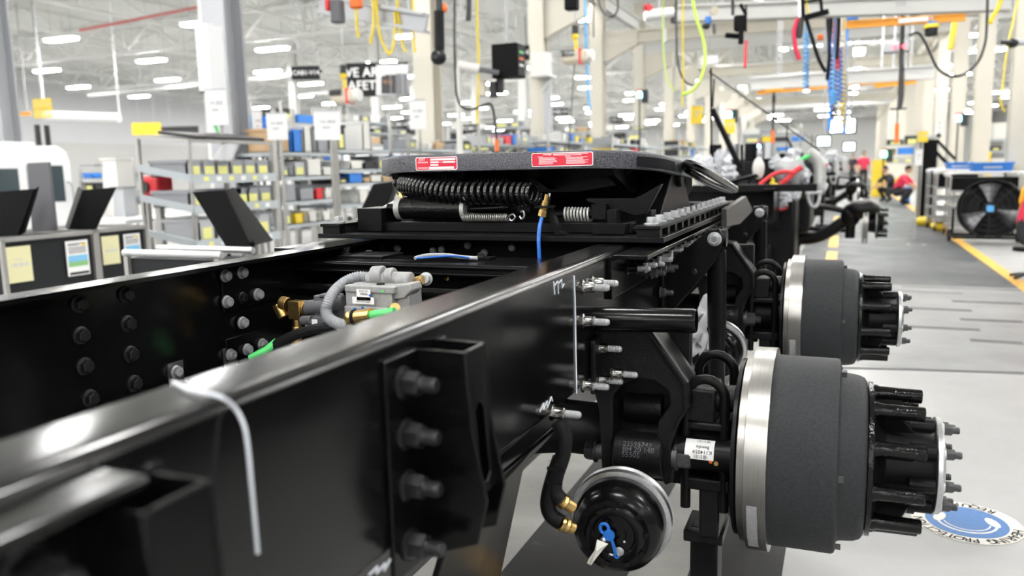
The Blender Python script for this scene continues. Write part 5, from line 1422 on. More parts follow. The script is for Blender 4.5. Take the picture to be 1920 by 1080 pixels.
for k in range(10):
    t_ = R(k * 36); inst('wheel_stud', ME_WHEELSTUD, nt, hc + Vector((.115, .14 * math.cos(t_), .14 * math.sin(t_))), X3, scale=1.0)
MB().sphere((hc.x - .03, hc.y - .06, hc.z + .14), (.17, .13, .10), 16, 10).sphere((hc.x - .14, hc.y - .05, hc.z + .08), (.10, .1, .12), 14, 8).build('brake_caliper', 'black_cast', nt, smooth=60)
MB().box(-.66, -.38, 7.3, 7.9, .33, 1.0).build('radiator_mount', 'black_satin', nt, bevel=.03)
MB().box(-.60, -.30, 8.3, 9.4, .62, 1.22).build('engine_side', 'black_cast', nt, bevel=.05)
for k in range(7): MB().crumple((-.45 + .1 * math.sin(k * 2.1), 7.6 + k * .33, 1.12 + .1 * math.cos(k * 1.7)), .13, 40 + k, .18, 10, 8).build('engine_accessory', 'black_satin' if k % 3 else 'zinc_dull', nt, smooth=50)
MB().box(hc.x - .10, hc.x - .02, hc.y - .165, hc.y - .16, hc.z + .13, hc.z + .16).build('caliper_label', 'label_white', nt)
MB().cyl(hc + Vector((-.14, 0, -.16)), hc + Vector((-.14, 0, .14)), .05, n=14).build('steering_knuckle', 'black_cast', nt)
MB().tube([hc + Vector((-.15, .25, -.1)), Vector((-1.2, hc.y + .25, hc.z - .05))], .025, 8).build('tie_rod', 'black_satin', nt)
MB().tube(smoothpath([hc + Vector((-.15, -.05, .1)), hc + Vector((-.35, -.1, .16)), Vector((-.62, hc.y - .2, hc.z + .22))], 5), .03, 8).build('drag_link', 'black_satin', nt)
tubep([(1516, 284), (1530, 298), (1537, 315), (1537, 345)], 7.2, 11, 10).build('steering_column_casting', 'alu_bright', nt, smooth=60)
tubep([(1536, 345), (1538, 352), (1545, 356)], 7.2, 14, 10).build('casting_foot', 'zinc_dull', nt, smooth=60)
MB().tube(smoothpath([at(x, y, 7.0) for x, y in ((1515, 362), (1516, 374), (1520, 385), (1526, 388), (1532, 385), (1536, 374), (1537, 362))], 5), 3.2 * mpp(7), 8).cyl(at(1510, 362, 7), at(1541, 361, 7), 3.5 * mpp(7), n=8).build('tow_shackle', 'zinc_dull', nt, smooth=60, label='galvanised tow shackle')
for i, (x, y, d, r) in enumerate(((1464, 372, 6.9, 16), (1490, 364, 7.0, 11), (1316, 318, 6.4, 24), (1350, 305, 7.2, 20), (1368, 325, 7.0, 14), (1492, 308, 7.2, 13), (1507, 330, 7.1, 12), (1455, 305, 7.6, 11), (1420, 292, 8.2, 12), (1488, 290, 8.5, 12), (1452, 430, 7.4, 12), (1560, 292, 12, 10))):
    MB().crumple(at(x, y, d), r * mpp(d), i, .34, 18, 12).build('plastic_bag', 'bag_film', nt, smooth=20)
MB().sphere(at(1422, 316, 7.0), (11 * mpp(7), 10 * mpp(7), 21 * mpp(7)), 14, 10).build('horn', 'tan' if False else 'off_white', nt)
tubep([(1410, 330), (1405, 342), (1415, 352), (1432, 346)], 7, 4).build('black_hose', 'rubber', nt, smooth=60)
tubep([(1424, 346), (1440, 334), (1455, 325), (1472, 322), (1490, 324)], 6.9, 4).build('red_hose', 'red', nt, smooth=60)
tubep([(1462, 346), (1478, 334), (1490, 322), (1502, 314)], 7.0, 5).build('red_hose', 'red', nt, smooth=60)
tubep([(1478, 320), (1490, 308), (1503, 299), (1518, 292)], 7.1, 4).build('green_hose', 'green_hose', nt, smooth=60)
tubep([(1446, 395), (1470, 392), (1485, 384)], 6.9, 2).build('red_strap', 'red', nt, smooth=60)
tubep([(1442, 330), (1450, 338), (1446, 344), (1458, 346)], 6.9, 3).build('yellow_cable', 'safety_yellow', nt, smooth=60)
for pts, w, nm in ((((1333, 128), (1334, 272)), 5, 'prop_post'), (((1339, 148), (1336, 200)), 4, 'prop_stay'), (((1336, 205), (1388, 314)), 15, 'prop_arm'), (((1391, 272), (1392, 318)), 8, 'prop_bracket'), (((1329, 134), (1537, 283)), 3.2, 'prop_rod')):
    MB().bar(at(*pts[0], 6.6), at(*pts[1], 6.6), w * mpp(6.6), w * .6 * mpp(6.6)).build(nm, 'panel_black', nt, smooth=0)
MB().bar(at(1334, 272, 6.6), Vector((at(1334, 272, 6.6).x, at(1334, 272, 6.6).y + .3, ZR)), .02).build('prop_foot', 'panel_black', nt, smooth=0)
MB().bar(at(1360, 345, 7.0), at(1420, 328, 7.0), .05, .03).build('hood_stay', 'black_satin', nt)
for x, y, d, r in ((1375, 335, 7.4, 14), (1400, 350, 7.8, 18), (1445, 352, 8, 16), (1385, 370, 7.3, 14)): MB().crumple(at(x, y, d), r * mpp(d), int(x), .1, 10, 8).build('dark_bundle', 'rubber', nt, smooth=60)
# stands under the axles
def stand(x, y, z, lab):
    t = thing('axle_stand', lab, 'stand', (x, y, 0))
    MB().box(x - .032, x + .032, y - .04, y + .04, .06, z).build('post', 'black_satin', t, bevel=.004); MB().box(x - .11, x + .11, y - .2, y + .2, .003, .06).build('foot', 'black_satin', t, bevel=.006); MB().box(x - .045, x + .045, y - .06, y + .06, z - .03, z - .001).build('saddle', 'black_cast', t, bevel=.004)
stand(-.275, 1.84, .46, 'black axle stand under the nearest axle'); stand(-.275, 3.20, .527, 'black axle stand under the second axle'); stand(-.45, hc.y, pb[2].z - .065, 'black stand under the next chassis steer axle')
stand(-1.55, 1.84, .597, 'black axle stand on the far side of the nearest axle'); stand(-1.55, 3.20, .664, 'black axle stand on the far side of the second axle')
for dx_, dy_, w_ in ((.05, 8.5, 'third'), (.15, 17.5, 'farthest')): stand(-.45 + dx_, hc.y + dy_, pb[2].z - .065, f'black stand under the {w_} chassis in line')
n3 = copy_tree(nt, (.05, 8.5, 0), 0, 'third black chassis in line, seen beyond the steer axle')
n4 = copy_tree(nt, (.15, 17.5, 0), 0, 'farthest black chassis in line, small beside the aisle')

# ---------------------------------------------------------------- overhead rails, hoists and tools
def beam_x(px0, py0, px1, py1, d, hpx, m, name, lab, cat, parts=None):
    A, B = at(px0, py0, d), at(px1, py1, d); B = PY(px1, py1, A.y); h = hpx * mpp(d)
    root = thing(name, lab, cat, (A.x, A.y, min(A.z, B.z) - h / 2))
    L_ = B - A; u = L_.normalized(); w = Vector((0, 1, 0))
    b = MB()
    for dz, hh, ww in ((h * .42, h * .16, h * .8), (-h * .42, h * .16, h * .8), (0, h * .7, h * .25)):
        b.obox((A + B) / 2 + Z3 * dz, (L_.length, ww, hh), Matrix((u, w, u.cross(w))).transposed())
    b.build('beam', m, root, smooth=0)
    for f_ in (.15, .85):
        p = A.lerp(B, f_); MB().bar(p + Z3 * h * .5, Vector((p.x, p.y, 7.695)), .035).build('hanger_rod', 'steel_grey', root, smooth=0)
    return root, A, B
r1, A, B = beam_x(1270, 26, 1895, 2, 9.5, 30, 'steel_white', 'crane_rail', 'nearest silver crane rail spanning the top right', 'crane rail')
q = MB(); p = A.lerp(B, .70); mt_ = frame4(p + Vector((0, -.09, 0)), -Y3, Z3); q.text('500', .07, mt_); q.build('lettering', 'steel_grey', r1, smooth=0)
r2, A, B = beam_x(1408, 158, 1752, 134, 17, 24, 'steel_white', 'crane_rail', 'farther silver crane rail below the first', 'crane rail')
r3, A, B = beam_x(1572, 48, 1810, 32, 10.5, 13, 'orange_steel', 'hoist_bridge', 'orange hoist bridge nearest the camera at the top right', 'hoist bridge')
for f_ in (.12, .62): p = A.lerp(B, f_); MB().obox(p + Vector((0, 0, .09)), (.12, .1, .06)).build('trolley', 'tote_blue', r3, bevel=.01)
MB().obox(A.lerp(B, .6) + Vector((0, -.05, 0)), (.34, .02, .05)).build('name_plate', 'label_white', r3)
r4, A, B = beam_x(1420, 172, 1722, 144, 18, 11, 'orange_steel', 'hoist_bridge', 'long orange hoist bridge behind the hanging hoses', 'hoist bridge')
r5, A, B = beam_x(1640, 160, 1718, 152, 17.5, 9, 'orange_steel', 'hoist_bridge', 'short orange hoist bridge left of the black cable drop', 'hoist bridge')
r6, A, B = beam_x(600, 8, 800, 44, 11.5, 34, 'steel_grey', 'crane_rail', 'grey crane rail at the top centre left of the pale column', 'crane rail')

def chain_hoist(px, py, d, lab, text):
    c = at(px, py, d); k = mpp(d); root = thing('chain_hoist', lab, 'hoist', (c.x, c.y, c.z - 18 * k))
    MB().box(c.x - 26 * k, c.x + 26 * k, c.y - 12 * k, c.y + 12 * k, c.z - 14 * k, c.z + 12 * k).build('hoist_body', 'tan', root, bevel=8 * k, seg=3)
    MB().cyl((c.x + 24 * k, c.y, c.z), (c.x + 34 * k, c.y, c.z), 11 * k, n=14).build('motor_cap', 'off_white', root)
    MB().box(c.x + 10 * k, c.x + 14 * k, c.y - 12.6 * k, c.y + 12.6 * k, c.z - 15 * k, c.z + 13 * k).build('red_band', 'red', root)
    MB().box(c.x - 25 * k, c.x + 2 * k, c.y - 13.2 * k, c.y - 12.8 * k, c.z - 0 * k, c.z + 11 * k).build('plate', 'bin_black', root)
    if text: q = MB().text(text, 9 * k, frame4((c.x - 11 * k, c.y - 13.6 * k, c.z + 5 * k), -Y3, Z3)); q.build('lettering', 'label_white', root, smooth=0)
    MB().tube(smoothpath([c + Vector((0, 0, 12 * k)), c + Vector((2 * k, 0, 24 * k)), c + Vector((-2 * k, 0, 34 * k))], 5), 3.5 * k, 8).lathe([(0, 7 * k), (6 * k, 7 * k)], c + Vector((0, 0, 34 * k)), Z3, 14).build('hook', 'safety_yellow', root)
    MB().cyl(c + Vector((0, 0, 40 * k)), c + Vector((0, 0, 56 * k)), 6.5 * k, n=12).build('hook_block', 'bin_black', root)
    MB().cyl(c + Vector((0, 0, 56 * k)), Vector((c.x, c.y, 7.695)), 1.2 * k, n=6).build('chain', 'steel_grey', root)
    MB().tube(smoothpath([c + Vector((-2 * k, 0, -14 * k)), c + Vector((-6 * k, 0, -60 * k)), c + Vector((-12 * k, 0, -130 * k)), c + Vector((-16 * k, 0, -180 * k))], 6), 1 * k, 6).build('pendant_cable', 'bin_black', root)
    return root
chain_hoist(1079, 106, 12, 'tan one ton chain hoist hanging from a yellow hook', '1 TON'); chain_hoist(646, 180, 16, 'tan chain hoist below the safety banner', '')
# hanging torque tool with the round end
t = thing('torque_tool', 'black hanging torque tool with a round end left of the black cable', 'tool', at(822, 120, 7)); k = mpp(7)
MB().sphere(at(822, 107, 7), 15 * k, 18, 12).build('tool_head', 'dark_bolt', t); MB().lathe([(0, 7 * k), (2 * k, 7 * k), (2 * k, 4 * k), (0, 3 * k)], at(817, 105, 7) - Vector((-.38, .913, 0)) * 13.5 * k, -Vector((-.38, .913, 0)), 16).build('socket', 'bin_black', t)
MB().cyl(at(824, 95, 7), at(823, 22, 7), 10 * k, n=14).build('tool_body', 'black_satin', t); MB().cyl(at(823, 22, 7), at(823, -60, 7), 6 * k, n=12).build('tool_grip', 'bin_black', t); MB().sphere(at(834, 15, 7), (5 * k, 5 * k, 9 * k), 10, 8).build('trigger', 'orange_paint', t)
p = at(823, -60, 7); MB().cyl(p, (p.x, p.y, 7.695), .01, n=6).build('hanger_wire', 'steel_grey', t)
# black speaker box on an arm
t = thing('speaker_box', 'large black box speaker on an arm beside the pale column', 'speaker', at(935, 150, 9)); k = mpp(9); c = at(945, 112, 9)
MB().box(c.x - 26 * k, c.x + 26 * k, c.y, c.y + 44 * k, c.z - 32 * k, c.z + 30 * k).build('box_body', 'panel_black', t, bevel=.01); MB().box(c.x + 26 * k, c.x + 27 * k, c.y + 4 * k, c.y + 40 * k, c.z - 28 * k, c.z + 26 * k).build('side_panel', 'case_black', t)
for j in range(3): MB().obox((c.x + 27.5 * k, c.y + 20 * k, c.z + (14 - j * 12) * k), (.004, 20 * k, 4 * k)).build('side_label', ('green_hose', 'orange_paint', 'label_white')[j], t)
MB().cyl(at(900, 130, 9), at(935, 137, 9), 5 * k, n=12).build('arm_end', 'panel_grey', t); MB().cyl(at(860, 122, 9.1), at(900, 130, 9.05), 9 * k, n=14).build('arm', 'off_white', t); MB().cyl(at(858, 128, 9.1), (at(858, 128, 9.1).x, at(858, 128, 9.1).y, 0), 6 * k, n=14).build('arm_post', 'off_white', t)
for x, y in ((905, 165), (925, 168), (938, 160)): MB().obox(at(x, y, 9.2), (14 * k, 10 * k, 30 * k)).build('control_unit', 'bin_black' if x != 905 else 'tan', t, bevel=.01)
MB().cyl((c.x, c.y + .1, c.z + 30 * k), (c.x, c.y + .1, 7.695), .02, n=8).build('hanger_pole', 'steel_grey', t)
def cable(pts, d, rpx, m, lab, name='cable', cat='cable', top=True, n=8):
    P_ = [at(p[0], p[1], p[2] if len(p) > 2 else d) for p in pts]
    b = MB().tube(smoothpath(P_, 6), rpx * mpp(d), n)
    if top: b.cyl(P_[0], (P_[0].x, P_[0].y, 7.695), rpx * mpp(d), n=6)
    o = b.build(name, m, None, smooth=60); tag(o, lab, cat); return o
cable([(853, -40), (852, 60), (854, 150), (858, 185), (870, 203), (890, 204), (910, 196), (922, 198), (928, 230), (931, 262)], 8, 2.4, 'bin_black', 'black cable looping down beside the speaker box')
t = thing('orange_connector', 'orange connector hanging at the end of the black cable', 'connector', at(931, 285, 8)); MB().cyl(at(931, 262, 8), at(932, 284, 8), 4 * mpp(8), n=12).build('grip', 'orange_paint', t); MB().cyl(at(932, 284, 8), at(932, 292, 8), 3 * mpp(8), n=10).build('tip', 'bin_black', t)
cable([(893, -30), (895, 50), (897, 120), (896, 170), (894, 232)], 10, 2.4, 'yellow_rope', 'straight yellow cable right of the black cable loop')
cable([(880, -40), (879, 20), (878, 38)], 8, 5, 'bin_black', 'thick black hose end at the top left of the speaker box', name='air_hose', cat='hose')
for i, pts in enumerate((((668, 15), (669, 45), (672, 70)), ((700, 8), (700, 50), (694, 82)), ((706, 12), (710, 55), (722, 90), (732, 100), (740, 70), (741, 20)), ((746, 20), (752, 70), (760, 98)), ((775, 40), (775, 70), (778, 98)))):
    cable(pts, 11, 2.6, 'yellow_rope', f'yellow festoon cable, {ORD[i]} from the left under the grey crane rail')
cable([(1097, -30), (1098, 60), (1101, 130), (1103, 175), (1106, 205)], 12, 2.5, 'sky_blue', 'pale blue air line right of the tan one ton hoist')
cable([(1112, -20), (1113, 70)], 12, 1.6, 'bin_black', 'thin black drop cable right of the pale blue air line')
cable([(1120, -10), (1128, 18), (1145, 32), (1158, 18), (1157, -10)], 12, 1.8, 'bin_black', 'short black cable loop at the top centre', top=False)
cable([(1297, -10), (1306, 35), (1319, 75), (1322, 110), (1315, 145), (1300, 168), (1278, 178)], 7, 3.2, 'lime_hose', 'lime green air hose curving down at the top right', name='air_hose', cat='hose')
cable([(1243, 81), (1245, 110), (1251, 148), (1265, 172)], 9, 1.4, 'lime_hose', 'thin lime hose left of the yellow rope', name='air_hose', cat='hose')
cable([(1281, -20), (1280, 60), (1281, 130), (1279, 200)], 9, 1.8, 'yellow_rope', 'thin straight yellow rope left of the lime hose', name='rope', cat='rope')
cable([(1268, 30), (1270, 110), (1282, 150), (1300, 160)], 9, 1.8, 'bin_black', 'thin black cable beside the straight yellow rope')
cable([(1852, -20), (1850, 50), (1846, 85), (1832, 118), (1806, 140), (1780, 142), (1758, 128), (1744, 100), (1735, 80), (1722, 62), (1706, 66)], 8, 2.4, 'bin_black', 'long black cable loop hanging at the upper right')
cable([(1880, -10), (1871, 16), (1862, 30), (1856, 44)], 7, 4, 'yellow_rope', 'thick knotted yellow rope end near the top right corner', name='rope', cat='rope')
cable([(1910, -5), (1895, 60), (1886, 110), (1880, 160), (1876, 190), (1884, 210)], 10, 1.6, 'yellow_rope', 'thin yellow rope hanging down the right hand column', name='rope', cat='rope')
cable([(1790, 45), (1786, 70), (1782, 92)], 11, 5, 'yellow_rope', 'bundle of yellow straps below the orange bridge', name='strap', cat='strap')
cable([(1690, 100), (1691, 140), (1690, 180), (1686, 205)], 12, 4.5, 'bin_black', 'thick black cable drop over the aisle', name='cable')
cable([(1693, 0), (1694, 60), (1690, 100)], 12, 1.5, 'bin_black', 'thin wire above the thick black cable drop')
t = thing('pendant_control', 'orange pendant control hanging over the aisle', 'pendant', at(1682, 270, 13)); p = at(1682, 205, 13); MB().cyl((p.x, p.y, 7.695), at(1682, 232, 13), 1.2 * mpp(13), n=8).build('cable', 'bin_black', t); MB().cyl(at(1682, 232, 13), at(1681, 268, 13), 4 * mpp(13), n=10).build('grip', 'orange_paint', t); MB().obox(at(1684, 204, 13), (28 * mpp(13), .03, 4 * mpp(13))).build('guard', 'panel_grey', t)
t = thing('pendant_control', 'orange pendant control on a black pole under the orange bridge', 'pendant', at(1449, 285, 14)); MB().cyl(at(1451, 172, 14), at(1449, 245, 14), 2.2 * mpp(14), n=8).build('pole', 'bin_black', t); MB().cyl(at(1449, 245, 14), at(1449, 278, 14), 3.5 * mpp(14), n=10).build('grip', 'orange_paint', t); MB().obox(at(1451, 186, 14), (.06, .06, .12)).build('clamp', 'bin_black', t); MB().obox(at(1451, 170, 14), (.3, .1, .06)).build('trolley', 'orange_steel', t)
# tool balancers
t = thing('tool_balancer', 'black tool balancer with a red bar hanging at the upper right', 'tool', at(1385, 125, 8)); k = mpp(8)
MB().box(at(1374, 55, 8).x, at(1398, 55, 8).x, at(1385, 40, 8).y, at(1385, 40, 8).y + .12, at(1385, 57, 8).z, at(1385, 28, 8).z).build('body', 'panel_black', t, bevel=.02); MB().cyl(at(1374, 28, 8), at(1374, -60, 8), 3 * k, n=8).build('hose', 'bin_black', t)
MB().bar(at(1388, 8, 8), at(1399, 28, 8), 6 * k).bar(at(1399, 10, 8), at(1399, 60, 8), 3 * k).build('bail', 'panel_black', t); MB().bar(at(1390, 55, 8), at(1389, 82, 8), 9 * k).build('spindle', 'panel_black', t, bevel=.004); MB().cyl(at(1360, 66, 8), at(1384, 68, 8), 5 * k, n=10).build('handle', 'panel_black', t); MB().bar(at(1399, 76, 8), at(1397, 127, 8), 5 * k).build('red_bar', 'red', t); MB().sphere(at(1395, 34, 8), 2.6 * k, 10, 8).build('status_lamp', 'lamp_green', t)
p = at(1374, -60, 8); MB().cyl(p, (p.x, p.y, 7.695), .01, n=6).build('hanger_wire', 'steel_grey', t)
t = thing('tool_balancer', 'white round spool with a blue clamp left of the black balancer', 'tool', at(1338, 60, 8.5)); k = mpp(8.5)
MB().lathe([(-4 * k, 8 * k), (4 * k, 8 * k)], at(1339, 20, 8.5), (-.38, .913, 0), 18).build('spool', 'tan', t); MB().obox(at(1328, 38, 8.5), (11 * k, 8 * k, 14 * k)).build('clamp', 'tote_blue', t, bevel=.01); MB().sphere(at(1324, 49, 8.5), (8 * k, 8 * k, 6 * k), 10, 8).build('coupling', 'bin_black', t); MB().cyl(at(1338, 45, 8.5), at(1340, 63, 8.5), 3.5 * k, n=8).build('grip', 'panel_grey', t)
p = at(1339, 12, 8.5); MB().cyl(p, (p.x, p.y, 7.695), .008, n=6).build('hanger_wire', 'steel_grey', t)
c = at(1330, 112, 9); t = thing('hanging_card', 'white card hanging below the white spool', 'card', c); MB().obox(c, (32 * mpp(9), .01, 16 * mpp(9))).build('sheet', 'label_white', t); MB().cyl(c, (c.x, c.y, 7.695), .004, n=6).build('string', 'steel_grey', t)
t = thing('gripper_frame', 'black lifting gripper frame hanging at the top right', 'gripper', at(1530, 40, 8.2)); k = mpp(8.2)
for a_, b2, w in (((1504, -25), (1506, 34), 7), ((1506, 34), (1552, 22), 10), ((1536, -25), (1541, 20), 6), ((1505, 5), (1540, -2), 5)): MB().bar(at(*a_, 8.2), at(*b2, 8.2), w * k).build('bar', 'panel_black', t, smooth=0)
MB().bar(at(1508, -20, 8.2), at(1516, 30, 8.2), 4 * k).build('yellow_lever', 'yellow_rope', t); MB().bar(at(1498, -25, 8.2), at(1500, 34, 8.2), 4 * k).build('cylinder', 'zinc', t); MB().cyl(at(1502, 34, 8.2), at(1498, 70, 8.2), 6 * k, n=10).build('hose_end', 'bin_black', t); p = at(1520, -25, 8.2); MB().cyl(p, (p.x, p.y, 7.695), .02, n=6).build('hanger_pole', 'steel_grey', t)
cable([(1496, 35), (1489, 60), (1492, 90), (1499, 112)], 8.2, 4, 'red_shirt', 'pink red hose hanging from the gripper frame', name='air_hose', cat='hose', top=False)
cable([(1512, 36), (1522, 70), (1535, 110), (1548, 135)], 8.2, 3.5, 'rubber', 'dark hose slanting down from the gripper frame', name='air_hose', cat='hose', top=False)
def coil(px, py0, py1, d, rpx, wpx, turns, m, lab):
    A, B = at(px, py0, d), at(px, py1, d); k = mpp(d)
    pts = [A.lerp(B, i / (turns * 10)) + Vector((math.cos(i * .628), math.sin(i * .628), 0)) * rpx * k for i in range(turns * 10 + 1)]
    o = MB().tube(pts, wpx * k, 6).cyl(A, (A.x, A.y, 7.695), wpx * k, n=6).build('coiled_hose', m, None, smooth=60); tag(o, lab, 'hose'); return o
coil(1511, 62, 168, 10, 5, 1.6, 14, 'sky_blue', 'light blue coiled air hose left of the big hose bundle')
coil(1568, 40, 130, 9.5, 6, 1.6, 12, 'red', 'red coiled hose in the big hanging bundle'); coil(1572, 90, 190, 9.6, 7, 1.6, 12, 'tote_blue', 'deep blue coiled hose low in the hanging bundle'); coil(1577, 60, 170, 9.7, 5, 1.4, 14, 'label_white', 'white coiled hose in the big hanging bundle'); coil(1563, 100, 220, 9.8, 5, 1.6, 14, 'bin_black', 'black coiled hose in the big hanging bundle'); coil(1580, 130, 230, 10, 5, 1.6, 12, 'yellow_rope', 'yellow coiled hose at the foot of the hanging bundle'); coil(1562, 170, 195, 9.4, 4, 2, 4, 'sky_blue', 'short pale blue coiled hose end below the bundle')
for i, (px, py0, py1, d, m, lab) in enumerate(((1556, -20, 80, 9, 'black_satin', 'dark hose at the left of the hanging bundle'), (1570, -30, 110, 9.2, 'rubber', 'thick dark hose at the middle of the hanging bundle'), (1552, 40, 150, 9.8, 'rubber', 'thin dark hose left of the white coiled one'), (1583, 60, 240, 10, 'steel_grey', 'grey hose at the right of the hanging bundle'), (1555, 150, 245, 12, 'tote_blue', 'straight blue post left below the bundle'), (1583, 180, 250, 12, 'tote_blue', 'straight blue post right below the bundle'))):
    cable([(px, py0), (px + 3, (py0 + py1) / 2), (px - 1, py1)], d, 3.4, m, lab, name='air_hose', cat='hose')
t = thing('strip_fixture_tool', 'grey torque driver with an orange clip beside the hanging bundle', 'tool', at(1548, 100, 10)); MB().cyl(at(1548, 60, 10), at(1549, 98, 10), 6 * mpp(10), n=12).build('body', 'steel_grey', t); MB().obox(at(1538, 70, 10), (.07, .04, .07)).build('clip', 'orange_paint', t, bevel=.01); p = at(1548, 60, 10); MB().cyl(p, (p.x, p.y, 7.695), .01, n=6).build('hanger_wire', 'steel_grey', t)
t = thing('junction_box', 'grey junction box with two red lamps over the aisle', 'box', at(1680, 100, 12)); c = at(1680, 88, 12); k = mpp(12)
MB().box(c.x - 20 * k, c.x + 22 * k, c.y, c.y + .2, c.z - 9 * k, c.z + 9 * k).build('box_body', 'steel_grey', t, bevel=.01)
for dx in (-1, 13): MB().sphere((c.x + dx * k, c.y - .01, c.z), 3 * k, 10, 8).build('red_lamp', 'lamp_red', t)
MB().cyl((c.x, c.y + .1, c.z), (c.x, c.y + .1, 7.695), .012, n=6).build('hanger_pole', 'steel_grey', t)
t = thing('cable_reel', 'dark green cable reel hanging below the orange bridge', 'reel', at(1746, 66, 10)); MB().cyl(at(1746, 54, 10), at(1746, 66, 10), 11 * mpp(10), n=18).build('drum', 'case_black', t); MB().cyl(at(1746, 47, 10), at(1746, 54, 10), 13 * mpp(10), n=18).build('cover', 'yellow_rope', t); MB().obox(at(1748, 44, 10), (.1, .06, .05)).build('bracket', 'tote_blue', t); p = at(1746, 44, 10); MB().cyl(p, (p.x, p.y, 7.695), .012, n=6).build('hanger_pole', 'steel_grey', t)
t = thing('spot_camera', 'dark round spotlight fixed to the right hand column', 'spotlight', at(1900, 80, 10)); k = mpp(10); MB().cyl(at(1876, 79, 10), at(1900, 80, 10), 4 * k, n=12).build('nozzle', 'bin_black', t); MB().sphere(at(1898, 81, 10), (11 * k, 11 * k, 9 * k), 14, 10).build('body', 'dark_bolt', t); MB().cyl(at(1905, 80, 10), at(1960, 76, 10), 6 * k, n=10).build('arm', 'steel_grey', t)
t = thing('red_hoist', 'red and grey hoist end cut off left of the safety banner', 'hoist', at(632, 45, 9)); k = mpp(9); MB().obox(at(633, 22, 9), (22 * k, 20 * k, 42 * k)).build('body', 'panel_grey', t, bevel=.02); MB().obox(at(616, 10, 9), (8 * k, 14 * k, 20 * k)).build('cap', 'red', t, bevel=.01); MB().obox(at(668, 6, 9), (22 * k, 16 * k, 20 * k)).build('guard', 'orange_paint', t, bevel=.02); p = at(633, 0, 9); MB().cyl(p, (p.x, p.y, 7.695), .012, n=6).build('chain', 'steel_grey', t)
c = at(1072, 6, 8); t = thing('ceiling_speaker', 'small black speaker at the top centre edge', 'speaker', c); MB().obox(c, (24 * mpp(8), .12, 26 * mpp(8))).build('body', 'panel_black', t, bevel=.015); MB().cyl(c, (c.x, c.y, 7.695), .01, n=6).build('hanger_pole', 'steel_grey', t)
t = thing('hoist_cover', 'white round hoist cover at the top right of centre', 'hoist', at(1250, 40, 11)); MB().cyl(at(1208, 30, 11), at(1262, 24, 11), 10 * mpp(11), n=16).build('shroud', 'white_paint', t); MB().crumple(at(1215, 18, 11), 9 * mpp(11), 3, .3).build('red_cloth', 'red', t); MB().cyl(at(1262, 24, 11), at(1263, 42, 11), 5 * mpp(11), n=10).build('black_grip', 'bin_black', t); MB().cyl(at(1245, 55, 11), at(1245, 80, 11), 4 * mpp(11), n=10).build('grey_grip', 'steel_grey', t); MB().bar(at(1245, 30, 11), at(1245, 60, 11), .02).build('link', 'steel_grey', t); p = at(1235, 20, 11); MB().cyl(p, (p.x, p.y, 7.695), .012, n=6).build('hanger_pole', 'steel_grey', t)

# ---------------------------------------------------------------- signal lamps and screens
def andon(px, py, d, m, lab, hh=0.25):
    c = at(px, py, d); k = mpp(d); root = thing('signal_lamp', lab, 'signal lamp', (c.x, c.y, 0))
    MB().lathe([(0, 5 * k), (9 * k, 5 * k), (11 * k, 2 * k)], c - Z3 * 5 * k, Z3, 14).build('lens', m, root); MB().cyl(c + Z3 * 6 * k, c + Z3 * 10 * k, 4 * k, n=12).build('red_cap', 'red', root); MB().cyl(c - Z3 * 5 * k, (c.x, c.y, 0), 1.5 * k, n=8).build('pole', 'bin_black', root); MB().obox(c + Vector((10 * k, .02, -3 * k)), (12 * k, .05, 24 * k)).build('backing', 'bin_black', root)
    return root
andon(1367, 215, 18.6, 'lamp_cyan', 'cyan signal lamp behind the diagonal prop bar'); andon(1797, 222, 18, 'lamp_cyan', 'cyan signal lamp between the right hand columns'); andon(1657, 289, 26, 'lamp_green', 'bright green signal lamp at the far end of the aisle'); andon(1421, 277, 20, 'lamp_blue', 'blue signal lamp behind the plastic bags'); andon(1199, 178, 15, 'lamp_cyan', 'pale blue signal lamp right of the bright column')
for i, (x0, y0_, x1, y1_, d, lab) in enumerate(((1556, 226, 1582, 248, 24, 'glowing white screen left of the blue post'), (1585, 224, 1603, 248, 24, 'glowing white screen right of the blue post'), (1533, 257, 1556, 273, 28, 'glowing low white screen behind the next chassis'), (1582, 268, 1602, 282, 28, 'glowing blue white screen above the distant chassis'))):
    A, B = at(x0, y1_, d), at(x1, y0_, d); t = thing('display_screen', lab, 'screen', ((A.x + B.x) / 2, A.y, A.z))
    MB().box(A.x - .05, B.x + .05, A.y, A.y + .12, A.z - .05, B.z + .05).build('bezel', 'bin_black', t); MB().box(A.x, B.x, A.y - .01, A.y, A.z, B.z).build('screen', 'screen', t); MB().cyl(((A.x + B.x) / 2, A.y + .06, B.z), ((A.x + B.x) / 2, A.y + .06, 7.695), .03, n=8).build('hanger_pole', 'steel_grey', t)

# ---------------------------------------------------------------- right hand side of the aisle
# drum fan
fc = at(1856, 391, 12.2); k = mpp(12.2); FR = 56 * k
t = thing('drum_fan', 'large black drum fan beside the trolleys', 'fan', (fc.x, fc.y, 0)); fa = Vector((-.25, -1, .06)).normalized()
MB().lathe([(-.34, FR * .96), (-.34, FR), (0, FR), (0, FR * .96), (-.34, FR * .96)], fc, fa, 40, cap=False).build('fan_drum', 'panel_black', t, smooth=40)
fr = frame(fa, Z3)
for j in range(3):
    b = MB(); t0 = R(95 + 120 * j); vs = []
    for i in range(7):
        rr = FR * (.1 + .8 * i / 6); wd = R(34) * (.7 + .4 * i / 6)
        for s in (-1, 0, 1): vs.append(fc + fr @ Vector((rr * math.cos(t0 + s * wd * .6), rr * math.sin(t0 + s * wd * .6), -.16 + .05 * s)))
    b.add(vs, [(i * 3 + s, i * 3 + s + 1, i * 3 + s + 4, i * 3 + s + 3) for i in range(6) for s in (0, 1)])
    o = b.build('blade', 'fan_blade', t, smooth=60); m_ = o.modifiers.new('thick', 'SOLIDIFY'); m_.thickness = .008
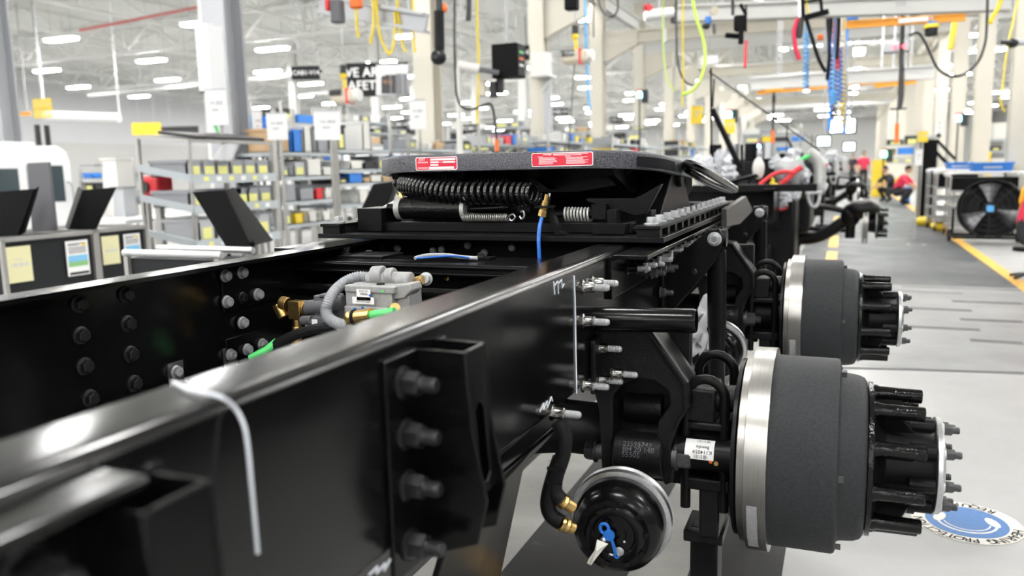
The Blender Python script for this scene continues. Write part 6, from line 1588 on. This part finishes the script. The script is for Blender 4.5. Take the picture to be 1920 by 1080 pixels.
MB().lathe([(-.33, FR * .95), (-.33, .1), (-.32, .1), (-.32, FR * .95)], fc, fa, 36).build('dark_rear_guard', 'net_black', t); MB().lathe([(-.2, .09), (-.08, .09), (-.07, .07)], fc, fa, 18).build('fan_hub', 'panel_black', t); MB().obox(fc + fa * -.06, (.1, .1, .01), fr).build('badge', 'sky_blue', t)  # solid black rear disc stands for rear mesh and the drum's dark interior
for j in range(5):
    rr = FR * (.2 + .19 * j); MB().tube([fc + fr @ Vector((rr * math.cos(R(a)), rr * math.sin(R(a)), .01)) for a in range(0, 360, 12)], .004, 5, closed=True).build('guard_ring', 'net_black', t)
for a in range(0, 360, 45): MB().cyl(fc + fr @ Vector((.05 * math.cos(R(a)), .05 * math.sin(R(a)), .012)), fc + fr @ Vector((FR * math.cos(R(a)), FR * math.sin(R(a)), .012)), .004, n=5).build('guard_spoke', 'net_black', t)
for s in (-1, 1):
    b = fc + Vector((s * FR * 1.05, .1, 0)); MB().bar(b, (b.x, b.y, .12), .035).build('side_post', 'panel_black', t, smooth=0); MB().bar((b.x, b.y - .35, .12), (b.x, b.y + .45, .12), .04).build('base_rail', 'panel_black', t, smooth=0)
    MB().lathe([(-.02, .1), (.02, .1)], (b.x, b.y + .4, .1), X3, 16).build('wheel', 'rubber', t)
MB().bar((fc.x - FR, fc.y - .2, .12), (fc.x + FR, fc.y - .2, .12), .04).build('cross_rail', 'panel_black', t, smooth=0); MB().bar((fc.x - FR, fc.y + .4, .12), (fc.x + FR, fc.y + .4, .12), .04).build('cross_rail', 'panel_black', t, smooth=0)
MB().box(fc.x - .08, fc.x + .08, fc.y + .3, fc.y + .5, fc.z - .08, fc.z + .08).build('motor', 'panel_black', t, bevel=.02)
# trolleys
def trolley(px, py, d, w, dp, lab):
    c = at(px, py, d); zt = c.z; root = thing('shelf_trolley', lab, 'trolley', (c.x, c.y, 0))
    for x in (c.x, c.x + w):
        for y in (c.y, c.y + dp): MB().bar((x, y, .1), (x, y, zt - .03), .03).build('post', 'steel_pipe', root, smooth=0); 
        for y in (c.y, c.y + dp): MB().lathe([(-.015, .05), (.015, .05)], (x, y, .05), X3, 12).build('caster', 'rubber', root)
    for y in (c.y, c.y + dp): MB().tube(smoothpath([(c.x, y, zt - .06), (c.x + .04, y, zt), (c.x + w - .04, y, zt), (c.x + w, y, zt - .06)], 4), .018, 8).build('top_rail', 'white_paint', root)
    for f_ in (.16, .34, .52, .70): MB().box(c.x, c.x + w, c.y, c.y + dp, zt * f_, zt * f_ + .03).build('shelf', 'zinc_dull', root)
    MB().box(c.x + .03, c.x + w - .03, c.y + .1, c.y + dp - .05, zt * .72, zt * .93).build('load_box', 'panel_black', root, bevel=.01)
    return root
trolley(1744, 318, 15.5, .62, .5, 'wire shelf trolley left of the drum fan, farthest of three'); trolley(1758, 320, 14.6, .7, .5, 'wire shelf trolley left of the drum fan, middle of three'); trolley(1783, 325, 13.6, 1.05, .55, 'wire shelf trolley nearest the drum fan with a white top rail')
def tote(px0, px1, py0, py1, d, m, lab, dp=.45):
    A, B = at(px0, py1, d), at(px1, py0, d); root = thing('tote_box', lab, 'tote', ((A.x + B.x) / 2, A.y, A.z)); B.y = A.y
    b = MB().prism([(A.x + .03, A.y, A.z), (B.x - .03, A.y, A.z), (B.x, A.y, B.z), (A.x, A.y, B.z)], (0, dp, 0)); b.build('tote_body', m, root, bevel=.008)
    MB().box(A.x - .015, B.x + .015, A.y - .015, A.y + dp + .015, B.z - .02, B.z + .005).build('rim', m, root, bevel=.004)
    q = MB()
    for j in range(8): q.obox(((A.x + B.x) / 2 + (j - 3.5) * .035, A.y - .002, (A.z + B.z) / 2), (.025, .003, .03))
    q.build('print', 'label_white', root, kind='stuff'); return root
tote(1822, 1896, 304, 323, 13.9, 'tote_blue', 'blue plastic tote on the nearest trolley'); tote(1776, 1822, 304, 319, 14.8, 'tote_blue', 'shorter blue tote behind, left on the trolleys')
# tall black cabinet with arm
c0, c1 = at(1722, 366, 16.6), at(1756, 262, 16.6); t = thing('black_cabinet', 'tall black cabinet standing at the yellow aisle line', 'cabinet', ((c0.x + c1.x) / 2, c0.y, 0))
MB().box(c0.x, c1.x, c0.y, c0.y + .35, .0, c1.z).build('cabinet_body', 'panel_black', t, bevel=.01); MB().obox(at(1740, 258, 17.695), (.3, .25, .08)).build('top_box', 'steel_grey', t, bevel=.01); MB().bar(at(1756, 262, 16.6), at(1790, 298, 16.6), .05).bar(at(1752, 282, 16.6), at(1775, 306, 16.6), .06).build('arm', 'panel_black', t); MB().sphere(at(1760, 254, 16.6), .05, 10, 8).build('sensor', 'bin_black', t)
# yellow rail frame at the right edge
t = thing('guard_rail', 'yellow steel guard frame at the right edge', 'guard rail', at(1905, 330, 17)); 
for x in (1906, 1932): p, p2 = at(x, 330, 17), at(x, 246, 17); MB().bar((p.x, p.y, 0), (p.x, p.y, p2.z), .06).build('post', 'safety_yellow', t, smooth=0)
for y in (318, 286): MB().bar(at(1906, y, 17), at(1932, y, 17), .07).build('rail', 'safety_yellow', t, smooth=0)
t = thing('guard_rail', 'low yellow guard rail behind the blue totes', 'guard rail', at(1840, 300, 19))
for x in (1843, 1853): p, p2 = at(x, 305, 19), at(x, 288, 19); MB().bar((p.x, p.y, 0), (p.x, p.y, p2.z), .08).build('post', 'safety_yellow', t, smooth=0)
MB().bar(at(1843, 288, 19), at(1858, 288, 19), .08).build('rail', 'safety_yellow', t, smooth=0)
t = thing('guard_rail', 'yellow machine guard at the far end of the aisle', 'guard rail', at(1645, 330, 30))
for x, w in ((1640, 10), (1650, 8), (1658, 6)): p, p2 = at(x, 326, 30), at(x, 300, 30); MB().bar((p.x, p.y, 0), (p.x, p.y, p2.z), w * mpp(30)).build('post', 'safety_yellow', t, smooth=0)
for i, (x, y, d, m, lab) in enumerate(((1735, 388, 16, 'safety_yellow', 'yellow bundle lying on the floor under the trolleys'), (1765, 389, 14.8, 'safety_yellow', 'second yellow bundle on the floor right of the first'))):
    c = at(x, y, d); o = MB().crumple((c.x, c.y, .09), (.16, .14, .09), i, .2, 12, 8).build('floor_bundle', m, None, smooth=70); tag(o, lab, 'bundle')
for x, y, d in ((1699, 352, 24),):
    c = at(x, y, d); t = thing('blue_bin', 'deep blue bin on the floor beside the crouching people', 'bin', (c.x, c.y, 0)); MB().box(c.x - .12, c.x + .12, c.y, c.y + .3, 0, .5).build('bin_body', 'tote_blue', t, bevel=.01); MB().box(c.x - .14, c.x + .14, c.y - .02, c.y + .32, .48, .52).build('rim', 'tote_blue', t)
# ---------------------------------------------------------------- people
def person(loc, rz, joints, edges, label, mats, hand_pts, head, facing, hairlen=.0, scale=1.0):
    """joints: name -> (x, y, z, radius, material index); one skinned body"""
    names = list(joints); idx = {n_: i for i, n_ in enumerate(names)}
    me = bpy.data.meshes.new('skeleton'); me.from_pydata([Vector(joints[n_][:3]) for n_ in names], [(idx[a_], idx[b2]) for a_, b2 in edges], [])
    ob = bpy.data.objects.new('skeleton', me); COL.objects.link(ob)
    sk = ob.modifiers.new('skin', 'SKIN'); sk.use_smooth_shade = True; ob.modifiers.new('sub', 'SUBSURF').levels = 2
    for i, n_ in enumerate(names):
        sv = me.skin_vertices[0].data[i]; r_ = joints[n_][3]; sv.radius = (r_, r_) if not isinstance(r_, tuple) else r_; sv.use_root = n_ == 'pelvis'
    bpy.context.view_layer.update(); ev = ob.evaluated_get(bpy.context.evaluated_depsgraph_get()); body = bpy.data.meshes.new_from_object(ev); bpy.data.objects.remove(ob)
    segs = [(Vector(joints[a_][:3]), Vector(joints[b2][:3]), joints[b2][4]) for a_, b2 in edges]
    for m_ in mats: body.materials.append(M[m_])
    for p in body.polygons:
        c = p.center; best = 9
        for a_, b2, mi in segs:
            ab = b2 - a_; t_ = max(0, min(1, (c - a_).dot(ab) / max(ab.length_squared, 1e-9))); dd_ = (c - a_ - ab * t_).length
            if dd_ < best: best = dd_; p.material_index = mi
        p.use_smooth = True
    root = thing('person', label, 'person', loc); root.rotation_euler.z = rz
    o = bpy.data.objects.new('body', body); COL.objects.link(o); o.parent = root
    OFF[root.name] = Vector((0, 0, 0))
    hd = Vector(head); f_ = Vector(facing).normalized(); sd = f_.cross(Z3).normalized(); up = sd.cross(f_)
    rot = Matrix((sd, f_, up)).transposed()
    b = MB().sphere(hd, (.075, .095, .115), 16, 12, rot); b.sphere(hd + f_ * .095 + up * -.01, (.013, .02, .022), 8, 6, rot)
    for s in (-1, 1): b.sphere(hd + sd * s * .077, (.012, .02, .03), 8, 6, rot)
    b.build('head', 'skin', root, smooth=60)
    q = MB()
    for s in (-1, 1): q.sphere(hd + f_ * .084 + sd * s * .032 + up * .015, (.012, .008, .008), 8, 6, rot)
    q.obox(hd + f_ * .088 + up * -.055, (.045, .012, .008), rot); q.build('face_features', 'dark_cloth', root)
    MB().sphere(hd - f_ * .018 + up * .03, (.083, .098, .105), 16, 12, rot).build('hair', 'hair', root, smooth=60)
    q = MB()
    for (w, dirn, side) in hand_pts:
        w = Vector(w); dv = Vector(dirn).normalized(); sv = dv.cross(Vector(side)).normalized(); nv = sv.cross(dv)
        for j, (off, ln) in enumerate(((-.03, .07), (-.01, .085), (.01, .08), (.03, .062))):
            p0 = w + dv * .05 + sv * off; q.tube([p0, p0 + dv * ln * .5, p0 + dv * ln * .85 - nv * ln * .35], [.010, .009, .007], 6)
        q.tube([w + sv * -.03, w + sv * -.055 + dv * .035, w + sv * -.055 + dv * .07], [.012, .011, .008], 6)
    q.build('fingers', 'skin', root, smooth=60)
    return root
def crouch(twist=0):
    J = {'pelvis': (0, .16, .36, .15, 1), 'waist': (0, .10, .52, .145, 0), 'chest': (0, -.02, .72, .16, 0), 'neckb': (0, -.08, .87, .09, 0), 'neck': (0, -.11, .93, .055, 2),
         'shl': (-.18, -.05, .83, .075, 0), 'ell': (-.24, -.24, .62, .055, 0), 'wrl': (-.12, -.42, .50, .032, 2), 'hl': (-.09, -.48, .48, .034, 2),
         'shr': (.18, -.05, .83, .075, 0), 'elr': (.24, -.24, .62, .055, 0), 'wrr': (.12, -.42, .50, .032, 2), 'hr': (.09, -.48, .48, .034, 2),
         'hpl': (-.10, .13, .34, .11, 1), 'knl': (-.17, -.27, .45, .075, 1), 'anl': (-.15, -.02, .10, .05, 1), 'tol': (-.16, -.2, .04, .042, 3),
         'hpr': (.10, .13, .34, .11, 1), 'knr': (.17, -.27, .45, .075, 1), 'anr': (.15, -.02, .10, .05, 1), 'tor': (.16, -.2, .04, .042, 3)}
    E_ = [('pelvis', 'waist'), ('waist', 'chest'), ('chest', 'neckb'), ('neckb', 'neck'), ('chest', 'shl'), ('shl', 'ell'), ('ell', 'wrl'), ('wrl', 'hl'), ('chest', 'shr'), ('shr', 'elr'), ('elr', 'wrr'), ('wrr', 'hr'), ('pelvis', 'hpl'), ('hpl', 'knl'), ('knl', 'anl'), ('anl', 'tol'), ('pelvis', 'hpr'), ('hpr', 'knr'), ('knr', 'anr'), ('anr', 'tor')]
    HP = [((-.09, -.48, .48), (.2, -1, -.3), (0, 0, 1)), ((.09, -.48, .48), (-.2, -1, -.3), (0, 0, 1))]
    return J, E_, HP, (0, -.17, 1.04), (0, -1, -.35)
J, E_, HP, hd, fcg = crouch()
c = at(1685, 356, 24); pr_ = person((c.x + .08, c.y, 0), R(70), J, E_, 'person in a red shirt with orange flames crouching at the aisle edge', ['red_shirt', 'dark_cloth', 'skin', 'rubber'], HP, hd, fcg)
MB().sphere((0, .11, .68), (.13, .09, .16), 12, 8).build('flame_print', 'flame', pr_)
c = at(1667, 348, 25.5); person((c.x, c.y, 0), R(-60), J, E_, 'person in black crouching beside the one in red', ['dark_cloth', 'dark_cloth', 'skin', 'rubber'], HP, hd, fcg)
def stand_pose():
    J = {'pelvis': (0, 0, .95, .145, 1), 'waist': (0, 0, 1.10, .135, 0), 'chest': (0, .01, 1.33, .155, 0), 'neckb': (0, .01, 1.48, .085, 0), 'neck': (0, 0, 1.55, .055, 2),
         'shl': (-.19, .01, 1.43, .07, 0), 'ell': (-.25, .02, 1.15, .05, 0), 'wrl': (-.24, -.1, .92, .032, 2), 'hl': (-.235, -.13, .85, .034, 2), 'shr': (.19, .01, 1.43, .07, 0), 'elr': (.25, .02, 1.15, .05, 0), 'wrr': (.24, -.1, .92, .032, 2), 'hr': (.235, -.13, .85, .034, 2),
         'hpl': (-.10, 0, .90, .105, 1), 'knl': (-.11, -.02, .50, .068, 1), 'anl': (-.11, .02, .09, .048, 1), 'tol': (-.12, -.16, .04, .04, 3), 'hpr': (.10, 0, .90, .105, 1), 'knr': (.11, -.02, .50, .068, 1), 'anr': (.11, .02, .09, .048, 1), 'tor': (.12, -.16, .04, .04, 3)}
    HP = [((-.235, -.13, .85), (0, -.3, -1), (1, 0, 0)), ((.235, -.13, .85), (0, -.3, -1), (-1, 0, 0))]
    return J, E_, HP, (0, -.03, 1.67), (0, -1, -.1)
J2, _e, HP2, hd2, f2 = stand_pose()
c = at(1619, 312, 36); person((c.x, c.y, 0), R(20), J2, _e, 'distant person in red standing beside the line of chassis', ['red_shirt', 'dark_cloth', 'skin', 'rubber'], HP2, hd2, f2)
c = at(1585, 300, 45); person((c.x + .4, c.y, 0), R(-30), J2, _e, 'tiny person in dark clothes standing at the far end of the line', ['dark_cloth', 'dark_cloth', 'skin', 'rubber'], HP2, hd2, f2)
# seated person cut off by the right edge
J3 = {'pelvis': (0, .0, .50, .15, 1), 'waist': (0, -.04, .66, .15, 0), 'chest': (0, -.12, .90, .165, 0), 'neckb': (0, -.19, 1.05, .09, 0), 'neck': (0, -.24, 1.11, .055, 2), 'shl': (-.19, -.14, 1.0, .08, 0), 'ell': (-.25, -.36, .82, .055, 0), 'wrl': (-.16, -.55, .70, .034, 2), 'hl': (-.13, -.62, .68, .036, 2), 'shr': (.19, -.14, 1.0, .08, 0), 'elr': (.25, -.36, .82, .055, 0), 'wrr': (.16, -.55, .70, .034, 2), 'hr': (.13, -.62, .68, .036, 2),
      'hpl': (-.11, -.04, .48, .11, 1), 'knl': (-.16, -.46, .48, .072, 1), 'anl': (-.15, -.40, .09, .05, 1), 'tol': (-.16, -.58, .04, .042, 3), 'hpr': (.11, -.04, .48, .11, 1), 'knr': (.16, -.46, .48, .072, 1), 'anr': (.15, -.40, .09, .05, 1), 'tor': (.16, -.58, .04, .042, 3)}
HP3 = [((-.13, -.62, .68), (.2, -1, -.2), (0, 0, 1)), ((.13, -.62, .68), (-.2, -1, -.2), (0, 0, 1))]
c = at(1915, 400, 8.6)
sp = person((c.x + .03, c.y, 0), R(75), J3, E_, 'seated person in a red flame patterned shirt at the right edge', ['red_shirt', 'dark_cloth', 'skin', 'rubber'], HP3, (0, -.30, 1.22), (0, -1, -.4))
b = MB()
for i, (x, z, r_) in enumerate(((-.10, .86, .06), (.0, .92, .07), (.1, .84, .06), (-.04, .76, .05), (.06, .74, .045))): b.sphere((x, .022, z), (r_, .03, r_ * 1.2), 10, 8)
b.build('flame_print', 'flame', sp, smooth=60)
t = thing('work_stool', 'black round work stool under the seated person', 'stool', (c.x + .09, c.y, 0)); MB().cyl((c.x + .09, c.y, .31), (c.x + .09, c.y, .35), .15, n=20).build('seat', 'rubber', t); MB().cyl((c.x + .09, c.y, .06), (c.x + .09, c.y, .31), .03, n=12).build('pedestal', 'zinc', t)
for a in range(0, 360, 72): MB().bar((c.x + .09, c.y, .07), (c.x + .09 + .16 * math.cos(R(a)), c.y + .22 * math.sin(R(a)), .03), .03).build('foot', 'bin_black', t)

# ---------------------------------------------------------------- far left wall furniture and added out-of-view cabinet
beam_x(18, 215, 58, 213, 30, 6, 'orange_steel', 'hoist_bridge', 'small orange hoist bridge at the far left wall', 'hoist bridge')
c = at(80, 203, 28); t = thing('yellow_cage', 'yellow mesh cage high at the far left', 'cage', (c.x, c.y, c.z - .4))
for j in range(6): MB().bar((c.x - .4 + j * .16, c.y, c.z - .3), (c.x - .4 + j * .16, c.y, c.z + .3), .05).build('bar', 'safety_yellow', t, smooth=0)
for z in (-.3, 0, .3): MB().bar((c.x - .45, c.y, c.z + z), (c.x + .45, c.y, c.z + z), .05).build('rail', 'safety_yellow', t, smooth=0)
MB().cyl((c.x, c.y, c.z + .3), (c.x, c.y, 7.695), .03, n=6).build('hanger_pole', 'steel_grey', t)
a, b_ = at(85, 217, 30), at(225, 221, 30); o = MB().cyl(a, b_, .17, n=16).cyl(a, (a.x, a.y, 7.695), .03, n=6).cyl(b_, (b_.x, b_.y, 7.695), .03, n=6).build('air_duct', 'white_paint', None); tag(o, 'round white air duct along the far left wall', 'duct')
t = thing('added_dark_cabinet', 'added dark cabinet out of view, mirrored as a dark shape in the near rail', 'cabinet', (2.3, 4.6, 0))  # added out of view so the near rail reflects something dark
MB().box(1.95, 2.6, 2.6, 6.6, .08, 1.75).build('cabinet_body', 'panel_black', t, bevel=.01)
for j in range(8): d_ = MB().box(1.94, 1.95, 2.64 + j * .49, 3.09 + j * .49, .14, 1.69).build('door', 'panel_black', t, bevel=.003); MB().box(1.92, 1.94, 3.02 + j * .49, 3.04 + j * .49, .8, 1.0).build('handle', 'zinc', d_)
for x in (2.02, 2.53):
    for y in (2.67, 6.53): MB().cyl((x, y, 0), (x, y, .08), .03, n=10).build('foot', 'rubber', t)
